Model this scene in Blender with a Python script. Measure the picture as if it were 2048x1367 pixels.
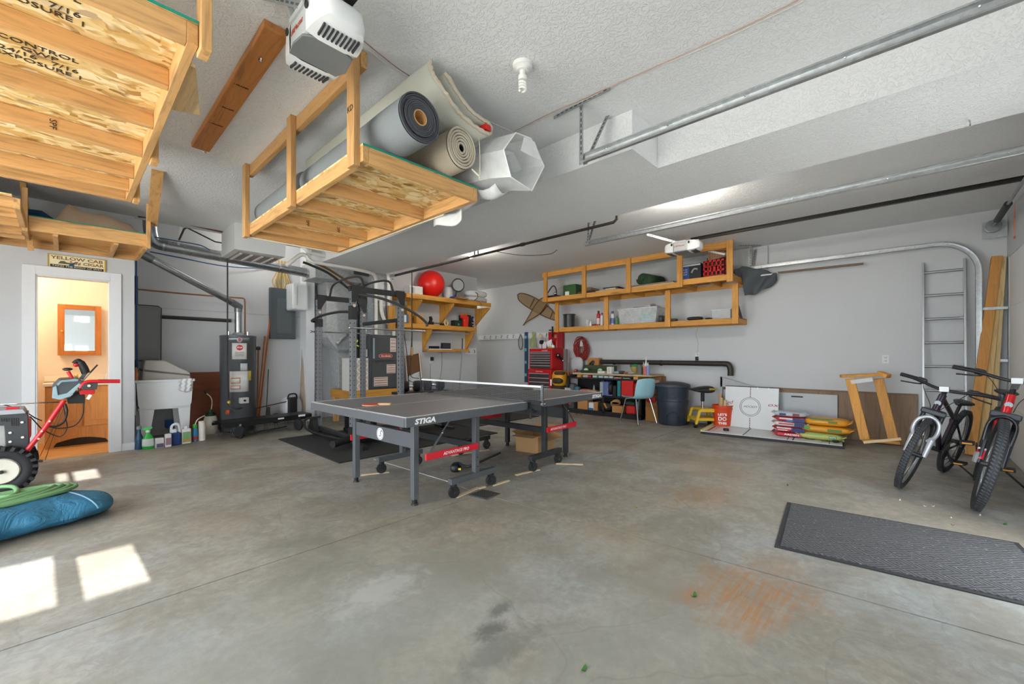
import bpy, bmesh, math, random
from mathutils import Vector, Matrix
random.seed(7)
PI = math.pi
sc = bpy.context.scene
for o in list(bpy.data.objects): bpy.data.objects.remove(o)

# ---------------------------------------------------------------- camera
F, CX, CY, HC = 840.0, 1024.0, 710.0, 1.197
YAW = math.radians(43.26)
ca, sa = math.cos(YAW), math.sin(YAW)
cam_d = bpy.data.cameras.new('camera'); cam = bpy.data.objects.new('camera', cam_d)
sc.collection.objects.link(cam); sc.camera = cam
cam_d.sensor_width = 36; cam_d.lens = F / 2048 * 36
cam_d.shift_y = (CY - 683.5) / 2048
cam_d.clip_start = 0.05; cam_d.clip_end = 200
cam.location = (0, 0, HC); cam.rotation_euler = (PI / 2, 0, YAW - PI / 2)

# ---------------------------------------------------------------- view, world, sun, daylight
sc.view_settings.view_transform = 'Standard'
sc.view_settings.look = 'None'
sc.view_settings.gamma = 1
sc.view_settings.exposure = 0.43
sc.view_settings.use_curve_mapping = False
w = bpy.data.worlds.new('sky'); sc.world = w; w.use_nodes = True
nt = w.node_tree
bg = nt.nodes['Background']
bg.inputs[0].default_value = (0.86, 0.93, 1.0, 1); bg.inputs[1].default_value = 7.0
def lamp(kind, name, loc, energy, color=(1, 1, 1), size=0.1, rot=(0, 0, 0), size_y=None):
    d = bpy.data.lights.new(name, kind); o = bpy.data.objects.new(name, d)
    sc.collection.objects.link(o); o.location = loc; o.rotation_euler = rot
    d.energy = energy; d.color = color
    if kind == 'AREA':
        d.size = size
        if size_y: d.shape = 'RECTANGLE'; d.size_y = size_y
    elif kind == 'SUN': d.angle = size
    else: d.shadow_soft_size = size
    return o
sun = lamp('SUN', 'sun', (0, -20, 10), 34.0, (1, .95, .88), 0.006)
sd = Vector((-0.035, 1.0, -0.325)).normalized()
sun.rotation_euler = sd.to_track_quat('-Z', 'Y').to_euler()

# ---------------------------------------------------------------- pixel -> world at a real plane
def ray(px, py):
    r = (px - CX) / F; u = (CY - py) / F
    return ca + r * sa, sa - r * ca, u
def PZ(px, py, z=0.0):
    x, y, u = ray(px, py); t = (z - HC) / u; return Vector((x * t, y * t, z))
def PX(px, py, X):
    x, y, u = ray(px, py); t = X / x; return Vector((X, y * t, HC + u * t))
def PY(px, py, Y):
    x, y, u = ray(px, py); t = Y / y; return Vector((x * t, Y, HC + u * t))
def PD(px, py, d):
    x, y, u = ray(px, py); return Vector((x * d, y * d, HC + u * d))

# ---------------------------------------------------------------- materials
def lin(h):
    h = h.lstrip('#'); c = [int(h[i:i + 2], 16) / 255 for i in (0, 2, 4)]
    return tuple(x / 12.92 if x <= .04045 else ((x + .055) / 1.055) ** 2.4 for x in c) + (1,)
MATS = {}
class NB:
    def __init__(s, name):
        s.m = bpy.data.materials.new(name); s.m.use_nodes = True; s.t = s.m.node_tree
        s.b = s.t.nodes['Principled BSDF']; s.tc = None
    def n(s, kind, **kw):
        x = s.t.nodes.new(kind)
        for k, v in kw.items():
            if k == 'i':
                for a, b in v.items():
                    if hasattr(b, 'is_output') or isinstance(b, bpy.types.NodeSocket): s.t.links.new(b, x.inputs[a])
                    else: x.inputs[a].default_value = b
            else: setattr(x, k, v)
        return x
    def obj(s, scale=(1, 1, 1), space='Object', rot=(0, 0, 0)):
        if not s.tc: s.tc = s.n('ShaderNodeTexCoord')
        mp = s.n('ShaderNodeMapping', i={'Vector': s.tc.outputs[space], 'Scale': scale, 'Rotation': rot})
        return mp.outputs[0]
    def world(s, scale=(1, 1, 1)):
        g = s.n('ShaderNodeNewGeometry')
        return s.n('ShaderNodeMapping', i={'Vector': g.outputs['Position'], 'Scale': scale}).outputs[0]
    def noise(s, v, scale=5, detail=4, rough=.55, dist=0):
        return s.n('ShaderNodeTexNoise', i={'Vector': v, 'Scale': scale, 'Detail': detail, 'Roughness': rough, 'Distortion': dist}).outputs['Fac']
    def ramp(s, f, stops):
        r = s.n('ShaderNodeValToRGB', i={'Fac': f}); e = r.color_ramp.elements
        while len(e) < len(stops): e.new(.5)
        for k, (p, c) in enumerate(stops): e[k].position = p; e[k].color = c if len(c) == 4 else (*c, 1)
        return r.outputs[0]
    def mix(s, f, a, b, mode='MIX'):
        x = s.n('ShaderNodeMix', data_type='RGBA', blend_type=mode)
        for k, v in ((0, f), (6, a), (7, b)):
            if isinstance(v, bpy.types.NodeSocket): s.t.links.new(v, x.inputs[k])
            else: x.inputs[k].default_value = v
        return x.outputs[2]
    def math(s, op, a, b=0.0, c=None):
        x = s.n('ShaderNodeMath', operation=op)
        for k, v in enumerate((a, b) if c is None else (a, b, c)):
            if isinstance(v, bpy.types.NodeSocket): s.t.links.new(v, x.inputs[k])
            else: x.inputs[k].default_value = v
        return x.outputs[0]
    def bump(s, h, strength=.2, dist=.01):
        x = s.n('ShaderNodeBump', i={'Height': h, 'Strength': strength, 'Distance': dist})
        s.t.links.new(x.outputs[0], s.b.inputs['Normal'])
    def set(s, color=None, rough=None, metal=None, **kw):
        for k, v in (('Base Color', color), ('Roughness', rough), ('Metallic', metal)):
            if v is None: continue
            if isinstance(v, bpy.types.NodeSocket): s.t.links.new(v, s.b.inputs[k])
            else: s.b.inputs[k].default_value = v
        for k, v in kw.items(): s.b.inputs[k.replace('_', ' ')].default_value = v
        return s.m
def scl(c, f): return (min(c[0] * f, 1), min(c[1] * f, 1), min(c[2] * f, 1), 1)
def pm(h, rough=.5, metal=0, var=.12, scale=14, bump=0, bscale=60, **kw):
    """plain painted / moulded surface with a little procedural unevenness"""
    key = (h, rough, metal, var, scale, bump, bscale, tuple(kw.items()))
    if key in MATS: return MATS[key]
    b = NB('surface_' + h.lstrip('#')); c = lin(h)
    f = b.noise(b.obj(), scale, 3)
    col = b.mix(f, scl(c, 1 - var), scl(c, 1 + var))
    b.set(col, rough, metal, **kw)
    if bump: b.bump(b.noise(b.obj(), bscale, 2), bump, .004)
    MATS[key] = b.m; return b.m
def wood(h, axis='y', dark=.62, key='wood', rough=.6):
    k = (h, axis, dark, key)
    if k in MATS: return MATS[k]
    b = NB('%s_%s' % (key, axis)); c = lin(h)
    s = {'x': (1.2, 14, 14), 'y': (14, 1.2, 14), 'z': (14, 14, 1.2)}[axis]
    oi = b.n('ShaderNodeObjectInfo')
    off = b.n('ShaderNodeVectorMath', operation='SCALE', i={0: oi.outputs['Location'], 'Scale': 1.0})
    v = b.n('ShaderNodeVectorMath', operation='ADD')
    b.t.links.new(b.obj(s), v.inputs[0])
    cmb = b.n('ShaderNodeCombineXYZ', i={0: b.math('MULTIPLY', oi.outputs['Random'], 40.0), 1: b.math('MULTIPLY', oi.outputs['Random'], 23.0), 2: oi.outputs['Random']})
    b.t.links.new(cmb.outputs[0], v.inputs[1])
    g = b.noise(v.outputs[0], 1.6, 6, .6, 1.4)
    fine = b.noise(v.outputs[0], 9, 3, .6, .4)
    col = b.ramp(g, [(.3, scl(c, dark)), (.48, c), (.62, scl(c, 1.12)), (.75, scl(c, .84))])
    col = b.mix(b.math('MULTIPLY', fine, .35), col, scl(c, .6), 'MIX')
    kn = b.n('ShaderNodeTexVoronoi', i={'Vector': b.obj({'x': (1.6, 9, 9), 'y': (9, 1.6, 9), 'z': (9, 9, 1.6)}[axis]), 'Scale': .62, 'Randomness': 1.0})
    km = b.ramp(kn.outputs['Distance'], [(.06, (1, 1, 1)), (.13, (0, 0, 0))])
    col = b.mix(b.math('MULTIPLY', km, .55), col, scl(c, .3))
    hv = b.n('ShaderNodeHueSaturation', i={'Hue': .5, 'Saturation': 1.0, 'Color': col, 'Value': b.math('MULTIPLY_ADD', oi.outputs['Random'], .22, .9)})
    b.set(hv.outputs[0], rough); b.bump(fine, .12, .003)
    MATS[k] = b.m; return b.m
def pine(axis): return wood('#d3a267', axis, key='pine')
def ply(axis): return wood('#d3973f', axis, key='varnished_pine')
def osb():
    if 'osb' in MATS: return MATS['osb']
    b = NB('osb_panel')
    v = b.obj((1, 1, 1)); cols = None
    nz = b.n('ShaderNodeTexNoise', i={'Vector': v, 'Scale': 6.0, 'Detail': 3.0})
    vv = b.n('ShaderNodeMix', data_type='VECTOR', i={0: .12}); b.t.links.new(v, vv.inputs[4]); b.t.links.new(nz.outputs['Color'], vv.inputs[5])
    def flakes(rot, sc_):
        mp = b.n('ShaderNodeMapping', i={'Vector': vv.outputs[1], 'Rotation': (0, 0, rot), 'Scale': sc_})
        vo = b.n('ShaderNodeTexVoronoi', i={'Vector': mp.outputs[0], 'Scale': 1.0, 'Randomness': 1.0})
        return vo
    a = flakes(.5, (14, 42, 8)); d = flakes(-.8, (12, 34, 8))
    ra = b.ramp(b.n('ShaderNodeSeparateColor', i={0: a.outputs['Color']}).outputs[0], [(0, lin('#b98b46')), (.3, lin('#dcb672')), (.62, lin('#ecd09a')), (.9, lin('#f3e0b8')), (1, lin('#8c5f2c'))])
    rd = b.ramp(b.n('ShaderNodeSeparateColor', i={0: d.outputs['Color']}).outputs[1], [(0, lin('#9f7032')), (.35, lin('#d6ab63')), (.7, lin('#e9cb90')), (1, lin('#f2dfb4'))])
    f = b.ramp(b.noise(v, 9, 2), [(.44, (0, 0, 0)), (.56, (1, 1, 1))])
    col = b.mix(f, ra, rd)
    b.set(col, .7); b.bump(a.outputs['Distance'], .25, .003)
    MATS['osb'] = b.m; return b.m
def galv(h='#b9bec2', rough=.38, metal=.7):
    k = ('galv', h, rough, metal)
    if k in MATS: return MATS[k]
    b = NB('galvanised_metal'); c = lin(h)
    vo = b.n('ShaderNodeTexVoronoi', i={'Vector': b.obj(), 'Scale': 38.0})
    s = b.n('ShaderNodeSeparateColor', i={0: vo.outputs['Color']}).outputs[0]
    n2 = b.noise(b.obj(), 7, 3)
    col = b.mix(b.math('MULTIPLY', s, n2), scl(c, .78), scl(c, 1.15))
    b.set(col, b.math('MULTIPLY_ADD', n2, .25, rough - .1), metal)
    b.bump(n2, .08, .004)
    MATS[k] = b.m; return b.m
def chrome(): return pm('#d8dadc', .14, 1, .05)
def emis(h, st, name='glow'):
    k = ('e', h, st)
    if k in MATS: return MATS[k]
    b = NB(name); b.set(lin(h), .4); b.b.inputs['Emission Color'].default_value = lin(h); b.b.inputs['Emission Strength'].default_value = st
    MATS[k] = b.m; return b.m
def clearplastic(h='#ffffff', alpha=.45, rough=.15):
    k = ('clear', h, alpha)
    if k in MATS: return MATS[k]
    b = NB('translucent_plastic'); b.set(lin(h), rough); b.b.inputs['Alpha'].default_value = alpha
    f = b.noise(b.obj(), 12, 3); b.t.links.new(b.math('MULTIPLY_ADD', f, .3, alpha - .15), b.b.inputs['Alpha'])
    b.bump(f, .3, .01)
    MATS[k] = b.m; return b.m
def fabric(h, s=220, var=.2, bump=.5, key='fabric'):
    k = ('fab', h, s)
    if k in MATS: return MATS[k]
    b = NB(key); c = lin(h)
    f = b.noise(b.obj(), s, 2); g = b.noise(b.obj(), 5, 4)
    col = b.mix(b.math('MULTIPLY', b.math('ADD', f, g), .5), scl(c, 1 - var * 1.6), scl(c, 1 + var * 1.2))
    b.set(col, .95); b.bump(f, bump, .004); b.b.inputs['Specular IOR Level'].default_value = .15
    MATS[k] = b.m; return b.m
def striped(h1, h2, axis, freq, rough=.6, duty=.5):
    k = ('str', h1, h2, axis, freq, duty)
    if k in MATS: return MATS[k]
    b = NB('striped_print'); sp = b.n('ShaderNodeSeparateXYZ', i={0: b.obj()})
    x = b.math('FRACT', b.math('MULTIPLY', sp.outputs[axis], freq))
    b.set(b.mix(b.math('GREATER_THAN', x, duty), lin(h1), lin(h2)), rough)
    MATS[k] = b.m; return b.m

# ---------------------------------------------------------------- mesh building
ORI = {}
class MB:
    def __init__(s): s.v = []; s.f = []; s.mi = []; s.mats = []; s.cur = 0; s.sm = []; s.smooth = False
    def mat(s, m):
        if m not in s.mats: s.mats.append(m)
        s.cur = s.mats.index(m); return s
    def add(s, vs, fs, smooth=False):
        o = len(s.v); s.v += [Vector(p) for p in vs]
        for f in fs: s.f.append([i + o for i in f]); s.mi.append(s.cur); s.sm.append(smooth)
        return s
    def box(s, a, b):
        x0, y0, z0 = (min(a[i], b[i]) for i in range(3)); x1, y1, z1 = (max(a[i], b[i]) for i in range(3))
        return s.add([(x0, y0, z0), (x1, y0, z0), (x1, y1, z0), (x0, y1, z0), (x0, y0, z1), (x1, y0, z1), (x1, y1, z1), (x0, y1, z1)],
                     [(0, 3, 2, 1), (4, 5, 6, 7), (0, 1, 5, 4), (1, 2, 6, 5), (2, 3, 7, 6), (3, 0, 4, 7)])
    def cbox(s, c, d, rz=0, tilt=None):
        M = Matrix.Rotation(rz, 4, 'Z')
        if tilt is not None: M = M @ tilt
        c = Vector(c); hx, hy, hz = (k / 2 for k in d)
        P = [c + (M @ Vector((x * hx, y * hy, z * hz))) for z in (-1, 1) for x, y in ((-1, -1), (1, -1), (1, 1), (-1, 1))]
        return s.add(P, [(0, 3, 2, 1), (4, 5, 6, 7), (0, 1, 5, 4), (1, 2, 6, 5), (2, 3, 7, 6), (3, 0, 4, 7)])
    def bar(s, p, q, w, h, up=(0, 0, 1)):
        p, q = Vector(p), Vector(q); d = (q - p).normalized(); up = Vector(up)
        if abs(d.dot(up)) > .99: up = Vector((1, 0, 0))
        r = d.cross(up).normalized(); u = r.cross(d).normalized()
        P = [e + r * a * w / 2 + u * b * h / 2 for e in (p, q) for a, b in ((-1, -1), (1, -1), (1, 1), (-1, 1))]
        return s.add(P, [(0, 3, 2, 1), (4, 5, 6, 7), (0, 1, 5, 4), (1, 2, 6, 5), (2, 3, 7, 6), (3, 0, 4, 7)])
    def cyl(s, p, q, r0, r1=None, n=16, caps=True):
        r1 = r0 if r1 is None else r1; p, q = Vector(p), Vector(q); d = (q - p).normalized()
        up = Vector((0, 0, 1)) if abs(d.z) < .95 else Vector((1, 0, 0)); a = d.cross(up).normalized(); b = a.cross(d)
        P = []
        for e, r in ((p, r0), (q, r1)):
            for k in range(n): t = 2 * PI * k / n; P.append(e + (a * math.cos(t) + b * math.sin(t)) * r)
        s.add(P, [(k, (k + 1) % n, n + (k + 1) % n, n + k) for k in range(n)], True)
        if caps: s.add(P[:n], [tuple(range(n))[::-1]]); s.add(P[n:], [tuple(range(n))])
        return s
    def tube(s, pts, r, n=10, caps=True, closed=False):
        pts = [Vector(p) for p in pts]; m = len(pts); rr = r if isinstance(r, (list, tuple)) else [r] * m
        T = [(pts[(i + 1) % m] - pts[i - 1]) if closed else (pts[min(i + 1, m - 1)] - pts[max(i - 1, 0)]) for i in range(m)]
        T = [t.normalized() if t.length > 1e-9 else Vector((0, 0, 1)) for t in T]
        up = Vector((0, 0, 1)) if abs(T[0].z) < .9 else Vector((1, 0, 0)); a = T[0].cross(up).normalized(); P = []
        for i in range(m):
            a = (a - T[i] * a.dot(T[i]))
            a = a.normalized() if a.length > 1e-6 else T[i].orthogonal().normalized()
            b = T[i].cross(a)
            for k in range(n): t = 2 * PI * k / n; P.append(pts[i] + (a * math.cos(t) + b * math.sin(t)) * rr[i])
        fs = []
        for i in range(m if closed else m - 1):
            for k in range(n):
                j = (i + 1) % m; fs.append((i * n + k, i * n + (k + 1) % n, j * n + (k + 1) % n, j * n + k))
        s.add(P, fs, True)
        if caps and not closed: s.add(P[:n], [tuple(range(n))[::-1]]); s.add(P[-n:], [tuple(range(n))])
        return s
    def lathe(s, prof, c=(0, 0, 0), n=28, axis=(0, 0, 1), sx=1, sy=1):
        c = Vector(c); d = Vector(axis).normalized(); up = Vector((0, 1, 0)) if abs(d.y) < .9 else Vector((1, 0, 0))
        a = up.cross(d).normalized(); b = d.cross(a); P = []
        for r, h in prof:
            for k in range(n): t = 2 * PI * k / n; P.append(c + a * math.cos(t) * r * sx + b * math.sin(t) * r * sy + d * h)
        m = len(prof)
        s.add(P, [(i * n + k, i * n + (k + 1) % n, (i + 1) * n + (k + 1) % n, (i + 1) * n + k) for i in range(m - 1) for k in range(n)], True)
        if prof[0][0] > 1e-5: s.add(P[:n], [tuple(range(n))[::-1]])
        if prof[-1][0] > 1e-5: s.add(P[-n:], [tuple(range(n))])
        return s
    def prism(s, poly, o, ux, uy, depth):
        """polygon in plane (o, ux, uy) pushed along ux x uy by depth"""
        o, ux, uy = Vector(o), Vector(ux), Vector(uy); nz = ux.cross(uy).normalized() * depth; n = len(poly)
        P = [o + ux * x + uy * y for x, y in poly]; P += [p + nz for p in P]
        return s.add(P, [tuple(range(n))[::-1], tuple(range(n, 2 * n))] + [(k, (k + 1) % n, n + (k + 1) % n, n + k) for k in range(n)])
    def grid(s, fn, nu, nv, smooth=True, cu=False):
        P = [fn(i / nu, j / nv) for i in range(nu + 1) for j in range(nv + 1)]
        return s.add(P, [(i * (nv + 1) + j, (i + 1) * (nv + 1) + j, (i + 1) * (nv + 1) + j + 1, i * (nv + 1) + j + 1) for i in range(nu) for j in range(nv)], smooth)
    def sphere(s, c, r, n=20, sc=(1, 1, 1), m=None):
        c = Vector(c); m = m or n // 2; P = []
        for i in range(m + 1):
            t = PI * i / m
            for k in range(n):
                q = 2 * PI * k / n; P.append(c + Vector((r * sc[0] * math.sin(t) * math.cos(q), r * sc[1] * math.sin(t) * math.sin(q), r * sc[2] * math.cos(t))))
        return s.add(P, [(i * n + k, (i + 1) * n + k, (i + 1) * n + (k + 1) % n, i * n + (k + 1) % n) for i in range(m) for k in range(n)], True)
    def torus(s, c, R, r, axis=(0, 0, 1), n=32, m=10, sy=1):
        c = Vector(c); d = Vector(axis).normalized(); a = d.orthogonal().normalized(); b = d.cross(a)
        pts = [c + a * R * math.cos(2 * PI * k / n) + b * R * sy * math.sin(2 * PI * k / n) for k in range(n)]
        return s.tube(pts, r, m, closed=True)
    def xf(s, M, start=0):
        for i in range(start, len(s.v)): s.v[i] = M @ s.v[i]
        return s
    def build(s, name, parent=None, m=None, bevel=0, solid=0, subsurf=0, origin=None):
        if m is not None and not s.mats: s.mats = [m]
        if parent is not None: og = ORI[parent.name]
        elif origin is not None: og = Vector(origin)
        else:
            xs = [p.x for p in s.v]; ys = [p.y for p in s.v]; zs = [p.z for p in s.v]
            og = Vector(((min(xs) + max(xs)) / 2, (min(ys) + max(ys)) / 2, min(zs)))
        me = bpy.data.meshes.new(name); me.from_pydata([p - og for p in s.v], [], s.f)
        for q in s.mats: me.materials.append(q)
        me.polygons.foreach_set('material_index', s.mi); me.polygons.foreach_set('use_smooth', s.sm)
        bm = bmesh.new(); bm.from_mesh(me)
        bmesh.ops.remove_doubles(bm, verts=bm.verts, dist=1e-5)
        bmesh.ops.recalc_face_normals(bm, faces=bm.faces)
        for e in bm.edges:
            if len(e.link_faces) == 2 and e.calc_face_angle(0) > .7: e.smooth = False
        bm.to_mesh(me); bm.free()
        o = bpy.data.objects.new(name, me); sc.collection.objects.link(o)
        if parent is not None: o.parent = parent; ORI[o.name] = og
        else: o.location = og; ORI[o.name] = og
        if bevel:
            b = o.modifiers.new('edge', 'BEVEL'); b.width = bevel; b.segments = 2; b.limit_method = 'ANGLE'; b.angle_limit = .7
        if solid:
            q = o.modifiers.new('thick', 'SOLIDIFY'); q.thickness = solid; q.offset = 0
        if subsurf:
            q = o.modifiers.new('soft', 'SUBSURF'); q.levels = subsurf; q.render_levels = subsurf
        return o
def thing(name, label, cat, loc=(0, 0, 0), group=None):
    o = bpy.data.objects.new(name, None); sc.collection.objects.link(o); o.location = loc; o.empty_display_size = .05
    ORI[o.name] = Vector(loc); return tag(o, label, cat, group)
def tag(o, label, cat, group=None, kind=None):
    o['label'] = label; o['category'] = cat
    if group: o['group'] = group
    if kind: o['kind'] = kind
    return o
def struct(mb, name, m=None, bevel=0):
    o = mb.build(name, m=m, bevel=bevel); o['kind'] = 'structure'; return o
def one(mb, name, label, cat, m=None, group=None, **kw):
    return tag(mb.build(name, m=m, **kw), label, cat, group)
def part(mb, name, parent, m=None, label=None, **kw):
    o = mb.build(name, parent, m, **kw)
    if label: o['label'] = label
    return o
def lettering(parent, s, m, o, ux, uy, size, width=None, depth=.0015, name='lettering', shear=0, align='CENTER', bold=0):
    cu = bpy.data.curves.new('t', 'FONT'); cu.body = s; cu.size = size; cu.align_x = align; cu.align_y = 'CENTER'; cu.shear = shear; cu.extrude = depth / 2
    cu.offset = bold; cu.resolution_u = 2
    ob = bpy.data.objects.new('t', cu); sc.collection.objects.link(ob); bpy.context.view_layer.update()
    me = bpy.data.meshes.new_from_object(ob.evaluated_get(bpy.context.evaluated_depsgraph_get()))
    wd = max(v.co.x for v in me.vertices) - min(v.co.x for v in me.vertices)
    k = width / wd if width else 1
    o, ux, uy = Vector(o), Vector(ux).normalized(), Vector(uy).normalized(); nz = ux.cross(uy).normalized()
    og = ORI[parent.name]
    for v in me.vertices: v.co = o + ux * v.co.x * k + uy * v.co.y + nz * (v.co.z + depth / 2) - og
    bpy.data.objects.remove(ob); bpy.data.curves.remove(cu)
    me.name = name; me.materials.clear(); me.materials.append(m)
    t = bpy.data.objects.new(name, me); sc.collection.objects.link(t); t.parent = parent; ORI[t.name] = og
    return t
def bez(*P, n=16):
    """Catmull-Rom through the points"""
    P = [Vector(p) for p in P]; Q = [P[0] * 2 - P[1]] + P + [P[-1] * 2 - P[-2]]; out = []
    for i in range(1, len(Q) - 2):
        a, b, c, d = Q[i - 1:i + 3]
        for k in range(n):
            t = k / n; out.append(.5 * ((2 * b) + (c - a) * t + (2 * a - 5 * b + 4 * c - d) * t * t + (3 * b - a - 3 * c + d) * t ** 3))
    return out + [P[-1]]
def dup(root, loc, rotz=None, label=None):
    r = root.copy(); sc.collection.objects.link(r); r.location = loc
    if rotz is not None: r.rotation_euler = (0, 0, rotz)
    if label: r['label'] = label
    for ch in list(root.children):
        c = ch.copy(); sc.collection.objects.link(c); c.parent = r
        for g in ch.children:
            d = g.copy(); sc.collection.objects.link(d); d.parent = c
    return r
def pebble(mb, c, d, rz=0, pw=3.0, n=18, m=10, sag=0):
    """cushion / sack shape: superellipsoid"""
    c = Vector(c); M = Matrix.Rotation(rz, 3, 'Z'); sg = lambda x, p: math.copysign(abs(x) ** p, x); P = []
    for i in range(m + 1):
        t = -PI / 2 + PI * i / m
        for k in range(n):
            q = 2 * PI * k / n; e = 2 / pw
            P.append(c + M @ Vector((d[0] / 2 * sg(math.cos(t), .55) * sg(math.cos(q), e), d[1] / 2 * sg(math.cos(t), .55) * sg(math.sin(q), e), d[2] / 2 * sg(math.sin(t), .8))))
    mb.add(P, [(i * n + k, i * n + (k + 1) % n, (i + 1) * n + (k + 1) % n, (i + 1) * n + k) for i in range(m) for k in range(n)], True)
    return mb
# ================================================================ the room
ZC, YW, XR, YF, XL, ZB = 2.96, 7.16, 7.72, -0.87, -2.2, 2.676
WHITE = '#dcdedf'
def wallmat():
    b = NB('wall_paint'); f = b.noise(b.world(), 1.3, 4); g = b.noise(b.world(), 70, 2)
    b.set(b.mix(f, lin('#bfc1c4'), lin('#c8cacc')), .55); b.bump(g, .06, .004); return b.m
def ceilmat():
    b = NB('knockdown_ceiling'); v = b.world()
    n1 = b.noise(v, 26, 3, .6, 1.6); h = b.ramp(n1, [(.46, (0, 0, 0)), (.56, (1, 1, 1))])
    b.set(b.mix(b.noise(v, 1.1, 3), lin('#e0e1e2'), lin('#e9eaeb')), .7); b.bump(h, .5, .006); return b.m
def floormat():
    b = NB('stained_concrete'); g = b.n('ShaderNodeNewGeometry'); P = g.outputs['Position']
    big = b.noise(P, .55, 5, .6, .3); med = b.noise(P, 2.3, 6, .62, .4); fine = b.noise(P, 22, 5, .65); grit = b.noise(P, 160, 2)
    col = b.ramp(big, [(.36, lin('#9b8e7c')), (.46, lin('#9c968a')), (.54, lin('#9d9c96')), (.64, lin('#959997'))])
    col = b.mix(b.ramp(med, [(.42, (0, 0, 0)), (.6, (.75, .75, .75))]), col, lin('#7f776a'))
    col = b.mix(b.ramp(fine, [(.35, (.35, .35, .35)), (.6, (0, 0, 0))]), col, lin('#615f58'))
    col = b.mix(b.math('MULTIPLY', grit, .25), col, lin('#a9a8a1'))
    mot = b.noise(P, 7.5, 6, .7, 1.2); col = b.mix(b.math('MULTIPLY', b.ramp(mot, [(.40, (.5, .5, .5)), (.52, (0, 0, 0))]), b.ramp(b.noise(P, 1.7, 2), [(.4, (.15, .15, .15)), (.62, (1, 1, 1))])), col, lin('#77736b')); col = b.mix(b.ramp(b.noise(P, 11, 5, .7, .8), [(.55, (0, 0, 0)), (.7, (.3, .3, .3))]), col, lin('#b3b1aa'))
    sp = b.n('ShaderNodeSeparateXYZ', i={0: P}); X, Y = sp.outputs[0], sp.outputs[1]
    def blob(cx, cy, rx, ry, colr, amt, ns=3.0, dist=.7):
        dx = b.math('DIVIDE', b.math('SUBTRACT', X, cx), rx); dy = b.math('DIVIDE', b.math('SUBTRACT', Y, cy), ry)
        d = b.math('SQRT', b.math('ADD', b.math('MULTIPLY', dx, dx), b.math('MULTIPLY', dy, dy)))
        d = b.math('ADD', d, b.math('MULTIPLY', b.math('SUBTRACT', b.noise(P, ns, 5, .65, .5), .5), dist * 3))
        m = b.ramp(d, [(.35, (amt, amt, amt)), (1.0, (0, 0, 0))])
        return b.mix(m, col, colr)
    def px(a, c): p = PZ(a, c); return p.x, p.y
    for (a, c, rx, ry, h, amt, ns) in (
        (600, 1085, .28, .16, '#6e6e66', .55, 4), (460, 965, .35, .25, '#7d7668', .5, 6), (1000, 1215, .10, .05, '#4f504c', .8, 9),
        (720, 1260, 1.1, .8, '#8e928b', .5, 2), (1300, 1290, 1.0, .6, '#8f928c', .45, 2), (1120, 860, .45, .16, '#6b5c49', .7, 4), (930, 1130, .55, .3, '#888379', .5, 3), (840, 1000, .5, .3, '#83888a', .35, 3),
        (700, 1330, .35, .2, '#7f8078', .5, 7), (1250, 1090, .4, .3, '#9a8c74', .35, 4), (1550, 905, .25, .1, '#5d5850', .55, 7),
        (500, 940, .22, .12, '#6f675a', .5, 8), (1430, 930, .8, .5, '#a08f79', .45, 3), (760, 1180, .3, .18, '#b7b8b2', .5, 12), (1000, 1300, .3, .1, '#5b5c58', .5, 10),
        (1330, 1160, .5, .35, '#83786a', .5, 5), (980, 1260, .12, .07, '#4a4b48', .7, 12), (640, 1120, .5, .3, '#7a7a72', .5, 5), (250, 930, .5, .3, '#a3a9ae', .5, 3)):
        x, y = px(a, c); col = blob(x, y, rx, ry, lin(h), amt, ns)
    # rust marks with scratch-like streaks
    x, y = px(1490, 1195)
    st = b.n('ShaderNodeMapping', i={'Vector': P, 'Rotation': (0, 0, .5), 'Scale': (3, 55, 1)})
    sn = b.ramp(b.noise(st.outputs[0], 1, 4, .6, .5), [(.42, (0, 0, 0)), (.6, (1, 1, 1))])
    for (a, c, rx, ry, amt) in ((1480, 1190, .42, .3, .8), (1620, 1200, .22, .16, .55), (1400, 990, .5, .3, .4), (1560, 1130, .3, .2, .35)):
        x, y = px(a, c)
        dx = b.math('DIVIDE', b.math('SUBTRACT', X, x), rx); dy = b.math('DIVIDE', b.math('SUBTRACT', Y, y), ry)
        d = b.math('SQRT', b.math('ADD', b.math('MULTIPLY', dx, dx), b.math('MULTIPLY', dy, dy)))
        d = b.math('ADD', d, b.math('MULTIPLY', b.math('SUBTRACT', b.noise(P, 5, 5, .7, .5), .5), 1.8))
        m = b.ramp(d, [(.3, (amt, amt, amt)), (1.05, (0, 0, 0))])
        m = b.math('MULTIPLY', m, b.math('MULTIPLY_ADD', sn, .7, .3))
        col = b.mix(m, col, lin('#a4703a'))
    # thin cracks
    vo = b.n('ShaderNodeTexVoronoi', feature='DISTANCE_TO_EDGE', i={'Vector': b.n('ShaderNodeMix', data_type='VECTOR').outputs[1]})
    mixv = vo.inputs['Vector'].links[0].from_node; mixv.inputs[0].default_value = .3
    b.t.links.new(P, mixv.inputs[4]); nz = b.n('ShaderNodeTexNoise', i={'Vector': P, 'Scale': 2.0}); b.t.links.new(nz.outputs['Color'], mixv.inputs[5])
    vo.inputs['Scale'].default_value = .9
    cr = b.ramp(vo.outputs['Distance'], [(.0, (.3, .3, .3)), (.004, (0, 0, 0))])
    col = b.mix(cr, col, lin('#6c6a63'))
    rough = b.math('MULTIPLY_ADD', med, .4, .34)
    b.set(col, rough); b.bump(b.math('ADD', b.math('MULTIPLY', med, .6), b.math('MULTIPLY', fine, .2)), .25, .006)
    return b.m
WALL, CEIL, FLOOR = wallmat(), ceilmat(), floormat()
PAINT = pm('#dfe1e4', .4, 0, .03)

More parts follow.
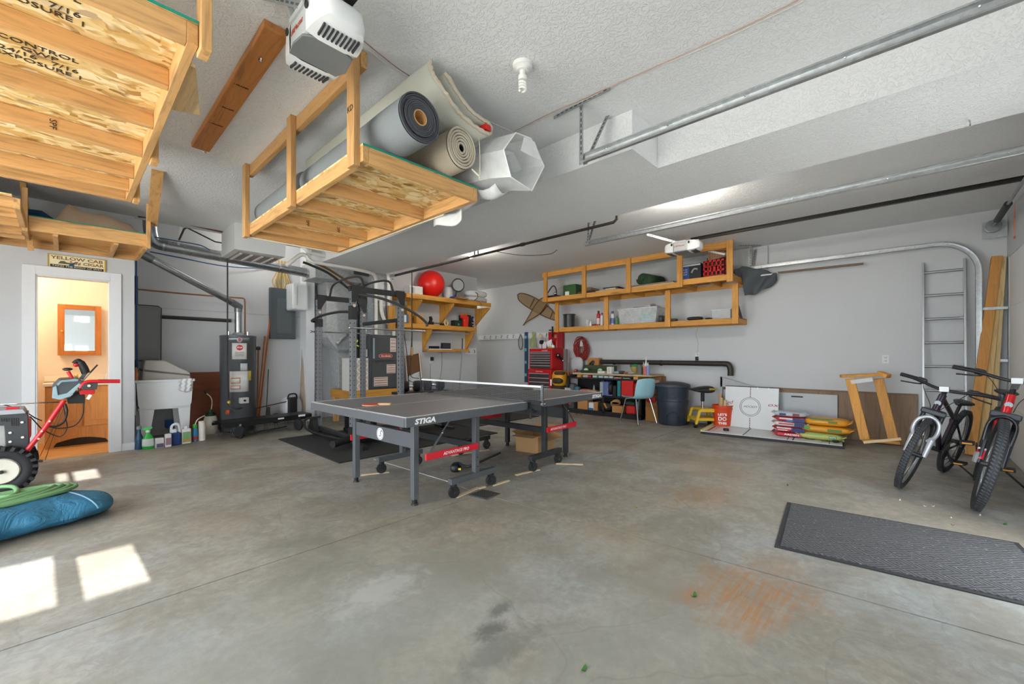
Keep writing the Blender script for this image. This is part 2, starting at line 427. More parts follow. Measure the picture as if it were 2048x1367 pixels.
# concrete slab cut by its joints: one slab, grooves are real gaps filled by a dark strip below
m = MB(); J = .005; jy = 2.675; x2a, x2b = 2.45, 2.78
def slab(poly): m.prism(poly, (0, 0, -.12), (1, 0, 0), (0, 1, 0), .12)
def xj(y): return 2.47 + (2.6 - y) * .083
slab([(XL, YF), (xj(YF) - J, YF), (xj(jy) - J, jy - J), (XL, jy - J)])
slab([(xj(YF) + J, YF), (XR, YF), (XR, jy - J), (xj(jy) + J, jy - J)])
slab([(XL, jy + J), (xj(jy) - J, jy + J), (xj(jy) - J, 8.2), (XL, 8.2)])
slab([(xj(jy) + J, jy + J), (XR, jy + J), (XR, 9.6), (xj(jy) + J, 9.6)])
struct(m, 'floor', FLOOR)
m = MB(); m.box((XL, YF, -.14), (XR, 9.6, -.012)); o = struct(m, 'trim_1', pm('#5b5953', .9))
# outside ground: pale driveway beyond the doors
m = MB(); m.box((-40, -45, -.2), (45, 40, -.15)); struct(m, 'trim_2', pm('#c6c3ba', .8))

# ceiling
m = MB(); m.box((XL - .1, YF - .1, ZC), (XR + .1, YW, ZC + .12)); m.box((XL - .1, YW, ZC), (.6, 9.7, ZC + .12)); m.box((4.25, YW, ZC), (XR + .1, 9.7, ZC + .12)); m.box((.6, YW, 3.35), (4.25, 8.3, 3.45))
m.box((.6, YW, ZC), (4.25, YW + .1, 3.45))
struct(m, 'ceiling', CEIL)
# dropped beam boxing, two widths
m = MB(); m.box((3.21, YF, ZB), (4.0, YW + .0, ZC)); m.box((2.784, 1.437, ZB), (3.21, YW, ZC)); struct(m, 'trim_3', CEIL)

# walls
m = MB()   # right wall
m.box((XR, YF - .1, 0), (XR + .12, 9.7, ZC)); struct(m, 'wall_right', WALL)
m = MB(); m.box((XL, 8.5, 0), (.6, 8.6, ZC)); m.box((.6, 8.2, 0), (6.44, 8.32, 3.4)); m.box((6.44, 9.6, 0), (XR + .1, 9.7, ZC)); m.box((6.34, 8.2, 0), (6.44, 9.7, ZC))
struct(m, 'wall_back', WALL)
# door wall with the doorway
dx0, dx1, dz = -.2335, .377, 2.111
m = MB(); m.box((XL, YW, 0), (dx0, YW + .12, ZC)); m.box((dx1, YW, 0), (.6, YW + .12, ZC)); m.box((dx0, YW, dz), (dx1, YW + .12, ZC)); m.box((.5, YW + .12, 0), (.6, 8.5, 3.4))
struct(m, 'wall_doorway', WALL)
# wall that carries the wooden shelves
m = MB(); m.box((4.25, YW, 0), (6.44, YW + .12, ZC)); m.box((4.13, YW, 0), (4.25, 8.2, 3.4)); m.box((6.32, YW + .12, 0), (6.44, 8.2, ZC)); struct(m, 'wall_shelves', WALL)
m = MB(); m.box((2.98, 7.92, 0), (3.13, 8.2, 3.35)); struct(m, 'wall_partition', PAINT)
# front wall: left door opening X -.77..2.47, person doorway X 2.95..4.05, right door X 4.5..7.6
H = 2.35
m = MB()
for a, c in ((XL, -.77), (2.47, 2.95), (4.05, 4.5), (7.6, XR)): m.box((a, YF - .12, 0), (c, YF, ZC))
for a, c, z in ((-.77, 2.47, H), (2.95, 4.05, 2.2), (4.5, 7.6, H)): m.box((a, YF - .12, z), (c, YF, ZC))
struct(m, 'wall_front', WALL)
# unseen left wall, with a wide opening added to let sky light in
m = MB(); m.box((XL - .12, YF - .12, 0), (XL, .0, ZC)); m.box((XL - .12, 5.2, 0), (XL, 8.6, ZC)); m.box((XL - .12, .0, 2.45), (XL, 5.2, ZC)); struct(m, 'wall_left', WALL)

# garage doors
def panel_door(name, x0, x1, holes):
    m = MB(); n = 4; ph = H / n; dm = pm('#dfe2e4', .45, 0, .03)
    for k in range(n):
        z0, z1 = k * ph - (.1 if k == 0 else 0), (k + 1) * ph
        if k: m.box((x0, YF - .006, z0 - .006), (x1, YF - .001, z0 + .004))
        hs = sorted([h for h in holes if h[2] >= z0 and h[3] <= z1])
        if not hs: m.box((x0, YF - .05, z0), (x1, YF - .005, z1)); continue
        xx = x0
        for h in hs:
            m.box((xx, YF - .05, z0), (h[0], YF - .005, z1)); m.box((h[0], YF - .05, z0), (h[1], YF - .005, h[2])); m.box((h[0], YF - .05, h[3]), (h[1], YF - .005, z1)); xx = h[1]
        m.box((xx, YF - .05, z0), (x1, YF - .005, z1))
    o = struct(m, name, dm, .004)
    return o
def pane(mb, a, c, z0, z1): mb.box((a, YF - .03, z0), (c, YF - .025, z1))
HL = [(-.42, .108, 1.25, 1.50), (.20, .445, 1.237, 1.462)]
H2 = [(.18, .255, 2.18, 2.32), (.297, .467, 2.16, 2.32)]
panel_door('door_1', -.77, 2.47, HL + H2)
panel_door('door_2', 4.5, 7.6, [])
m = MB(); [pane(m, *h) for h in HL + H2]
gl = NB('window_glass'); gl.set((1, 1, 1, 1), .02); gl.b.inputs['Alpha'].default_value = .12; gl.b.inputs['Specular IOR Level'].default_value = .5
struct(m, 'window_1', gl.m)

# doorway casing, jambs
m = MB(); c = .10
m.box((dx0 - c, YW - .02, 0), (dx0, YW, dz + c)); m.box((dx1, YW - .02, 0), (dx1 + c, YW, dz + c)); m.box((dx0, YW - .02, dz), (dx1, YW, dz + c))
m.box((dx0 - .001, YW - .01, 0), (dx0 + .014, YW + .13, dz)); m.box((dx1 - .014, YW - .01, 0), (dx1 + .001, YW + .13, dz)); m.box((dx0, YW - .01, dz - .014), (dx1, YW + .13, dz))
struct(m, 'trim_4', PAINT, .003)
m = MB(); m.box((dx1 + c, YW - .012, 0), (.6, YW, .09)); m.box((XL, YW - .012, 0), (dx0 - c, YW, .09)); struct(m, 'baseboard_doorway', PAINT)
# bathroom shell
peach = pm('#f0e2cf', .6, 0, .03)
m = MB(); m.box((-1.1, 8.40, 0), (.5, 8.5, 2.45)); m.box((-1.12, YW + .12, 0), (-1.1, 8.5, 2.45)); m.box((.48, YW + .12, 0), (.5, 8.5, 2.45)); m.box((-1.1, YW + .12, 2.4), (.5, 8.5, 2.45)); m.box((-1.1, YW + .121, 0), (dx0 - .03, YW + .13, 2.4)); struct(m, 'wall_bathroom', peach)
m = MB(); m.box((-1.1, YW, .0), (.48, 8.40, .012)); struct(m, 'floor_bathroom', wood('#c9955a', 'x', key='plank'))
# wall seams / panel joints above the sink
m = MB(); m.box((.6, 8.195, 1.905), (3.0, 8.2, 1.912)); struct(m, 'trim_5', pm('#a9acad', .6))
# header/floor trim along the right wall
m = MB(); m.box((XR - .015, YF, 0), (XR, 9.6, .06)); struct(m, 'baseboard_right', pm('#b9bab7', .6))

# lamps of the room, the added unseen bulbs among them
def bulb_light(p, e, col=(1, .93, .82), r=.035): return lamp('POINT', 'bulb_light', p, e, col, r)
# ================================================================ overhead racks, openers, tracks, carpets
TEAL = pm('#14917c', .6)
INK = pm('#3a2a1a', .8)
def rack(name, label, x0, x1, y0, y1, zb, joists, posts, rail_x, top=True, hb=.089, rail=True, left_rim=True):
    r = thing(name, label, 'rack', ((x0 + x1) / 2, (y0 + y1) / 2, zb), 'hanging wooden storage racks')
    t = .038; zt = zb + hb
    for a, c in ((x0, x0 + t), (x1 - t, x1)):
        if not left_rim and a == x0: continue
        part(MB().box((a, y0, zb), (c, y1, zt)), 'side_rim', r, pine('y'), bevel=.003)
    for y in (y0, y1 - t): part(MB().box((x0 + t, y, zb), (x1 - t, y + t, zt)), 'end_rim', r, pine('x'), bevel=.003)
    for y in joists: part(MB().box((x0 + t, y, zb), (x1 - t, y + t, zt)), 'joist', r, pine('x'), bevel=.003)
    part(MB().box((x0, y0 - .004, zt), (x1, y1, zt + .012)), 'deck_panel', r, osb())
    part(MB().box((x0 - .002, y0 - .008, zt), (x1 + .002, y0 - .004, zt + .011)), 'painted_deck_edge', r, TEAL, 'teal painted panel edge')
    for (x, y) in posts: part(MB().box((x, y, zb - .02), (x + t, y + hb, ZC)), 'post', r, pine('z'), bevel=.003)
    if rail: part(MB().box((rail_x, y0 + .02, ZC - .1), (rail_x + t, y1 - .02, ZC - .004)), 'top_rail', r, pine('y'), bevel=.003)
    return r
# big rack above the left of the picture
ra = rack('hanging_rack', 'largest overhead wooden rack with oriented strand board deck, nearest the camera at upper left', -.86, .37, 2.10, 4.64, 2.45,
          [2.52, 3.02, 3.50, 3.98, 4.33], [(.372, 2.06), (.372, 3.5), (.372, 4.5)], .334, rail=False)
# mill stamps on its wood
for (x, y, s) in ((-.28, 3.02, 'SPF'), (-.05, 3.5, 'SPF'), (-.36, 3.5, 'SPF')):
    lettering(ra, s, INK, (x, y - .002, 2.495), (0, 0, -1), (1, 0, 0), .04, name='lumber_stamp')
for y in (2.32, 2.8):
    t_ = lettering(ra, 'CONTROL\nGWP\n24/16   7/16\nEXPOSURE 1', INK, (-.08, y + .04, 2.538), (1, 0, 0), (0, -1, 0), .05, name='panel_stamp')
    t_.data.transform(Matrix.Identity(4))
m = MB(); m.prism([(-.3, .1), (-.3, .5), (.03, .62), (.17, .56), (.07, .1)], (.35, 2.35, 2.553), (1, 0, 0), (0, 1, 0), .014)
one(m, 'plywood_offcut', 'thin plywood offcut poking out past the edge of the largest overhead rack', 'board', wood('#e3c491', 'y'))

# middle rack with the carpets
x0, x1, y0, y1, zb = 1.165, 2.045, 2.27, 4.50, 2.31
rb = rack('hanging_rack', 'overhead wooden rack carrying carpet rolls, in the middle of the ceiling', x0, x1, y0, y1, zb, [2.88, 3.34, 3.82, 4.20], [(1.127, 2.30), (1.127, 3.28), (1.127, 4.42)], 1.165)
m = MB(); m.box((x0 - .02, y1, zb - .01), (x1 - .02, y1 + .015, zb + .03)); part(m, 'white_edge_strip', rb, pm('#e9e2cf', .6))
m = MB(); m.box((x1, y0 + .4, zb - .004), (x1 + .012, y1, zb + .012)); part(m, 'white_edge_strip', rb, pm('#e9e2cf', .6))
lettering(rb, 'KD', INK, (1.1265, 2.345, 2.62), (0, -1, 0), (0, 0, 1), .05, name='lumber_stamp')
for y in (3.82,):
    for x in (1.45, 1.72): lettering(rb, 'SPF', INK, (x, y - .002, 2.352), (0, 0, -1), (1, 0, 0), .035, name='lumber_stamp')
# carpet rolls
def roll(name, label, cx, y0, y1, cz, R, outer, face, core=None, turns=9, squash=1.0, tilt=0):
    r = thing(name, label, 'carpet', (cx, (y0 + y1) / 2, cz - R))
    def P(a, rad, y): return Vector((cx + math.cos(a + tilt) * rad * math.cos(0) , y, cz + math.sin(a + tilt) * rad * squash))
    m = MB(); n = 40; ys = [y0, y0 + .03] + [y0 + (y1 - y0) * k / 14 for k in range(1, 15)]; rnd = random.Random(3)
    P_ = []
    for y in ys:
        k = 1 + rnd.uniform(-.012, .012)
        for i in range(n): P_.append(P(2 * PI * i / n, R * k, y))
    m.add(P_, [(j * n + i, j * n + (i + 1) % n, (j + 1) * n + (i + 1) % n, (j + 1) * n + i) for j in range(len(ys) - 1) for i in range(n)], True)
    m.add(P_[-n:], [tuple(range(n))]); part(m, 'backing', r, outer)
    ri = .042 if core else .02; th = (R - ri) / turns; m = MB()
    rndj = random.Random(5)
    for t in range(turns):
        a0 = ri + th * t; off = rndj.uniform(-.004, .006)
        pts = [P(2 * PI * i / 36, a0 + th * .5, y0 - .004 - off) for i in range(36)]
        m.tube(pts, th * .46, 6, closed=True)
    part(m, 'rolled_edge', r, face)
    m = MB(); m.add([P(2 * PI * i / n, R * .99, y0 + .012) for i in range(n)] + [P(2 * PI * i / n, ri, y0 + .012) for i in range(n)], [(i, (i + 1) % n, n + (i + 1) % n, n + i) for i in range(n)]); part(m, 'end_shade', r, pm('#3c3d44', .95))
    if core:
        m = MB(); pr = [P(2 * PI * i / 24, .044, y) for y in (y0 - .012, y0 + .6) for i in range(24)] + [P(2 * PI * i / 24, .038, y) for y in (y0 - .012, y0 + .6) for i in range(24)]
        m.add(pr, [(i, (i + 1) % 24, 24 + (i + 1) % 24, 24 + i) for i in range(24)] + [(48 + i, 48 + (i + 1) % 24, 72 + (i + 1) % 24, 72 + i) for i in range(24)] + [(i, (i + 1) % 24, 48 + (i + 1) % 24, 48 + i) for i in range(24)], True)
        part(m, 'cardboard_tube', r, core)
    return r
GB = fabric('#82878a', 160, .12, .3); DK = fabric('#56585f', 260, .25)
roll('carpet_roll', 'big roll of grey carpet with cardboard tube core, first on the rack', 1.385, 2.03, 3.45, 2.55, .138, GB, DK, pm('#c89a63', .8))
m = MB(); m.lathe([(.0, 0), (.118, 0), (.122, .05), (.12, 1.0), (.0, 1.0)], (1.335, 3.47, 2.54), 30, (0, 1, 0)); one(m, 'carpet_roll', 'slimmer grey carpet roll lying end to end behind the biggest roll', 'carpet', GB)
BG = fabric('#b9ae9c', 130, .2, .6); BG2 = fabric('#cdc3b1', 240, .25, .8)
roll('rug_roll', 'beige looped rug rolled up between the grey carpet roll and the plastic sheeting', 1.765, 2.12, 4.0, 2.545, .12, BG, BG2, None, 6, 1.12, .3)
# folded carpet remnant on top: a long U-fold
r = thing('carpet_remnant', 'folded pale carpet remnant lying on top of the rolls, frayed edge up', 'carpet', (1.72, 2.8, 2.70))
path = bez((1.47, 0, 2.93), (1.51, 0, 2.85), (1.62, 0, 2.76), (1.76, 0, 2.70), (1.90, 0, 2.675), (1.965, 0, 2.70), (1.955, 0, 2.745), (1.85, 0, 2.765), (1.70, 0, 2.82), (1.58, 0, 2.915), n=8)
m = MB(); yy = [2.06, 2.3, 2.7, 3.3, 3.9]
def cr_(u, v):
    i = min(int(u * (len(path) - 1)), len(path) - 1); p = path[i]; y = yy[min(int(v * 4), 4)]; return Vector((p.x, y + .006 * math.sin(i * .35), p.z))
m.grid(cr_, len(path) - 1, 4); part(m, 'carpet_backing', r, fabric('#c6c6ba', 180, .1, .3), solid=.024)
m = MB(); e = [Vector((p.x, 2.05 + .006 * math.sin(i * .35) + random.uniform(-.005, .005), p.z)) for i, p in enumerate(path)]
m.tube(e, [.014 + random.uniform(-.003, .004) for _ in e], 6); part(m, 'frayed_edge', r, BG2)
m = MB(); m.cbox((1.925, 2.06, 2.712), (.05, .06, .035), .1); part(m, 'red_tag', r, pm('#d11f1a', .5))
# string hanging down
m = MB(); m.tube(bez((1.90, 2.1, 2.68), (1.905, 2.09, 2.58), (1.915, 2.10, 2.42)), .0025, 5); m.tube(bez((1.86, 2.12, 2.44), (1.9, 2.09, 2.40), (1.93, 2.11, 2.44), (1.91, 2.1, 2.38)), .005, 6); one(m, 'knotted_string', 'off-white knotted string dangling at the rack end by the beige rug', 'string', pm('#e6e1d2', .9))
# plastic sheeting roll, hexagonal open end
PL = clearplastic('#f4f6f6', .62, .22)
r = thing('plastic_sheeting', 'roll of translucent plastic sheeting with open hexagonal end hanging off the rack', 'plastic', (2.13, 2.3, 2.39))
m = MB(); hexa = [(-.18, .02), (-.06, .18), (.10, .20), (.25, .05), (.11, -.17), (-.11, -.14)]
secs = [(1.95, 1.0, (2.17, 2.54)), (2.12, .93, (2.13, 2.56)), (2.4, .82, (2.10, 2.57)), (2.9, .7, (2.07, 2.55)), (3.5, .6, (2.05, 2.53))]
P_ = [Vector((c[0] + a * k, y, c[1] + b * k)) for y, k, c in secs for a, b in hexa]
m.add(P_, [(j * 6 + i, j * 6 + (i + 1) % 6, (j + 1) * 6 + (i + 1) % 6, (j + 1) * 6 + i) for j in range(4) for i in range(6)]); part(m, 'outer_wrap', r, PL)
m = MB(); m.tube([Vector((2.17 + a * .995, 1.95, 2.54 + b * .995)) for a, b in hexa], .004, 5, closed=True); part(m, 'folded_rim', r, pm('#f5f7f7', .25))
m = MB(); k = .62; P_ = [Vector((2.13 + a * k * s_, y, 2.52 + b * k * s_)) for y, s_ in ((2.05, 1), (2.6, .85), (3.3, .8)) for a, b in hexa]
m.add(P_, [(j * 6 + i, j * 6 + (i + 1) % 6, (j + 1) * 6 + (i + 1) % 6, (j + 1) * 6 + i) for j in range(2) for i in range(6)]); part(m, 'inner_wrap', r, clearplastic('#eef2f3', .7))
m = MB(); m.add([(2.17, 1.96, 2.62), (2.37, 1.93, 2.60), (2.30, 1.94, 2.72), (2.22, 1.97, 2.75)], [(0, 1, 2, 3)]); part(m, 'loose_flap', r, PL, solid=.003); m = MB(); m.add([(2.04, 2.0, 2.44), (2.22, 1.97, 2.38), (2.18, 2.1, 2.42), (2.06, 2.15, 2.49)], [(0, 1, 2, 3)]); part(m, 'loose_flap', r, PL, solid=.003)
m = MB(); m.grid(lambda u, v: Vector((2.06 + .14 * u, 2.1 + .5 * v, 2.40 - .05 * math.sin(u * 3) - .02 * math.sin(v * 9) )), 6, 8); part(m, 'drooping_fold', r, PL, solid=.003)
m = MB(); m.grid(lambda u, v: Vector((2.09 + .02 * math.sin(6 * v), 2.5 + .35 * v, 2.34 - .10 * u - .02 * math.sin(5 * v))), 4, 8); part(m, 'hanging_flap', r, PL, solid=.002)

# plank screwed to the ceiling
r = thing('ceiling_plank', 'single stained plank bolted flat to the ceiling between two racks', 'board', (.79, 3.4, 2.92))
part(MB().box((.71, 2.45, 2.915), (.835, 4.31, 2.96)), 'plank', r, wood('#b5763c', 'y'), bevel=.006)
for y in (2.72,): part(MB().torus((.77, y, 2.908), .014, .004, (1, 0, .2)).cyl((.77, y, 2.912), (.77, y, 2.90), .012, n=6), 'lag_bolt', r, chrome())
part(MB().tube(bez((.78, 4.27, 2.915), (.785, 4.27, 2.89), (.80, 4.27, 2.885), (.805, 4.27, 2.90), n=5), .003, 5), 'hook', r, chrome())
for y in (3.1, 3.45, 3.75): lettering(r, 'I FRASER', INK, (.77, y, 2.914), (1, 0, 0), (0, -1, 0), .022, name='lumber_stamp')

# smaller rack over the doorway
zb, zt = 2.40, 2.49; fy = 6.27
r = thing('wall_rack', 'smaller wooden rack fixed above the doorway holding folded tarpaulins', 'rack', (0, 6.7, zb), None)
part(MB().box((-.25, fy - .02, zb + .02), (.66, fy + .018, zb + .16)), 'front_rim', r, pine('x'), bevel=.003)
for x in (-.29, .62): part(MB().box((x, fy - .058, zb), (x + .038, fy - .02, zb + .42 + .08 * (x > 0))), 'post', r, pine('z'), bevel=.003)
part(MB().box((-1.6, fy + .02, zb + .09), (.66, YW - .04, zb + .102)), 'deck_panel', r, wood('#d9a760', 'x'))
part(MB().box((-1.6, fy - .022, zb + .161), (.62, fy + .02, zb + .168)), 'deck_edge', r, TEAL)
part(MB().box((-1.6, YW - .038, zb), (.62, YW, zb + .14)), 'wall_ledger', r, pine('x'))
part(MB().box((-1.6, fy + .4, zb + .0), (-.29, fy + .44, zb + .14)), 'side_rim', r, pine('x'))
for x in (-1.0, -.55, -.09, .36, .60): part(MB().box((x, fy + .02, zb), (x + .038, YW - .038, zb + .09)), 'joist', r, pine('y'), bevel=.003)
part(MB().bar((.68, fy + .05, zb + .3), (.60, 5.2, 2.955), .09, .038), 'hanger_strap', r, pine('y'))
for x in (-.14, .02): pass
part(MB().bar(PD(45, 360, 4.3), PD(62, 498, 4.6), .045, .09, (0, 1, 0)), 'brace', r, pine('z'))
# second level boards left of it
for k, (a, c) in enumerate(((362, .3), (398, .2), (428, .14), (452, .08), (478, .0))):
    pass
r2 = thing('wall_rack', 'stacked wooden shelf frames at the left picture edge beside the tarpaulin rack', 'rack', (-.7, 6.0, 2.40))
for k in range(4):
    part(MB().box((-1.6, 5.5 + k * .32, 2.44 - k * .012), (-.30, 5.54 + k * .32, 2.53 - k * .012)), 'joist', r2, pine('x'), bevel=.003)
part(MB().box((-1.6, 5.46, 2.535), (-.31, 6.7, 2.547)), 'deck_panel', r2, osb())
part(MB().box((-.30, 5.46, 2.43), (-.262, 6.9, 2.52)), 'side_rim', r2, pine('y'), bevel=.003)
# tarpaulins on the rack
def crumple(x0, x1, y0, y1, z0, hfun, seed, nu=26, nv=14, amp=.02):
    rn = random.Random(seed); ph = [rn.uniform(0, 6) for _ in range(8)]
    def f(u, v):
        x = x0 + (x1 - x0) * u; y = y0 + (y1 - y0) * v
        e = min(1, 6 * u, 6 * (1 - u)) * min(1, 5 * v + .0, 5 * (1 - v))
        h = hfun(u, v) * e + amp * e * (math.sin(7 * u + ph[0] + 3 * v) + .6 * math.sin(15 * u - 6 * v + ph[1]) + .5 * math.sin(11 * v + 4 * u + ph[2]))
        return Vector((x, y, z0 + max(h, 0)))
    return f
m = MB(); m.grid(crumple(-.1, .62, fy + .0, YW - .1, zb + .17, lambda u, v: .17 + .06 * math.sin(3 * u + 1) - .07 * u, 4), 30, 14); m.box((-.05, fy + .05, zb + .169), (.57, YW - .15, zb + .175))
one(m, 'canvas_tarp', 'folded tan canvas tarpaulin on the rack over the doorway', 'tarp', fabric('#b79f86', 90, .12))
m = MB(); m.grid(crumple(-.9, -.02, fy + .0, YW - .1, zb + .17, lambda u, v: .12 - .03 * u, 9), 24, 12); m.box((-.88, fy + .05, zb + .169), (-.05, YW - .15, zb + .175))
one(m, 'blue_tarp', 'dark blue folded tarpaulin beside the tan canvas on the doorway rack', 'tarp', fabric('#1f3f5c', 90, .12))

# garage door openers
def opener(loc, label):
    x, y, z = loc
    r = thing('garage_opener', label, 'garage door opener', loc, 'ceiling garage door openers')
    lens = pm('#e8eaeb', .35, 0, .03); body = pm('#c3c6c7', .4, .1, .04); dark = pm('#7e8284', .5, .2, .05)
    part(MB().box((x - .115, y - .12, z + .012), (x + .125, y + .08, z + .15)), 'motor_housing', r, body, bevel=.012)
    part(MB().prism([(-.12, -.09), (-.07, -.125), (.03, -.135), (.115, -.095), (.135, .02), (.11, .085), (-.12, .075), (-.13, 0)], (x, y, z), (1, 0, 0), (0, 1, 0), .012), 'bottom_cover', r, dark, bevel=.003)
    for s, yy_ in ((-1, y - .12), (1, y + .08)):
        m = MB(); n = 10; rows = []
        for i in range(n + 1):
            t = i / n * PI / 2; d = .155 * math.sin(t) * s; k = math.cos(t) ** .55
            k = max(k, .12)
            rows.append([Vector((x + a * k, yy_ + d, z + .075 + b * k)) for a, b in ((-.116, -.065), (-.06, -.078), (.06, -.078), (.125, -.065), (.135, 0), (.12, .07), (.05, .085), (-.05, .085), (-.114, .07), (-.118, 0))])
        P_ = [p for q in rows for p in q]; q = 10
        m.add(P_, [(i * q + k, i * q + (k + 1) % q, (i + 1) * q + (k + 1) % q, (i + 1) * q + k) for i in range(n) for k in range(q)], True)
        m.add(P_[-q:], [tuple(range(q))]); lz = part(m, 'light_lens', r, lens)
        m = MB()
        for k in range(9):
            xx = x - .075 + k * .02; m.bar((xx, yy_ + s * .035, z - .003), (xx, yy_ + s * .105, z + .008), .008, .012)
        part(m, 'vent_slots', lz, pm('#33363a', .6))
        part(MB().sphere((x - .122, yy_ + s * .02, z + .115), .014, 12, (.5, 1, 1.4)), 'lens_clip', lz, pm('#222426', .5))
    lettering(r, 'LiftMaster', pm('#b4512e', .5), (x - .1165, y - .01, z + .085), (0, -1, 0), (0, 0, 1), .036, .15)
    part(MB().box((x - .125, y - .10, z + .13), (x - .115, y + .06, z + .155)), 'top_flange', r, body)
    return r
op1 = opener((.86, 2.10, 2.655), 'nearer garage door opener, grey and white, hanging above the left bay')
op2 = opener((6.05, 2.35, 2.655), 'farther garage door opener in front of the long wooden wall shelf')
def rail(x, y0, y1, z, parent_label):
    r = thing('opener_rail', parent_label, 'rail', (x, (y0 + y1) / 2, z)); st = pm('#2b2a29', .45, .6)
    part(MB().box((x - .012, y0, z - .02), (x + .03, y1, z + .02)), 'rail_bar', r, st)
    m = MB(); m.tube([(x - .03, y0, z + .01), (x - .03, y1, z + .01)], .006, 6); part(m, 'chain', r, pm('#3d3a36', .5, .8))
    part(MB().cbox((x - .005, y1 - .09, z - .024), (.02, .035, .012)), 'rail_clip', r, pm('#e7e7e4', .4)); return r
rail(.88, -.86, 1.98, 2.83, 'black opener rail running from the nearer opener to its door')
rail(6.05, -.86, 2.22, 2.83, 'long dark opener rail running to the right bay door')
# perforated hanging angles
ST = galv('#b3b7ba', .35)
def angle_iron(mb, p, q, w=.032, holes=True):
    p, q = Vector(p), Vector(q); mb.mat(ST); mb.bar(p, q, w, .003, (1, 0, 0)); d = (q - p); n = int(d.length / .04)
    mb.mat(pm('#4c4f52', .7)); u = d.normalized()
    for k in range(1, n): c = p + u * (k * .04); mb.bar(c - u * .012, c + u * .012, .010, .0045, (1, 0, 0))
    mb.mat(ST)
def hanger(name, label, *segs, cat='bracket'):
    r = thing(name, label, cat, segs[0][0])
    for p, q in segs: m = MB(); angle_iron(m, p, q); part(m, 'angle_iron', r)
    return r
hanger('opener_hanger', 'perforated steel hanger straps holding up the nearer opener', ((.70, 2.16, 2.955), (.74, 2.12, 2.81)), ((.98, 2.16, 2.955), (.94, 2.12, 2.81)), ((.68, 2.16, 2.945), (1.0, 2.16, 2.945)), ((.745, 2.02, 2.80), (.66, 2.3, 2.955)))
hanger('opener_hanger', 'perforated steel hanger straps holding up the farther opener', ((5.78, 2.75, 2.95), (6.0, 2.4, 2.81)), ((6.12, 2.6, 2.95), (6.1, 2.35, 2.80)))
# horizontal door tracks
def track(label, x, y0, y1, z, curve=False):
    r = thing('door_track', label, 'track', (x, y0, z), 'horizontal garage door tracks'); m = MB(); g = galv('#c3c6c8', .3, .8); m.mat(g)
    prof = [(-.012, -.03), (.012, -.03), (.018, -.018), (.018, .018), (.012, .03), (-.012, .03), (-.018, .024), (-.018, .018), (.013, .016), (.013, -.016), (-.018, -.018), (-.018, -.024)]
    pts = [Vector((x, y1, z))]
    pts += [Vector((x, y0 + (y1 - y0) * k / 6, z)) for k in range(5, -1, -1)]
    nrm = [Vector((0, 0, 1))] * len(pts)
    if curve:
        R = .38; n = 10
        for k in range(1, n + 1): t = PI / 2 * k / n; pts.append(Vector((x, y0 - R * math.sin(t), z - R * (1 - math.cos(t))))); nrm.append(Vector((0, math.sin(t) * -1, math.cos(t))))
        for k in range(1, 6): pts.append(Vector((x, y0 - R, z - R - (z - R - .02) * k / 5))); nrm.append(Vector((0, -1, 0)))
    P_ = [p + Vector((1, 0, 0)) * a + nn * b for p, nn in zip(pts, nrm) for a, b in prof]; q = len(prof)
    m.add(P_, [(i * q + k, i * q + (k + 1) % q, (i + 1) * q + (k + 1) % q, (i + 1) * q + k) for i in range(len(pts) - 1) for k in range(q)], False)
    m.add(P_[:q], [tuple(range(q))]); m.add(P_[-q:], [tuple(range(q))]); part(m, 'rail_channel', r)
    for k in range(6): part(MB().sphere((x - .014, y0 + (y1 - y0) * (k + .5) / 6, z), .006, 8), 'rivet', r, chrome())
    return r
track('bright steel door track nearest the camera, crossing the upper right', 2.47, -.83, 1.66, 2.565)
track('steel door track hung under the ceiling of the right bay, away from the wall', 4.49, -.83, 2.95, 2.60)
tr = track('curved steel door track that bends down beside the ladder', 7.56, -.25, 1.86, 2.60, True)
hanger('track_bracket', 'perforated angle bracket holding the end of the nearest door track', ((2.47, 1.66, 2.96), (2.47, 1.66, 2.53)), ((2.47, 1.90, 2.953), (2.45, 1.42, 2.953)), ((2.72, 1.60, 2.95), (2.49, 1.64, 2.53)))
hanger('track_bracket', 'perforated angle bracket at the end of the middle door track, next to a lit bulb', ((4.49, 2.90, 2.96), (4.49, 2.92, 2.58)), ((4.6, 2.86, 2.96), (4.5, 2.92, 2.60)))
hanger('track_bracket', 'angle bracket between ceiling and curved track behind the long shelf', ((7.56, 1.84, 2.96), (7.56, 1.84, 2.58)), ((7.40, 1.98, 2.955), (7.6, 1.7, 2.955)), ((7.62, 1.78, 2.9), (7.57, 1.82, 2.58)))
# door hardware by the corner
r = thing('door_spring_gear', 'grey cable drum and torsion shaft over the corner of the right bay door', 'door hardware', (7.5, -.75, 2.7))
part(MB().lathe([(.03, -.03), (.07, -.028), (.07, -.012), (.052, -.008), (.052, .008), (.07, .012), (.07, .028), (.03, .03)], (7.50, -.74, 2.72), 26, (1, 0, 0)), 'cable_drum', r, galv('#85898c', .4))
part(MB().cyl((4.55, -.74, 2.72), (7.60, -.74, 2.72), .0127, n=12), 'shaft', r, galv('#9b9ea0', .4))
part(MB().box((7.60, -.86, 2.60), (7.612, -.66, 2.80)), 'end_plate', r, galv())
part(MB().cyl((6.5, -.74, 2.72), (7.2, -.74, 2.72), .03, n=20), 'torsion_spring', r, pm('#2d2e30', .5, .5))
for k in range(3): part(MB().box((7.56, -.86 + .0, .5 + k * .62), (7.64, -.64, .53 + k * .62)), 'track_clip', r, galv())
r = thing('safety_rope', 'orange pull rope with tag hanging by the upper right door corner', 'rope', (6.9, -.62, 2.2))
part(MB().tube(bez(PX(2030, 362, 7.2), PX(2032, 400, 7.2), PX(2028, 440, 7.2), PX(2031, 470, 7.2)), .006, 6), 'cord', r, pm('#d9876a', .8))
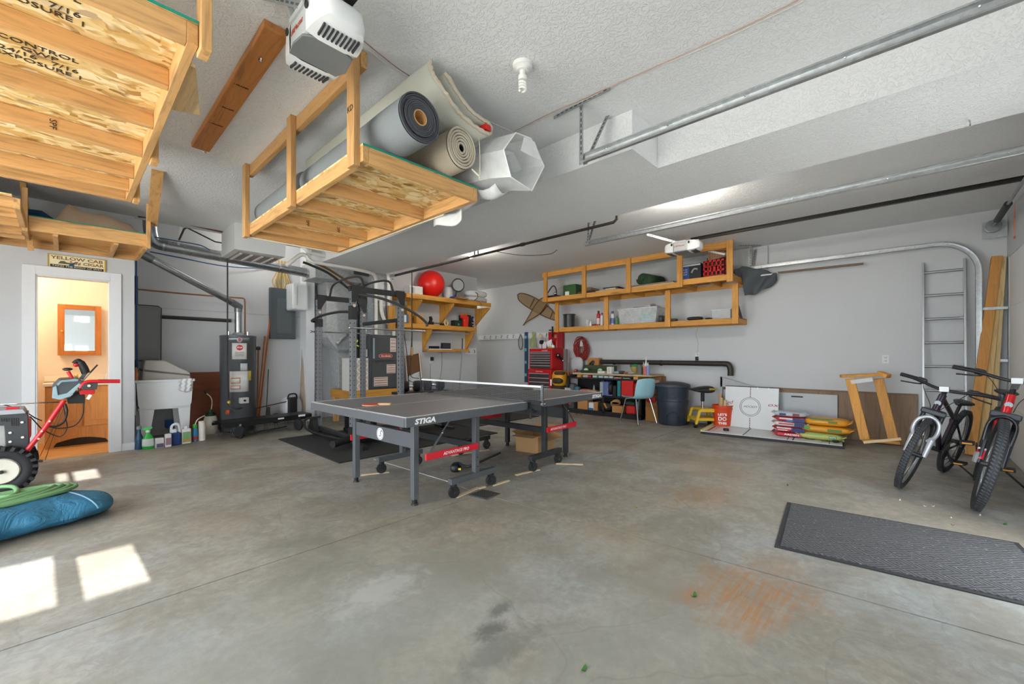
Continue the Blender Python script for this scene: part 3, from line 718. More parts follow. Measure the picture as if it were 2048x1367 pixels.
part(MB().tube(bez(PX(2037, 364, 7.2), PX(2039, 410, 7.2), PX(2034, 450, 7.2), PX(2033, 472, 7.2)), .006, 6).sphere(PX(2032, 474, 7.2), .02, 10), 'toggle', r, pm('#d2643c', .7))
# bulbs and sockets
def porcelain(r, c, z=ZC):
    x, y = c; return part(MB().lathe([(.0, -.04), (.035, -.04), (.04, -.03), (.058, -.02), (.062, 0), (.0, 0)], (x, y, z), 24), 'lamp_holder', r, pm('#e8e8e4', .3, 0, .03))
r = thing('spiral_bulb_lamp', 'unlit spiral fluorescent bulb in a white ceiling socket', 'lamp', (1.90, 1.70, 2.80)); porcelain(r, (1.90, 1.70))
m = MB(); m.cyl((1.90, 1.70, 2.925), (1.90, 1.70, 2.875), .018, n=16).cyl((1.90, 1.70, 2.89), (1.90, 1.70, 2.862), .026, n=18); part(m, 'bulb_base', r, pm('#f2f2ee', .3))
m = MB(); m.tube([Vector((1.90 + .019 * math.cos(t), 1.70 + .019 * math.sin(t), 2.858 - .0085 * t / PI)) for t in [k * .35 for k in range(62)]], .0072, 8); part(m, 'spiral_tube', r, pm('#f6f6f2', .25))
for (px_, py_, lab, e, X_) in ((1365, 405, 'lit bulb on the ceiling of the right bay near the door track', 26, None), (941, 511, 'lit bulb beside the dark pipe, at the back of the ceiling', 24, None)):
    p = PZ(px_, py_, 2.86); r = thing('ceiling_bulb', lab, 'lamp', (p.x, p.y, 2.82), 'lit ceiling bulbs'); porcelain(r, (p.x, p.y))
    part(MB().cyl((p.x, p.y, 2.93), (p.x, p.y, 2.885), .014, n=14), 'bulb_base', r, galv())
    part(MB().lathe([(.012, .045), (.016, .03), (.028, .008), (.03, -.012), (.02, -.03), (0, -.036)], (p.x, p.y, 2.85), 18), 'glass_bulb', r, emis('#fff0d8', 22, 'lit_bulb'))
    bulb_light((p.x, p.y, 2.80), e, r=.03)
r = thing('ceiling_bulb', 'added unseen bulb lighting the corner recess behind the shelf wall', 'lamp', (7.0, 9.1, 2.82)); porcelain(r, (7.0, 9.1)); part(MB().sphere((7.0, 9.1, 2.87), .035, 14), 'glass_bulb', r, emis('#fff0d8', 22)); bulb_light((7.0, 9.1, 2.80), 14)  # bulb added out of view to brighten the recess
r = thing('ceiling_bulb', 'added unseen bulb brightening the alcove above the round duct', 'lamp', (2.25, 7.75, 3.2)); porcelain(r, (2.25, 7.75), 3.35); part(MB().sphere((2.25, 7.75, 3.27), .035, 14), 'glass_bulb', r, emis('#fff0d8', 22)); bulb_light((2.25, 7.75, 3.2), 9, (1, .95, .88))  # invented bulb, added because the alcove came out too dark
r = thing('bathroom_lamp', 'warm bathroom ceiling lamp inside the doorway', 'lamp', (-.5, 7.9, 2.3)); part(MB().lathe([(.0, -.09), (.08, -.08), (.13, -.03), (.14, 0), (0, 0)], (-.5, 7.75, 2.4), 24), 'glass_shade', r, emis('#ffd9a0', 4)); bulb_light((-.5, 7.75, 2.26), 20, (1, .86, .68), .1)
# wires stapled to the ceiling
def wire(label, pts, rad, col, name='ceiling_wire', z=ZC - .006, cat='wire'):
    P_ = [PZ(a, c, z) for a, c in pts]
    for i, p in enumerate(P_): p.z += random.uniform(-.006, .002)
    m = MB(); m.tube(bez(*P_, n=6), rad, 6); return one(m, name, label, cat, pm(col, .5))
wire('pair of thin wires stapled along the ceiling from the nearer opener', [(725, 88), (770, 125), (808, 150), (850, 170), (905, 200), (960, 232), (1028, 264)], .0028, '#d6d4cf')
wire('red and white twisted bell wire on the ceiling beside the nearer opener', [(727, 82), (760, 108), (800, 138), (838, 162), (870, 178)], .0022, '#9c5a49')
wire('thin double wire crossing the ceiling above the nearest door track', [(1030, 266), (1090, 236), (1163, 203), (1270, 152), (1380, 106), (1500, 52), (1612, -2)], .0028, '#c9c4bd')
wire('second thin wire following the same line above the nearest door track', [(1030, 262), (1100, 226), (1170, 196), (1280, 146), (1400, 92), (1520, 38), (1610, -6)], .0022, '#b98f7c')
# dark pipe under the ceiling of the right bay
DP = pm('#2f2a27', .5, .3)
r = thing('gas_pipe', 'long dark pipe hung under the ceiling between the ball shelf and the right bay', 'pipe', (4.25, 4.7, 2.70))
part(MB().tube([(4.25, YW, 2.70), (4.25, 2.42, 2.70), (4.25, 2.38, 2.73), (4.25, 2.38, 2.80)], .017, 12), 'pipe_run', r, DP)
part(MB().cyl((4.25, 7.1, 2.70), (4.25, 5.1, 2.70), .022, n=12), 'dark_sleeve', r, pm('#33383c', .6))
for y in (3.8, 5.6): part(MB().cyl((4.25, y - .03, 2.70), (4.25, y + .03, 2.70), .024, n=12), 'coupling', r, pm('#4a3026', .5, .4))
for y in (4.7, 4.78, 2.75): part(MB().box((4.24, y - .006, 2.72), (4.26, y + .006, ZC)), 'hanger_strap', r, pm('#5a5452', .5, .5))
part(MB().cyl((4.25, 6.46, 2.69), (4.25, 6.46, 1.33), .010, n=10), 'drop_pipe', r, pm('#35322f', .5, .4))
part(MB().cyl((4.25, 6.46, 1.34), (4.25, 6.46, 1.22), .018, n=10).sphere((4.25, 6.46, 1.2), .03, 10), 'brass_valve', r, pm('#a97a3a', .4, .7))
part(MB().tube(bez((4.25, 4.35, 2.70), (4.45, 4.0, 2.62), (4.5, 3.55, 2.57), (4.52, 3.42, 2.61)), .004, 6), 'loose_wire', r, pm('#3c332e', .6))
# little marks and eye hook on the beam
m = MB(); q = PZ(1940, 246, ZB - .02); m.torus(q, .016, .003, (0, 1, 0), 14, 6); m.cyl(q + Vector((0, 0, .012)), q + Vector((0, 0, .024)), .003, n=6); one(m, 'eye_hook', 'small steel eye hook screwed into the white beam', 'hook', chrome())
# ================================================================ ping pong table and what lies around it
TA = math.radians(1.9); TN = Vector((1.625, 2.545, 0)); E1 = Vector((math.cos(TA), math.sin(TA), 0)); E2 = Vector((-math.sin(TA), math.cos(TA), 0))
def T(u, v, z): return TN + E1 * u + E2 * v + Vector((0, 0, z))
def tbox(m, u0, u1, v0, v1, z0, z1):
    m.add([T(u, v, z) for z in (z0, z1) for u, v in ((u0, v0), (u1, v0), (u1, v1), (u0, v1))], [(0, 3, 2, 1), (4, 5, 6, 7), (0, 1, 5, 4), (1, 2, 6, 5), (2, 3, 7, 6), (3, 0, 4, 7)]); return m
FR = pm('#56595d', .45, .1, .05); FRd = pm('#2f3134', .5, .1, .05); RED = pm('#d8102a', .4, 0, .04); BLK = pm('#17181a', .55, 0, .1); WH = pm('#eceded', .5, 0, .02)
TOP = pm('#707276', .42, 0, .05, 40)
tb = thing('table_tennis_table', 'grey table tennis table on wheeled undercarriages in the middle of the floor', 'table tennis table', T(1.37, .76, 0))
for h, (u0, u1) in enumerate(((0, 1.345), (1.395, 2.74))):
    o = part(tbox(MB(), u0, u1, 0, 1.525, .742, .76), 'tabletop', tb, TOP, bevel=.002)
    m = MB()
    tbox(m, u0, u1, 0, .02, .7601, .7608); tbox(m, u0, u1, 1.505, 1.525, .7601, .7608)
    ue = (u0, u0 + .02) if h == 0 else (u1 - .02, u1); tbox(m, *ue, .02, 1.505, .7601, .7608)
    part(m, 'boundary_line', o, WH); part(tbox(MB(), u0, u1, .7605, .7645, .7601, .7607), 'centre_line', o, WH)
    m = MB(); ap = .052
    tbox(m, u0, u1, -.004, .02, .742 - ap, .754); tbox(m, u0, u1, 1.505, 1.529, .742 - ap, .754); tbox(m, u0 - .004, u0 + .02, .02, 1.505, .742 - ap, .754); tbox(m, u1 - .02, u1 + .004, .02, 1.505, .742 - ap, .754)
    part(m, 'apron', tb, FR, bevel=.002)
    s = 1 if h == 0 else -1; O = 0 if h == 0 else 2.74
    U = lambda a: O + s * a
    for v in (.318, 1.242):
        part(tbox(MB(), U(.275), U(.325), v - .025, v + .025, .045, .70), 'leg', tb, FR if h == 0 else FRd, bevel=.004)
        m = MB(); c = T(U(.30), v, 0); m.cyl(c, c + Vector((0, 0, .012)), .028, .024, 16).cyl(c + Vector((0, 0, .012)), c + Vector((0, 0, .05)), .02, .022, 14); part(m, 'levelling_foot', tb, BLK)
    part(tbox(MB(), U(.285), U(.315), .343, 1.217, .45, .575), 'end_panel', tb, FR, bevel=.003)
    for v in (.205, 1.32):
        part(tbox(MB(), U(.57), U(1.11), v - .025, v + .025, .118, .168), 'foot_bar', tb, FR if h == 0 else FRd, bevel=.004)
        part(tbox(MB(), U(.84), U(.89), v - .025, v + .025, .168, .70), 'upright', tb, FR if h == 0 else FRd, bevel=.004)
        for uu in (.615, 1.06):
            c = T(U(uu), v, 0); m = MB(); ax = (E2 * .8 + E1 * .35).normalized(); m.mat(BLK)
            m.lathe([(.0, -.014), (.045, -.014), (.05, -.008), (.05, .008), (.045, .014), (0, .014)], c + Vector((0, 0, .05)), 24, ax); k = part(m, 'caster_wheel', tb)
            m = MB(); f = ax * .02; m.bar(c + f + Vector((0, 0, .045)), c + f + Vector((0, 0, .105)), .03, .004, ax); m.bar(c - f + Vector((0, 0, .045)), c - f + Vector((0, 0, .105)), .03, .004, ax); m.cyl(c + Vector((0, 0, .1)), c + Vector((0, 0, .12)), .027, n=16); m.bar(c + f * 1.2 + Vector((0, 0, .09)), c + f * 3.2 + Vector((0, 0, .085)), .03, .008)
            part(m, 'caster_fork', k, pm('#222326', .4, .3)); part(MB().cyl(c + Vector((0, 0, .05)) - ax * .022, c + Vector((0, 0, .05)) + ax * .022, .008, n=10), 'axle', k, chrome())
        vo = v + (-.03 if v < 1 else .03)
        o = part(tbox(MB(), U(.30), U(.865), vo - .008, vo + .008, .375, .43), 'red_brace', tb, RED, bevel=.004)
        if h == 0 and v < 1: lettering(o, 'ADVANTAGE PRO', WH, T(.61, vo - .0085, .402), E1, (0, 0, 1), .036, .28, shear=.25)
        if h == 1 and v < 1: lettering(o, 'ADVANTAGE PRO', WH, T(U(.66), vo - .0085, .402), E1, (0, 0, 1), .036, .30, shear=.25)
        m = MB(); m.bar(T(U(.335), vo, .42), T(U(.47), vo, .58), .006, .016); m.bar(T(U(.46), vo + .008, .565), T(U(.60), vo + .008, .72), .006, .012); part(m, 'folding_strut', tb, galv('#6b6e72', .4))
        part(MB().sphere(T(U(.465), vo - .004, .572), .008, 10), 'strut_rivet', tb, chrome())
        m = MB()
        for z in (.22, .30, .38): m.cyl(T(U(.889), v, z), T(U(.894), v, z), .007, n=8); m.cyl(T(U(.865), v - .024, z), T(U(.865), v - .028, z), .007, n=8)
        part(m, 'bolt_heads', tb, BLK)
    part(tbox(MB(), U(.845), U(.885), .23, 1.295, .37, .43), 'cross_beam', tb, FRd, bevel=.003)
    part(tbox(MB(), U(1.05), U(1.09), .23, 1.295, .125, .16) if False else tbox(MB(), U(.30), U(.34), .33, 1.2, .655, .69), 'top_crossbar', tb, FRd)
# logo roundel, brand lettering
o = MB(); c = T(.2845, .80, .512); o.cyl(c, c - E1 * .0015, .052, n=32); o = part(o, 'roundel', tb, pm('#e6e7e8', .5))
part(MB().torus(c - E1 * .002, .043, .0018, E1, 32, 6), 'roundel_ring', o, FR); lettering(o, 'S', FR, c - E1 * .002, -E2, (0, 0, 1), .075, shear=.4, name='roundel_mark')
lettering(tb, 'STIGA', WH, T(.162, -.0045, .722), E1, (0, 0, 1), .052, .185, shear=.18, bold=.0022)
lettering(tb, 'STIGA', WH, T(2.60, -.0045, .722), E1, (0, 0, 1), .05, .20, shear=.18, bold=.002)
# net
nt_ = thing('table_tennis_net', 'table tennis net with white top band clamped across the middle of the table', 'net', T(1.37, .76, .76))
nm = NB('net_mesh'); sp = nm.n('ShaderNodeSeparateXYZ', i={0: nm.obj()})
gx = nm.math('LESS_THAN', nm.math('FRACT', nm.math('MULTIPLY', sp.outputs[1], 70)), .45); gz = nm.math('LESS_THAN', nm.math('FRACT', nm.math('MULTIPLY', sp.outputs[2], 70)), .45)
nm.set(lin('#2c2e31'), .8); nm.t.links.new(nm.math('MULTIPLY_ADD', nm.math('MAXIMUM', gx, gz), .8, .0), nm.b.inputs['Alpha'])
m = MB(); m.add([T(1.368, -.13, .765), T(1.368, 1.655, .765), T(1.368, 1.655, .905), T(1.368, -.13, .905)], [(0, 1, 2, 3)]); part(m, 'netting', nt_, nm.m)
part(tbox(MB(), 1.362, 1.376, -.14, 1.665, .898, .916), 'top_band', nt_, WH)
for v, s in ((-.15, 1), (1.675, -1)):
    part(MB().bar(T(1.37, v, .73), T(1.37, v, .925), .022, .016, E1), 'net_post', nt_, FRd if s < 0 else galv('#7d8084', .3))
    m = MB(); tbox(m, 1.33, 1.41, min(v, v + s * .19), max(v, v + s * .19), .762, .772); tbox(m, 1.34, 1.40, min(v + s * .10, v + s * .18), max(v + s * .1, v + s * .18), .66, .70); tbox(m, 1.355, 1.385, min(v, v + s * .16), max(v, v + s * .16), .69, .735); m.cyl(T(1.37, v + s * .14, .60), T(1.37, v + s * .14, .67), .014, n=12); k = part(m, 'clamp', nt_, BLK)
    if s > 0: lettering(k, 'STIGA', WH, T(1.37, v - .009, .75), E1, (0, 0, 1), .018, .07, shear=.2)
# bats
def bat(label, u, v, ang, face, hw, col):
    r = thing('table_tennis_bat', label, 'bat', T(u, v, .761)); A = Matrix.Rotation(ang, 3, 'Z'); c = T(u, v, .761)
    def P(x, y, z): return c + A @ Vector((x, y, z))
    n = 28; poly = [(.075 * math.cos(2 * PI * k / n), .08 * math.sin(2 * PI * k / n)) for k in range(n)]
    for nm_, z0, z1, k, mm in (('lower_rubber', .0, .003, .98, pm('#22201f', .7)), ('blade', .003, .009, 1, pm('#dcb98a', .6)), ('upper_rubber', .009, .013, .98, face)):
        m = MB(); pts = [P(a * k, b * k, z) for z in (z0, z1) for a, b in poly]; m.add(pts, [tuple(range(n))[::-1], tuple(range(n, 2 * n))] + [(i, (i + 1) % n, n + (i + 1) % n, n + i) for i in range(n)]); part(m, nm_, r, mm)
    m = MB(); pts = [P(x, y * w_, z) for z in (-.0, .02) for x, w_, y in ((.06, 1, -.022), (.17, 1, -.016), (.175, 1, .016), (.06, 1, .022))]; m.add(pts, [(0, 3, 2, 1), (4, 5, 6, 7), (0, 1, 5, 4), (1, 2, 6, 5), (2, 3, 7, 6), (3, 0, 4, 7)]); part(m, 'handle', r, hw, bevel=.006)
    return r
q = PZ(742, 810, .762) - TN
bat('red rubber bat lying near the left corner of the table', q.dot(E1), q.dot(E2), -.75, pm('#c23f2c', .5), pm('#d8b183', .5), 1)
q = PZ(1056, 780, .762) - TN
bat('dark rubber bat with light handle lying beyond the net', q.dot(E1), q.dot(E2), -.5, pm('#1d1d1f', .5), pm('#cfd0d2', .4), 1)
# rubber mats under rack and table
def mat_(label, x0, x1, y0, y1): one(MB().box((x0, y0, 0), (x1, y1, .012)), 'rubber_mat', label, 'mat', pm('#252628', .85, 0, .25, 60, .3, 200), 'black rubber gym mats')
mat_('black rubber gym mat under the squat rack, running beneath the near half of the table', 2.07, 4.54, 4.57, 6.50)
mat_('black rubber gym mat behind the table near the tool chest', 4.58, 6.36, 5.24, 6.72)
# floor drain
r = thing('floor_drain', 'square black ribbed floor drain cover where the floor joints meet', 'drain', (2.42, 2.48, 0))
dc = [PZ(935, 999), PZ(1001, 996), PZ(995, 981), PZ(942, 982)]
ctr = sum(dc, Vector()) / 4
part(MB().cbox((ctr.x, ctr.y, .002), (.20, .20, .008), .15), 'frame', r, pm('#5f5b54', .8))
m = MB()
for k in range(9): m.cbox((ctr.x + .08 - k * .02, ctr.y, .008), (.010, .17, .008), .15)
part(m, 'grate_ribs', r, pm('#34322e', .8))
# wood shims near the casters
def stick(label, a, b, w=.035, col='#dcc4a0', h=.008):
    p, q = PZ(*a), PZ(*b); m = MB(); z = Vector((0, 0, h / 2)); m.bar(p + z, q + z, w, h); one(m, 'wood_shim', label, 'wood scrap', wood(col, 'x', .85, 'shim'), 'wooden shims around the table')
stick('pale wood shim tapering beside the near caster and the drain', (912, 995), (957, 975))
stick('short pale wood shim under the near undercarriage, its right wheel', (957, 977), (990, 968), .03)
stick('short pale shim beyond the drain, right of the near undercarriage', (985, 971), (1018, 961), .03)
stick('small dark gap-toothed shim between two pale ones by the near caster', (972, 974), (992, 968), .02, '#5a5148', .012)
stick('pale shim lying by the far undercarriage, left caster', (1032, 950), (1078, 939))
stick('pale shim lying right of the far undercarriage casters', (1112, 927), (1166, 929))
stick('pale shim behind the near undercarriage, its far wheel', (903, 911), (978, 899), .03)
stick('long pale shim beside the left legs of the table', (722, 950), (778, 944), .03)
m = MB(); p, q = PZ(748, 918), PZ(915, 968); m.bar(p + Vector((0, 0, .001)), q + Vector((0, 0, .001)), .006, .002); one(m, 'white_tape_line', 'thin white line stuck on the floor under the table', 'tape', WH)
for (a, c, l) in ((752, 937, 'scrap of blue tape on the floor left of the table'), (604, 901, 'scrap of blue tape beside the rubber mat corner')):
    p = PZ(a, c); m = MB(); m.prism([(0, 0), (.05, .01), (.06, .03), (.03, .035), (.01, .05)], p + Vector((0, 0, .0005)), (1, 0, 0), (0, 1, 0), .001); one(m, 'blue_tape', l, 'tape', pm('#3e74b8', .7))
# garden tool under the table
r = thing('weed_trimmer', 'black battery tool lying on the floor under the table', 'garden tool', PZ(915, 942))
p = PZ(912, 942); part(pebble(MB(), p + Vector((0, 0, .045)), (.17, .10, .09), .6), 'motor_head', r, pm('#1d2022', .5)); part(MB().tube(bez(p + Vector((.03, .0, .08)), PZ(935, 932, .09), PZ(958, 924, .1), PZ(1000, 905, .03)), .012, 10), 'shaft', r, pm('#222427', .5))
part(MB().cbox(p + Vector((-.03, -.06, .04)), (.07, .012, .02), -.7), 'yellow_label', r, pm('#e5d23c', .5))
# open cardboard box under the far half
r = thing('cardboard_box', 'open empty cardboard box standing on the floor under the far half of the table', 'box', PZ(1058, 905))
CB = pm('#b08a5e', .85, 0, .08); CBd = pm('#96724a', .85, 0, .08)
a = PZ(1032, 901); bb = PZ(1076, 907); cc = PZ(1112, 893); hh = .21
ex = (bb - a); ey = (cc - bb) * .9
def bx(u, v, z): return a + ex * u + ey * v + Vector((0, 0, z))
m = MB(); t = .005
for (u0, v0, u1, v1) in ((0, 0, 1, 0), (1, 0, 1, 1), (0, 1, 1, 1), (0, 0, 0, 1)):
    m.bar(bx(u0, v0, hh / 2), bx(u1, v1, hh / 2), t, hh)
m.bar(bx(.5, 0, .003), bx(.5, 1, .003), ex.length, .005); part(m, 'box_walls', r, CB)
def flap(p, q, d): part(MB().add([p, q, q + d - (q - p) * .02, p + d + (q - p) * .02], [(0, 1, 2, 3)]), 'flap', r, CB, solid=.005)
n1 = Vector((ex.y, -ex.x, 0)).normalized(); n2 = Vector((ey.y, -ey.x, 0)).normalized()
flap(bx(0, 0, hh), bx(1, 0, hh), n1 * .09 + Vector((0, 0, -.015)) - ex * .08); flap(bx(0, 1, hh), bx(1, 1, hh), -n1 * .06 + Vector((0, 0, .08))); flap(bx(1, 0, hh), bx(1, 1, hh), n2 * .13 + Vector((0, 0, -.05))); flap(bx(0, 0, hh), bx(0, 1, hh), -n2 * .07 + Vector((0, 0, .03)))

# ================================================================ squat rack with its gear
SG = pm('#7d8085', .42, .3, .05); SK = pm('#2a2b2d', .5, .1, .08); BAR = pm('#3a3633', .5, .1)
A_, B_, C_, D_ = Vector((2.60, 6.42, 0)), Vector((2.56, 5.25, 0)), Vector((3.30, 6.42, 0)), Vector((3.27, 5.25, 0))
r = thing('squat_rack', 'grey steel squat rack with pull-up bars standing behind the left end of the table', 'exercise rack', (2.9, 5.8, .012)); zf = .012
for P_ in (A_, B_, C_, D_):
    o = part(MB().box((P_.x - .035, P_.y - .035, zf + .05), (P_.x + .035, P_.y + .035, 2.05)), 'upright', r, SG, bevel=.004)
    m = MB()
    for k in range(28): z = .25 + k * .062; m.cyl((P_.x - .0355, P_.y, z), (P_.x - .037, P_.y, z), .011, n=10); m.cyl((P_.x, P_.y - .0355, z), (P_.x, P_.y - .037, z), .006, n=8)
    part(m, 'adjustment_holes', o, pm('#121314', .8))
for (P_, Q_) in ((A_, C_), (B_, D_)):
    p, q = P_ + Vector((-.05, 0, 2.06)), Q_ + Vector((.05, 0, 2.06)); part(MB().bar(p, q, .06, .07), 'top_beam', r, SK, bevel=.004)
    for e, s in ((P_, 1), (Q_, -1)):
        m = MB(); m.prism([(0, 2.10), (.14 * s, 2.10), (.14 * s, 2.04), (.05 * s, 1.88), (0, 1.88)], (e.x - .037 * s, e.y - .038, 0), (1, 0, 0), (0, 0, 1), .004); g = part(m, 'gusset_plate', r, SK)
        part(MB().cyl((e.x, e.y - .037, 1.84), (e.x, e.y - .042, 1.84), .02, n=16), 'badge', r, pm('#e2c9b8', .5))
for (P_, Q_) in ((A_, B_), (C_, D_)):
    part(MB().bar(P_ + Vector((0, 0, 1.70 if P_ is C_ else .12)), Q_ + Vector((0, 0, 1.70 if P_ is C_ else .12)), .05, .05), 'side_brace', r, SK, bevel=.004)
    part(MB().bar(P_ + Vector((0, .2, zf + .03)), Q_ + Vector((0, -.33, zf + .03)), .08, .06), 'base_skid', r, pm('#1c1d1f', .5), bevel=.006)
    for e, s in ((P_, 1), (Q_, -1)):
        m = MB(); m.prism([(-.14, .06), (.10, .06), (.04, .26), (-.04, .26)], (e.x - .037, e.y, zf), (0, -s, 0), (0, 0, 1), .074); part(m, 'base_gusset', r, pm('#1f2022', .5))
# bent pull-up bars on top
for (P_, Q_, dx) in ((A_, B_, .16), (C_, D_, -.12), ):
    m = MB(); p = P_ + Vector((dx, 0, 2.09)); q = Q_ + Vector((dx, 0, 2.09)); d = q - p
    m.tube(bez(p, p + d * .12 + Vector((0, 0, .16)), p + d * .5 + Vector((0, 0, .20)), p + d * .88 + Vector((0, 0, .16)), q, n=6), .016, 10); part(m, 'pull_up_bar', r, BAR)
m = MB(); m.tube(bez((2.56, 5.25, 2.0), (2.9, 5.1, 1.95), (3.25, 4.95, 1.80), (3.45, 4.9, 1.66), (3.47, 4.9, 1.60), n=6), .018, 10); part(m, 'curved_handle', r, BAR)
# dip handle ring on left side
m = MB(); m.tube(bez((2.56, 5.25, 1.76), (2.52, 5.6, 1.78), (2.50, 6.1, 1.76), (2.50, 6.42, 1.71), (2.58, 6.50, 1.70), n=6), .018, 10); part(m, 'dip_handle', r, SK)
m = MB(); m.box((2.515, 5.21, 1.66), (2.605, 5.29, 1.84)); m.box((2.555, 6.38, 1.62), (2.645, 6.46, 1.74)); part(m, 'handle_bracket', r, SK, bevel=.004)
for (y, x1) in ((5.21, 3.62), (6.46, 3.4)):
    m = MB(); m.cyl((2.50, y, 1.55), (x1, y, 1.55), .011, n=12).sphere((2.50, y, 1.55), .018, 12).cyl((x1, y, 1.55), (x1 + .03, y, 1.55), .016, n=12); part(m, 'safety_bar', r, chrome())
part(MB().tube(bez((3.12, 6.44, 1.53), (3.14, 6.40, 1.46), (3.10, 6.40, 1.43), (3.2, 6.4, 1.44), (3.16, 6.4, 1.37), (3.22, 6.4, 1.34), n=5), .009, 6), 'yellow_strap', r, pm('#d8d43a', .7))
part(MB().bar((3.305, 5.30, 1.5), (3.31, 5.30, .7), .02, .02), 'cable_guide', r, BLK)
m = MB(); m.box((3.225, 5.2, 1.9), (3.24, 5.3, 2.0)); lettering(r, 'CX', pm('#e8e0d8', .5), (3.15, 6.38, 1.93), (1, 0, 0), (0, 0, 1), .07, name='maker_mark'); part(MB().box((3.09, 6.382, 1.885), (3.15, 6.388, 1.955)), 'red_badge', r, pm('#c6452e', .5))
# low pulley hook and hanging cables
m = MB(); m.tube(bez((3.30, 5.22, 1.52), (3.36, 5.18, 1.0), (3.34, 5.16, .85), (3.42, 5.1, .8), n=8), .005, 6); m.tube(bez((3.42, 5.2, 1.52), (3.40, 5.2, 1.1), (3.38, 5.16, .9), (3.5, 5.14, .86), n=8), .005, 6); part(m, 'cable', r, BLK)
# adjustable bench lying under the rack
r = thing('weight_bench', 'black padded weight bench with curved foot bar inside the squat rack', 'bench', (2.6, 5.6, .012))
part(MB().tube(bez(PX(640, 833, 2.45), PX(612, 838, 2.4), PX(612, 856, 2.38), PX(640, 868, 2.4), PX(690, 880, 2.45), n=8), .016, 10), 'curved_bar', r, BLK)
part(MB().cyl((2.25, 5.15, .1), (2.75, 5.35, .12), .045, n=18), 'foam_roller', r, pm('#1c1c1e', .7)); part(MB().cyl((3.35, 4.95, .32), (3.75, 4.95, .30), .045, n=18), 'foam_roller', r, pm('#1c1c1e', .7))
part(MB().cbox((2.95, 5.75, .42), (.28, 1.1, .08)), 'pad', r, pm('#202124', .5), bevel=.02); part(MB().box((2.92, 5.3, .04), (2.98, 6.3, .09)), 'spine', r, BLK)
for y in (5.4, 6.2): part(MB().box((2.92, y, .08), (2.98, y + .06, .38)), 'leg', r, BLK)
part(MB().box((2.7, 5.38, .012), (3.2, 5.44, .06)), 'base_bar', r, BLK)
# dumbbells on a stand behind the rack
def dumbbell(label, c, d, R=.085, L=.34):
    c = Vector(c); d = Vector(d).normalized(); r = thing('adjustable_dumbbell', label, 'dumbbell', c - Vector((0, 0, R)), 'dumbbells by the squat rack')
    for s in (-1, 1):
        m = MB(); prof = []
        for k in range(6): x = .05 + k * .019; rr = R * (1 if k < 5 else .85) * (.94 if k == 0 else 1); prof += [(rr * .88, x), (rr, x + .003), (rr, x + .013), (rr * .88, x + .016)]
        m.lathe([(.02, .045)] + prof + [(.0, .165)], c, 26, d * s); part(m, 'plate_stack', r, pm('#17181a', .45))
    part(MB().cyl(c - d * .06, c + d * .06, .017, n=14), 'handle', r, chrome()); return r
st = thing('dumbbell_stand', 'low black stand holding the dumbbells right of the squat rack', 'stand', (3.9, 5.6, 0))
g1 = PD(846, 772, 6.55)
part(MB().box((g1.x - .42, g1.y - .18, .60), (g1.x + .45, g1.y + .22, .64)), 'tray', st, SK, bevel=.005)
for dx in (-.40, .4): part(MB().box((g1.x + dx, g1.y - .02, 0), (g1.x + dx + .05, g1.y + .05, .60)), 'post', st, SK); part(MB().box((g1.x + dx, g1.y - .22, 0), (g1.x + dx + .05, g1.y + .25, .05)), 'foot', st, SK)
dumbbell('adjustable black dumbbell, left one on the stand', (g1.x - .22, g1.y, .725), (1, -.25, 0)); dumbbell('adjustable black dumbbell, right one on the stand behind the net post', (g1.x + .22, g1.y + .02, .725), (1, -.35, 0))
# ================================================================ bathroom seen through the doorway
OAK = wood('#c58a4c', 'z', .75, 'oak'); OAKx = wood('#c58a4c', 'x', .75, 'oak')
r = thing('medicine_cabinet', 'oak framed mirror cabinet on the peach bathroom wall', 'mirror cabinet', (.13, 8.3, 1.2)); FX0, FX1, FZ0, FZ1, fy = -.075, .345, 1.195, 1.885, 8.28
part(MB().box((FX0 + .01, fy + .02, FZ0 + .01), (FX1 - .01, 8.40, FZ1 - .01)), 'body', r, OAK)
m = MB(); w_ = .065
m.box((FX0, fy, FZ0), (FX0 + w_, fy + .02, FZ1)); m.box((FX1 - w_, fy, FZ0), (FX1, fy + .02, FZ1)); part(m, 'frame_stiles', r, wood('#b8712f', 'z', .7, 'frame_oak'), bevel=.004)
for q in (FZ0, FZ1 - w_): part(MB().box((FX0 + w_, fy, q), (FX1 - w_, fy + .02, q + w_)), 'frame_rail', r, wood('#b8712f', 'x', .7, 'frame_oak'), bevel=.004)
mm = NB('mirror'); mm.set((.86, .9, .9, 1), .02, 1.0); part(MB().box((FX0 + w_, fy + .008, FZ0 + w_), (FX1 - w_, fy + .014, FZ1 - w_)), 'mirror_glass', r, mm.m)
part(MB().sphere((FX0 + .04, fy - .012, 1.52), .014, 12), 'knob', r, pm('#d8b25a', .3, .8))
r = thing('vanity_cabinet', 'oak vanity cabinet with cream counter in the bathroom', 'cabinet', (.15, 8.1, 0)); vy = 7.88
part(MB().box((-.18, vy, .012), (.478, 8.40, .80)), 'body', r, OAK, bevel=.003)
part(MB().box((-.20, vy - .03, .80), (.478, 8.40, .84)).box((-.20, 8.36, .84), (.478, 8.40, .92)), 'counter', r, pm('#efe3cf', .3, 0, .03), bevel=.008)
for x0_, x1_ in ((-.165, .155), (.165, .475)):
    d = part(MB().box((x0_, vy - .018, .27), (x1_, vy, .785)), 'door', r, OAK, bevel=.005); part(MB().box((x0_ + .06, vy - .026, .34), (x1_ - .06, vy - .018, .71)), 'raised_panel', d, OAK, bevel=.01)
m = MB(); n = 12; poly = [(.02, 0), (.05, .05)] + [(.05 + .45 * k / n, .05 + .045 * math.sin(PI * k / n)) for k in range(1, n)] + [(.50, .05), (.53, 0)]
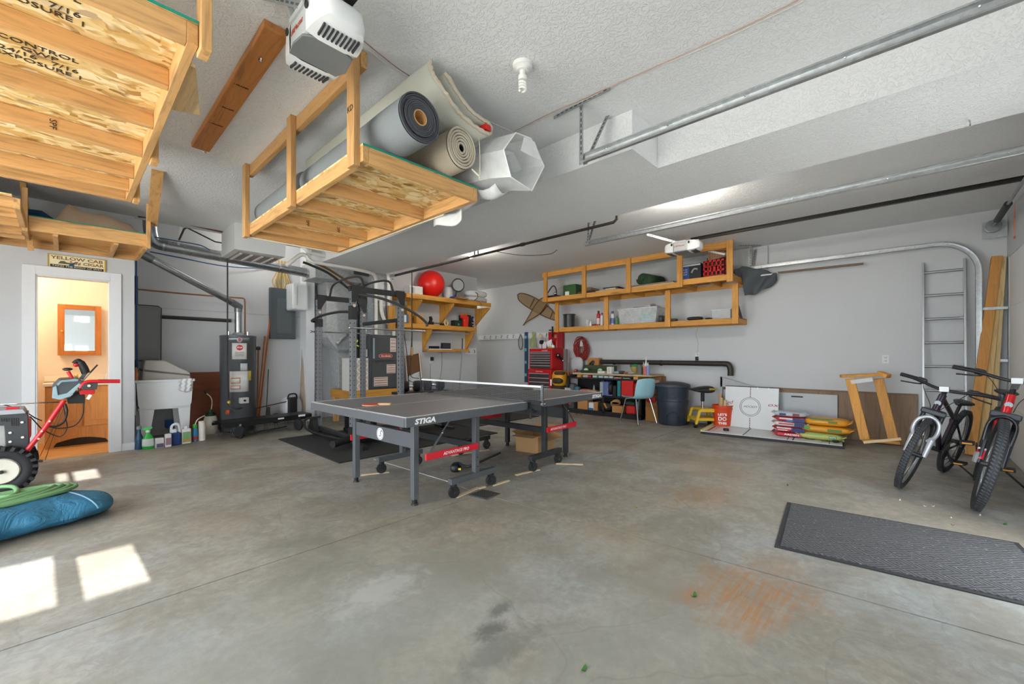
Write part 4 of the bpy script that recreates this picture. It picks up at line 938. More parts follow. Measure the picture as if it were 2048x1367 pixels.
m.prism(poly, (-.13, vy - .002, .03), (1, 0, 0), (0, 0, 1), -.004 * -1); part(m, 'toe_recess', r, pm('#241a12', .8))
r = thing('bathroom_tap', 'small brass tap on the bathroom counter', 'tap', (.1, 8.2, .84)); part(MB().cyl((.10, 8.22, .84), (.10, 8.22, .90), .02, n=12).sphere((.10, 8.22, .92), .022, 10).tube(bez((.10, 8.22, .89), (.10, 8.15, .91), (.10, 8.08, .88)), .01, 8), 'spout', r, pm('#d9bb78', .25, .8))
m = MB(); m.lathe([(.0, 0), (.03, 0), (.032, .05), (.02, .08), (.012, .1), (.012, .12), (0, .12)], (.40, 8.12, .84), 16); one(m, 'clear_soap_bottle', 'clear bottle at the right end of the bathroom counter', 'bottle', clearplastic('#dfe6ea', .6))
m = MB(); m.cyl((.44, 8.24, .84), (.44, 8.24, 1.02), .03, n=16); one(m, 'glass_tumbler', 'tall clear glass by the bathroom counter end', 'glass', clearplastic('#e8eef0', .45))

# sign over the doorway
r = thing('tin_sign', 'cream tin cigar advertising sign with a taxi picture above the doorway', 'sign', (.1, 7.12, 2.23))
a = PY(95, 507, YW - .03); b = PY(212, 521, YW - .03); x0_, x1_ = a.x, b.x; z0_, z1_ = 2.212, 2.36; y_ = YW - .015
part(MB().box((x0_, y_, z0_), (x1_, YW, z1_)), 'panel', r, pm('#e9e0b8', .5), bevel=.002)
part(MB().box((x0_ + .02, y_ - .001, z0_ + .002), (x1_ - .02, y_, z0_ + .034)), 'bottom_band', r, pm('#2a2418', .6))
m = MB(); m.box((x0_, y_ - .003, z0_), (x0_ + .012, y_, z1_)); m.box((x1_ - .012, y_ - .003, z0_), (x1_, y_, z1_)); m.box((x0_ + .012, y_ - .003, z1_ - .006), (x1_ - .012, y_, z1_)); part(m, 'gold_border', r, pm('#b9983e', .5))
ink = pm('#8a5a2c', .6); cx_ = (x0_ + x1_) / 2
lettering(r, 'YELLOW CAB', ink, (cx_, y_ - .001, z1_ - .036), (1, 0, 0), (0, 0, 1), .05, (x1_ - x0_) * .90, bold=.0012)
lettering(r, '5¢ CIGAR', ink, (cx_ + .095, y_ - .001, z1_ - .082), (1, 0, 0), (0, 0, 1), .046, .25, bold=.0012)
lettering(r, 'TAKES THE RIGHT OF WAY', pm('#e9e0b8', .5), (cx_, y_ - .002, z0_ + .018), (1, 0, 0), (0, 0, 1), .026, (x1_ - x0_) * .86)
m = MB(); m.prism([(0, 0), (.02, .03), (.05, .035), (.07, .02), (.11, .018), (.12, 0)], (x0_ + .08, y_, z0_ + .046), (1, 0, 0), (0, 0, 1), .0015); part(m, 'car_picture', r, pm('#5d5a3a', .6))
m = MB(); m.prism([(0, 0), (.01, .05), (.03, .055), (.075, .075), (.08, .068), (.045, .04), (.05, 0)], (x0_ + .165, y_, z0_ + .012), (1, 0, 0), (0, 0, 1), .002); part(m, 'blue_figure', r, pm('#274a68', .6))
m = MB(); m.cyl((x0_ + .185, y_, z0_ + .078), (x0_ + .185, y_ - .0025, z0_ + .078), .011, n=14); part(m, 'figure_head', r, pm('#cf7a4a', .6))

# ================================================================ utility alcove
YA = 8.2
r = thing('utility_sink', 'white plastic laundry sink on tapered legs in the alcove', 'sink', (.95, 7.7, 0)); SW = pm('#e3e6e8', .35, 0, .03); sy = 7.45
m = MB(); X0, X1, Y0, Y1 = .64, 1.25, sy, 8.0; zt = .862; zb = .47
m.prism([(X0, zt), (X1, zt), (X1 - .02, zb + .06), (X1 - .04, zb), (X0 + .04, zb), (X0 + .02, zb + .06)][::-1], (0, Y0, 0), (1, 0, 0), (0, 0, 1), .012 * -1 * -1)
m.prism([(X0, zt), (X1, zt), (X1 - .02, zb + .06), (X1 - .04, zb), (X0 + .04, zb), (X0 + .02, zb + .06)], (0, Y1, 0), (1, 0, 0), (0, 0, 1), .012)
m.add([(X0, Y0, zt), (X0, Y1, zt), (X0 + .04, Y1, zb), (X0 + .04, Y0, zb)], [(0, 1, 2, 3)]); m.add([(X1, Y0, zt), (X1, Y1, zt), (X1 - .04, Y1, zb), (X1 - .04, Y0, zb)], [(0, 1, 2, 3)]); m.add([(X0 + .04, Y0, zb), (X1 - .04, Y0, zb), (X1 - .04, Y1, zb), (X0 + .04, Y1, zb)], [(0, 1, 2, 3)])
part(m, 'tub', r, SW)
m = MB(); m.box((X0 - .02, Y0 - .02, zt - .035), (X1 + .02, Y0 + .03, zt)); m.box((X0 - .02, Y1 - .06, zt - .035), (X1 + .02, Y1 + .02, zt)); m.box((X0 - .02, Y0 + .03, zt - .035), (X0 + .03, Y1 - .06, zt)); m.box((X1 - .03, Y0 + .03, zt - .035), (X1 + .02, Y1 - .06, zt)); part(m, 'rim', r, SW, bevel=.008)
part(MB().box((X0 + .02, Y0 - .012, zb - .012), (X1 - .03, Y0 + .04, zb + .02)), 'bottom_flange', r, SW, bevel=.005)
for (a, b, y) in ((X0 + .03, X0 + .19, Y0), (X1 - .17, X1 - .03, Y0), (X0 + .03, X0 + .19, Y1 - .03), (X1 - .17, X1 - .03, Y1 - .03)):
    c0 = a + .02 if a < 1 else a + .05; m = MB(); m.prism([(a, zb), (b, zb), (c0 + .07, 0), (c0, 0)], (0, y + .02, 0), (1, 0, 0), (0, 0, 1), .025); part(m, 'leg', r, SW, bevel=.003)
part(MB().tube(bez((X0 + .05, 7.85, .862), (X0 + .05, 7.84, .98), (X0 + .08, 7.78, 1.03), (X0 + .14, 7.70, 1.02), (X0 + .16, 7.67, .96), n=8), .011, 10), 'faucet', r, chrome())
part(MB().box((.602, 7.47, .40), (.64, 8.0, .862)), 'side_apron', r, SW)
m = MB(); m.grid(lambda u, v: Vector((1.08 + .16 * v + .008 * math.sin(u * 20), sy - .028 - .012 * math.sin(v * 16 + u * 2), .868 - .20 * u * (1 - .35 * abs(v - .5)))), 10, 18); one(m, 'white_rag', 'white rag draped over the sink front corner', 'cloth', fabric('#e6e7e8', 80, .05), solid=.004)
# open hard case sitting in the sink
r = thing('storage_case', 'light grey plastic wedge-shaped case lying in the laundry sink', 'case', (.95, 7.75, .8)); CS = pm('#b7b2ac', .5, 0, .05)
case = lambda dz, k: [(.70, .86), (1.24, .86), (1.245, .90 + dz), (.98, 1.07 + dz), (.72, 1.10 + dz), (.70, 1.06 + dz)]
m = MB(); m.prism([(.71, .83), (1.24, .83), (1.24, .905), (.72, .985)], (0, 7.92, 0), (1, 0, 0), (0, 0, 1), .36); part(m, 'lower_shell', r, CS, bevel=.015)
m = MB(); m.prism([(.72, .997), (1.24, .915), (1.23, .95), (.96, 1.12), (.74, 1.13)], (0, 7.92, 0), (1, 0, 0), (0, 0, 1), .36); part(m, 'lid', r, CS, bevel=.015)
m = MB(); m.prism([(.718, .983), (1.242, .903), (1.242, .918), (.718, 1.0)], (0, 7.925, 0), (1, 0, 0), (0, 0, 1), .37); part(m, 'seal_band', r, pm('#6a625c', .6))
# orange bottle behind
m = MB(); m.lathe([(0, 0), (.025, 0), (.025, .05)], (.655, 7.6, .862), 16); m.lathe([(.025, .05), (.025, .1), (.012, .13), (.01, .17), (0, .17)], (.655, 7.6, .862), 16); one(m, 'dish_soap_bottle', 'clear and orange soap bottle on the sink rim by the wall corner', 'bottle', clearplastic('#e08a5a', .75))
# brown panel behind, water heater
one(MB().box((1.28, 8.12, 0), (1.78, 8.15, .93)), 'brown_board', 'reddish brown board leaning on the wall between sink and water heater', 'board', wood('#8a4a2a', 'x', .8, 'dark_board'))
hx, hy, hr, hz = 1.885, 7.77, .245, 1.51
r = thing('water_heater', 'tall grey cylindrical water heater in the alcove', 'water heater', (hx, hy, 0)); HG = pm('#63666a', .35, .35, .05)
part(MB().lathe([(.0, .02), (hr - .01, .02), (hr, .04), (hr, 1.47), (hr + .004, 1.475), (hr + .004, 1.50), (hr - .01, hz), (0, hz)], (hx, hy, 0), 48), 'tank', r, HG)
vd = Vector((-hx, -hy, 0)).normalized()
def onheater(a, z): A = Matrix.Rotation(a, 3, 'Z'); d = A @ vd; return Vector((hx, hy, z)) + d * (hr + .002), d
def hlabel(name, a0, a1, z0, z1, mt, off=0):
    m = MB(); m.grid(lambda u, v: onheater(a0 + (a1 - a0) * u, z0 + (z1 - z0) * v)[0] + onheater(a0 + (a1 - a0) * u, 0)[1] * off, 10, 1); return part(m, name, r, mt, solid=.0015)
hlabel('warning_label', -.33, .48, 1.135, 1.385, pm('#e6e3de', .5)); lb = hlabel('instruction_label', -.46, .60, .63, .95, pm('#d6d4d0', .5)); hlabel('small_label', -.42, -.06, .96, 1.06, pm('#c9ccce', .5)) if False else hlabel('small_label', .12, .52, .96, 1.07, pm('#c9ccce', .5)); hlabel('energy_label', .60, .76, .80, .95, pm('#d8bf3a', .5)); hlabel('logo_band', -.62, .66, 1.425, 1.475, pm('#9fa3a7', .3, .5))
hlabel('label_picture', -.42, .12, .76, .85, pm('#c98d6a', .5), .001); hlabel('label_picture', -.42, .12, .67, .73, pm('#c98d6a', .5), .001); hlabel('label_picture_inner', -.38, .08, .775, .835, pm('#dcd9d4', .5), .002); hlabel('label_picture_inner', -.38, .08, .682, .718, pm('#dcd9d4', .5), .002)
p, d = onheater(.08, 1.315); ux = Vector((-d.y, d.x, 0))
m = MB(); m.cyl(p, p + d * .003, .045, n=8); o = part(m, 'stop_octagon', r, pm('#c32222', .4)); lettering(o, 'STOP', WH, p + d * .004, ux, (0, 0, 1), .032, .07, bold=.001)
for k, s in enumerate(('READ ALL WARNINGS', 'BEFORE LIGHTING THE', 'WATER HEATER AND KEEP', 'FLAMMABLES AWAY')): lettering(r, s, pm('#4a4744', .6), p + d * .003 + Vector((0, 0, -.072 - k * .019)), ux, (0, 0, 1), .014, .12)
p, d = onheater(.07, 1.435); ux = Vector((-d.y, d.x, 0)); m = MB(); m.cyl(p, p + d * .004, .034, n=24); o = part(m, 'round_logo', r, pm('#d9d6d2', .4)); part(MB().cyl(p + d * .004, p + d * .006, .026, n=24), 'logo_center', o, pm('#a8322a', .4)); lettering(o, 'Rheem', WH, p + d * .0065, ux, (0, 0, 1), .018, .044)
p, d = onheater(.25, .50); m = MB(); m.cbox(p + d * .05, (.12, .09, .09), math.atan2(d.y, d.x) + PI / 2); part(m, 'gas_valve', r, pm('#c6c3bd', .5), bevel=.008); part(MB().cyl(p + d * .09, p + d * .11, .016, n=14), 'control_knob', r, BLK)
m = MB(); m.tube(bez(PY(457, 745, 7.5) , PY(457, 800, 7.48), PY(457, 812, 7.46), PY(470, 817, 7.46), PY(484, 815, 7.5), n=6), .009, 8); part(m, 'gas_line', r, pm('#5f564a', .4, .6))
part(MB().sphere(PY(458, 804, 7.47), .025, 10), 'yellow_valve', r, pm('#e0b23c', .5)); part(MB().cyl(PY(452, 824, 7.45), PY(457, 824, 7.45), .035, n=14), 'orange_cap', r, pm('#e0571f', .5))
part(MB().cyl((hx + hr - .01, hy - .06, 1.31), (hx + hr + .05, hy - .07, 1.31), .028, n=14), 'relief_valve', r, BLK)
part(MB().lathe([(.10, 0), (.075, .03), (.045, .055), (.045, .06)], (hx, hy, hz), 24), 'draft_hood', r, galv()); [part(MB().cyl((hx + q, hy - .05, hz), (hx + q, hy - .05, 1.57), .018, n=12), 'water_nipple', r, chrome()) for q in (.12, -.14)]
# flue of heater
r = thing('heater_flue', 'shiny thin flue pipe slanting down to the top of the water heater', 'flue pipe', (1.5, 7.6, 2.2)); FL = pm('#bcc0c4', .22, .95, .08)
e1_ = PY(284, 508, 7.45); e2_ = PY(462, 603, 7.72)
part(MB().tube([e1_, e2_], .05, 20), 'slanted_pipe', r, FL); part(MB().tube(bez(e2_, PY(478, 613, 7.76), Vector((hx, hy, 1.95)), Vector((hx, hy, 1.88)), n=6), .054, 20), 'elbow', r, galv('#8f9498', .35)); part(MB().cyl((hx, hy, 1.90), (hx, hy, hz + .05), .05, n=24), 'vertical_pipe', r, FL)
part(MB().cyl(e1_, e1_ + (e2_ - e1_) * .1, .055, n=20), 'collar', r, pm('#7d8185', .3, .9))
# large duct across
r = thing('round_duct', 'large galvanised round duct running across the top of the alcove', 'duct', (2, 7.7, 2.7)); p1, p2 = PY(325, 490, 7.72), PY(668, 556, 7.62)
p1 = p1; part(MB().tube([p1, p1 + (p2 - p1) * .5, p2], .078, 26), 'straight_run', r, galv('#b4b8bb', .28, .9)); part(MB().tube(bez(p1 + (p2 - p1) * .02, p1 + Vector((-.08, 0, .03)), p1 + Vector((-.13, -.03, .15)), p1 + Vector((-.14, -.05, .38)), n=5), .082, 22), 'elbow', r, galv('#9da2a6', .3, .9))
for k in (.0, .28, .62, .8): q = p1 + (p2 - p1) * k; part(MB().cyl(q, q + (p2 - p1).normalized() * .02, .083, n=26), 'joint_band', r, galv('#cfd2d4', .25, .9))
for f, v in ((.62, 1), (.28, 1)): q = p1 + (p2 - p1) * f; lettering(r, 'R', pm('#d6785a', .5), q + Vector((0, -.08, -.01)), (1, 0, -.2), (0, 0, 1), .05, name='stamp') if f > .3 else None
part(MB().bar(PY(363, 448, 7.6), PY(357, 490, 7.6), .03, .004, (0, 1, 0)), 'hanger_strap', r, pm('#d9d9d6', .5))
# soffit box / rectangular duct by the middle rack
r = thing('square_duct', 'white boxed duct hanging from the ceiling behind the middle rack', 'duct', (1.95, 6.8, 2.6)); part(MB().box((1.53, 6.47, 2.60), (2.15, 7.15, 2.958)), 'duct_box', r, pm('#d2d3d3', .5, 0, .03)); part(MB().box((1.6, 6.6, 2.585), (2.1, 7.1, 2.60)), 'bottom_grille', r, pm('#8a7d72', .6)); 
for k in range(4): part(MB().box((1.62 + k * .13, 6.6, 2.575), (1.65 + k * .13, 7.1, 2.587)), 'grille_bar', r, pm('#d9dadb', .5))
# white pvc pipes
def pipe(name, label, pts, rad, mt, cat='pipe', n=12, sm=True, group=None):
    m = MB(); m.tube(bez(*pts, n=5) if sm else pts, rad, n); return one(m, name, label, cat, mt, group)
PV = pm('#e9e5de', .35, 0, .03)
pipe('plastic_pipe', 'lower white plastic pipe with bends running to the furnace', [PY(573, 530, 6.9), PY(600, 510, 6.7), PY(612, 511, 6.68), PY(620, 521, 6.68), PY(640, 526, 6.7), PY(700, 536, 6.75), PY(740, 545, 6.8), PY(750, 552, 6.85), PY(752, 565, 6.90), PY(752, 600, 6.93), PY(752, 668, 6.93)], .03, PV)
pipe('plastic_pipe', 'upper white plastic pipe with bends running to the furnace', [PY(598, 492, 6.6), PY(607, 494, 6.55), PY(616, 503, 6.55), PY(630, 508, 6.6), PY(690, 520, 6.65), PY(757, 536, 6.75), PY(774, 545, 6.85), PY(777, 556, 6.9), PY(777, 600, 6.93), PY(778, 630, 6.93)], .027, PV)
pipe('plastic_pipe', 'white plastic elbow pipe going into the top of the furnace', [PY(762, 600, 6.92), PY(763, 622, 6.92), PY(770, 640, 6.92), PY(786, 655, 6.92), PY(787, 676, 6.96)], .033, PV)
pipe('plastic_pipe', 'thin white pipe standing at the shelf wall beside the furnace', [PY(774, 543, 7.1), PY(775, 640, 7.1)], .02, PV, sm=False)
# copper, black and blue pipes
CU = pm('#9a6a4a', .4, .5, .1); DK_ = pm('#33302e', .5, .2)
Yp = 8.15
pipe('copper_pipe', 'copper water pipe running along the alcove wall to the heater', [PY(272, 578, Yp), PY(380, 588, Yp), PY(486, 596, Yp), PY(489, 598, Yp), PY(490, 606, Yp), PY(490, 668, 7.8)], .012, CU, sm=False)
pipe('drain_pipe', 'thick black insulated pipe between the mesh basket and the heater', [PY(318, 633, Yp), PY(462, 641, Yp)], .028, DK_, sm=False)
pipe('black_gas_pipe', 'thin black pipe dropping past the front of the heater', [PY(372, 454, 7.45), PY(430, 483, 7.45), PY(452, 487, 7.45), PY(455, 492, 7.45), PY(455, 760, 7.45), PY(457, 800, 7.45)], .010, DK_, sm=False)
pipe('black_gas_pipe', 'black pipe slanting off the ceiling rail near the elbow duct', [PY(358, 480, 7.3), PY(368, 458, 7.3), PY(378, 452, 7.3), PY(470, 468, 7.3)], .012, DK_, sm=False)
pipe('ceiling_conduit', 'brown and white pipe run along the ceiling edge over the alcove', [PY(276, 432, 7.1), PY(330, 437, 7.1), PY(470, 469, 7.1)], .016, pm('#6b4a3c', .5, .3), sm=False)
BLU = pm('#1f4f86', .4)
pipe('blue_water_tube', 'upper blue water tube sagging under the alcove ceiling', [PY(310, 474, 7.6), PY(350, 481, 7.6), PY(400, 490, 7.6), PY(420, 500, 7.6)], .008, BLU)
pipe('blue_water_tube', 'lower blue water tube passing below the large duct', [PY(300, 503, 7.9), PY(360, 515, 7.95), PY(450, 532, 8.1), PY(530, 537, 8.19)], .009, BLU)
pipe('blue_water_tube', 'blue water tube rising behind the doorway wall corner by the sink', [PY(272, 500, 7.9), PY(273, 600, 7.9), PY(274, 740, 7.9)], .010, BLU)
pipe('vent_stack', 'dark brown vertical pipe in the corner behind the doorway wall', [PY(272, 552, 8.1), PY(272, 760, 8.1)], .022, DK_, sm=False)
# grey mesh basket on wall
r = thing('mesh_laundry_bag', 'grey mesh basket hanging on the alcove wall above the sink', 'basket', (.85, 8.1, 1.2)); ms = NB('mesh_screen'); sp = ms.n('ShaderNodeSeparateXYZ', i={0: ms.obj()})
g1_ = ms.math('LESS_THAN', ms.math('FRACT', ms.math('MULTIPLY', sp.outputs[0], 120)), .4); g2_ = ms.math('LESS_THAN', ms.math('FRACT', ms.math('MULTIPLY', sp.outputs[2], 120)), .4)
ms.set(lin('#8f9092'), .7); ms.t.links.new(ms.math('MULTIPLY_ADD', ms.math('MAXIMUM', g1_, g2_), .35, .55), ms.b.inputs['Alpha'])
a = PY(274, 610, 8.12); b = PY(320, 720, 8.12); part(MB().box((a.x - .05, 8.04, b.z), (b.x, 8.12, a.z)), 'mesh_body', r, ms.m, bevel=.03)
m = MB(); m.tube([(a.x - .05, 8.035, b.z), (b.x, 8.035, b.z), (b.x + .005, 8.035, a.z - .03), (b.x - .03, 8.035, a.z), (a.x - .05, 8.035, a.z)], .007, 8); part(m, 'wire_frame', r, pm('#4a4543', .5, .4))
# electrical panel with cables
r = thing('electrical_panel', 'dark grey electrical breaker panel on the alcove wall', 'electrical panel', (2.69, 8.1, 1.47)); EG = pm('#4d5459', .5, .2, .04)
a = PY(541, 574, YA - .1); b = PY(591, 678, YA - .1); part(MB().box((a.x, YA - .1, b.z), (b.x, YA, a.z)), 'cabinet', r, EG, bevel=.004); d = part(MB().box((a.x + .1, YA - .108, b.z + .1), (b.x - .06, YA - .1, a.z - .18)), 'door', r, pm('#555c61', .5, .2, .04), bevel=.003); part(MB().box((b.x - .09, YA - .116, 1.72), (b.x - .08, YA - .108, 1.80)), 'latch', d, chrome())
r = thing('cable_bundle', 'yellow and white cables entering the top of the breaker panel', 'cables', ((a.x + b.x) / 2, 8.1, a.z), None)
for k in range(12):
    x = a.x + .04 + .028 * k; part(MB().tube(bez((x * .7 + (a.x + b.x) / 2 * .3, YA - .05, a.z), (x, YA - .06 - .03 * math.sin(k), a.z + .12), (x * .6 + (a.x + b.x) * .2, YA - .06, a.z + .28), (x * .6 + (a.x + b.x) * .2, YA - .06, a.z + .5), n=4), .007, 6), 'cable', r, pm(['#c9a24a', '#d8cf9a', '#b98a3c'][k % 3], .6))
# white pressure tank
r = thing('plastic_wall_box', 'white rounded plastic box mounted beside the breaker panel', 'box', (2.9, 7.95, 1.9)); a = PY(579, 566, 7.95); b = PY(612, 622, 7.95); part(MB().box((a.x, 7.8, b.z), (2.978, 8.15, a.z)), 'body', r, pm('#d9dcde', .35, 0, .03), bevel=.03); part(MB().box((a.x + .06, 7.79, b.z + .08), (a.x + .075, 7.80, a.z - .06)), 'groove', r, pm('#b4b8ba', .5))
# rakes and poles leaning on wall
def pole(label, p, q, rad, col, name='broom_handle', cat='pole', grp=None): return one(MB().tube([p, q], rad, 10), name, label, cat, wood(col, 'z', .8, 'handle') if col != 'k' else pm('#2b2c2d', .5), grp)
pole('orange wooden pole leaning up to the left edge of the breaker panel', PY(517, 842, 7.95), PY(543, 612, 8.17), .014, '#b8632e')
pole('orange wooden pole leaning close beside another one by the heater', PY(513, 846, 7.93), PY(530, 672, 8.17), .012, '#c07038')
pole('short wooden handle standing upright against the heater side', PY(514, 840, 7.85), PY(517, 692, 8.0), .013, '#a9683c')
pole('thin black rod with grip standing in front of the alcove wall', PY(532, 836, 7.9), PY(537, 738, 8.0), .007, 'k'); 
m = MB(); m.bar(PY(601, 830, 8.0), PY(608, 662, 8.15), .05, .012, (0, 1, 0)); m.bar(PY(605, 842, 7.9), PY(612, 690, 8.1), .09, .014, (0, 1, 0)); one(m, 'trim_boards', 'brown-edged trim boards leaning against the white partition', 'board', wood('#b8a492', 'z', .8, 'trim'))
# backpack sprayer
r = thing('backpack_sprayer', 'white tank backpack sprayer with black frame standing in the alcove', 'sprayer', PZ(580, 848)); c = Vector((2.72, 7.9, 0))
part(pebble(MB(), c + Vector((0, 0, .27)), (.34, .22, .40), .3, 4), 'tank', r, pm('#c9ccd0', .35, 0, .05)); part(MB().cbox(c + Vector((-.02, -.12, .27)), (.17, .05, .40), .35), 'back_frame', r, pm('#2a2c2f', .5), bevel=.02)
m = MB(); m.tube(bez(c + Vector((-.10, -.13, .44)), c + Vector((-.08, -.15, .52)), c + Vector((.03, -.13, .52)), c + Vector((.06, -.10, .44)), n=6), .014, 8); part(m, 'handle', r, BLK); part(MB().tube([c + Vector((-.1, -.1, .40)), c + Vector((-.62, -.25, .34))], .008, 8), 'spray_wand', r, BLK); part(MB().sphere(c + Vector((-.25, -.02, .12)), .09, 12), 'pump_ball', r, BLK)
# dethatcher / tow behind rake
r = thing('tow_dethatcher', 'black tow-behind lawn dethatcher with spring tines and two wheels in front of the heater', 'lawn tool', PZ(560, 852)); BM = pm('#1b1c1e', .45, .2)
L0, L1 = PZ(452, 852) , PZ(632, 838); L0 = Vector((1.50, 7.0, 0)); L1 = Vector((2.78, 7.16, 0)); dv = (L1 - L0).normalized(); nv = Vector((-dv.y, dv.x, 0))
part(MB().bar(L0 + Vector((0, 0, .20)), L1 + Vector((0, 0, .20)), .02, .07), 'front_bar', r, BM); part(MB().bar(L0 + nv * .35 + Vector((0, 0, .20)), L1 + nv * .35 + Vector((0, 0, .20)), .03, .04), 'rear_bar', r, BM); part(MB().add([L0 + Vector((0, 0, .24)), L1 + Vector((0, 0, .24)), L1 + nv * .35 + Vector((0, 0, .24)), L0 + nv * .35 + Vector((0, 0, .24))], [(0, 1, 2, 3)]), 'tray', r, BM, solid=.005)
part(MB().tube([L0 + Vector((.1, -.06, .05)), L1 + Vector((-.4, -.06, .08))], .008, 8), 'lower_rod', r, BM)
for k in range(16):
    q = L0 + dv * (.06 + k * .078) + nv * (.02 if k % 2 else .3); part(MB().tube(bez(q + Vector((0, 0, .19)), q + Vector((0, .015, .14)), q + Vector((0, -.02, .10)), q + Vector((0, -.03, .02)), n=4), .004, 6), 'spring_tine', r, pm('#3a3b3d', .4, .6))
for f in (.16, .82):
    q = L0 + dv * (1.28 * f) - nv * .05; part(MB().lathe([(.0, -.022), (.05, -.025), (.085, -.02), (.092, 0), (.085, .02), (.05, .025), (0, .022)], q + Vector((0, 0, .092)), 28, dv + nv * .25), 'wheel', r, pm('#222326', .7)); part(MB().bar(q + Vector((0, .03, .1)), q + Vector((0, .05, .24)), .02, .03), 'wheel_bracket', r, BM); part(MB().cyl(q + Vector((0, -.04, .20)), q + Vector((0, .02, .20)), .016, n=10), 'bolt', r, chrome())
part(MB().cbox(L0 + dv * .80 + Vector((0, -.012, .215)), (.09, .003, .022), math.atan2(dv.y, dv.x)), 'white_sticker', r, WH); part(MB().cbox(L0 + dv * 1.12 + Vector((0, -.012, .225)), (.12, .003, .03), math.atan2(dv.y, dv.x)), 'white_sticker', r, WH)
part(MB().bar(L0 + dv * .75 + nv * .3 + Vector((0, 0, .22)), L0 + dv * .95 + nv * .75 + Vector((0, 0, .30)), .05, .05), 'tow_bar', r, BM)

# ---- things on the floor in front of the sink
def bottle(name, label, px_, py_, prof, mt, cat='bottle', n=20, cap=None, lab=None, sq=None, group=None, z=0.0):
    p = PZ(px_, py_, z) if z == 0 else PD(px_, py_, z)
    r = thing(name, label, cat, p, group)
    m = MB()
    if sq: m.cbox(p + Vector((0, 0, sq[2] / 2)), sq, .1); part(m, 'body', r, mt, bevel=min(sq[:2]) * .16)
    else: part(m.lathe(prof, p, n), 'body', r, mt)
    if cap: part(MB().cyl(p + Vector((cap[3] if len(cap) > 3 else 0, 0, cap[0])), p + Vector((cap[3] if len(cap) > 3 else 0, 0, cap[1])), cap[2], n=14), 'cap', r, cap[4] if len(cap) > 4 else WH)
    if lab:
        if sq: part(MB().cbox(p + Vector((0, 0, lab[0] + lab[1] / 2)), (sq[0] * .84, sq[1] + .003, lab[1]), .1), 'label_sticker', r, lab[2])
        else: part(MB().cyl(p + Vector((0, 0, lab[0])), p + Vector((0, 0, lab[0] + lab[1])), lab[3], n=n, caps=False), 'label_sticker', r, lab[2])
    return r
def spray(name, label, px_, py_, body, trig, lab, h=.25, w=.05):
    p = PZ(px_, py_); r = thing(name, label, 'spray bottle', p)
    part(MB().lathe([(0, 0), (w, 0), (w * 1.04, .02), (w, h * .42), (w * .75, h * .58), (w * .34, h * .7), (w * .34, h * .8), (0, h * .8)], p, 24, sy=.7), 'body', r, body)
    part(MB().cyl(p + Vector((0, 0, h * .76)), p + Vector((0, 0, h * .86)), w * .4, n=14), 'collar', r, WH)
    m = MB(); m.prism([(-.055, 0), (-.055, .022), (.0, .032), (.04, .03), (.045, .012), (.012, .0), (.0, -.02), (-.01, -.045), (-.018, -.045), (-.014, -.01)], p + Vector((0, .012, h * .88)), (1, 0, 0), (0, 0, 1), .024); part(m, 'trigger_head', r, trig, bevel=.003)
    part(MB().lathe([(w * 1.01, 0), (w * 1.045, h * .02), (w * 1.01, h * .34)], p + Vector((0, 0, .035)), 24, sy=.71), 'label_sticker', r, lab)
    return r
spray('spray_bottle', 'green spray bottle at the left end of the row in front of the sink', 296, 897, pm('#1fae3c', .25), pm('#4fd265', .3), pm('#d6ded8', .5), .28, .058)
p = PZ(278, 897); r = thing('cleaner_bottle', 'dark blue clear-necked cleaner bottle half behind the doorway wall corner', 'bottle', p); part(MB().lathe([(0, 0), (.045, 0), (.045, .13), (.02, .2), (.018, .25), (0, .25)], p, 18), 'body', r, clearplastic('#2c5578', .85)); part(MB().cyl(p + Vector((0, 0, .25)), p + Vector((0, 0, .29)), .025, n=12), 'nozzle', r, pm('#8e9498', .4))
bottle('detergent_box', 'small white and purple carton second in the row by the sink', 319, 895, None, pm('#d9d6da', .6), 'carton', sq=(.085, .06, .13), lab=(.01, .05, pm('#5c5470', .5)))
bottle('tall_carton', 'small white carton with tilted top, third in the row by the sink', 336, 893, None, pm('#e3e4e6', .6), 'carton', sq=(.065, .055, .17), lab=(.03, .09, pm('#9c7a86', .5)))
r = bottle('washer_fluid_jug', 'blue washer fluid jug with clear handle in front of the sink legs', 351, 889, None, pm('#27407a', .3), 'jug', sq=(.10, .10, .17)); p = PZ(351, 889)
part(MB().tube(bez(p + Vector((-.045, 0, .17)), p + Vector((-.04, 0, .25)), p + Vector((0, 0, .28)), p + Vector((.035, 0, .25)), p + Vector((.045, 0, .16)), n=6), .016, 10), 'handle', r, pm('#dfe4ea', .3)); part(MB().cbox(p + Vector((-.02, 0, .19)), (.06, .07, .05)), 'clear_shoulder', r, pm('#dfe4ea', .3), bevel=.01)
r = bottle('pet_cleaner_bottle', 'white square bottle with green and orange label, right of the blue jug', 372, 886, None, pm('#e8eaea', .4), 'bottle', sq=(.105, .06, .20), cap=(.20, .235, .022, 0, pm('#e4e4e2', .4)), lab=(.02, .14, pm('#7fb27a', .5)))
part(MB().cbox(PZ(372, 886) + Vector((0, -.0025, .045)), (.085, .063, .04), .1), 'orange_label', r, pm('#c9a05a', .5))
r = bottle('carpet_cleaner', 'blue and red bottle with green trigger cap beside the paper towel roll', 390, 882, [(0, 0), (.035, 0), (.036, .1), (.03, .16), (.022, .18), (0, .18)], pm('#2f86b8', .35), 'bottle', cap=(.18, .235, .025, 0, pm('#35b23a', .4)), lab=(.025, .045, pm('#c23a34', .5), .037))
part(MB().tube(bez(PZ(390, 882) + Vector((0, 0, .23)), PZ(390, 882) + Vector((.03, 0, .30)), PZ(390, 882) + Vector((.12, .05, .34)), n=5), .007, 8), 'hose', r, pm('#dcd2c2', .5))
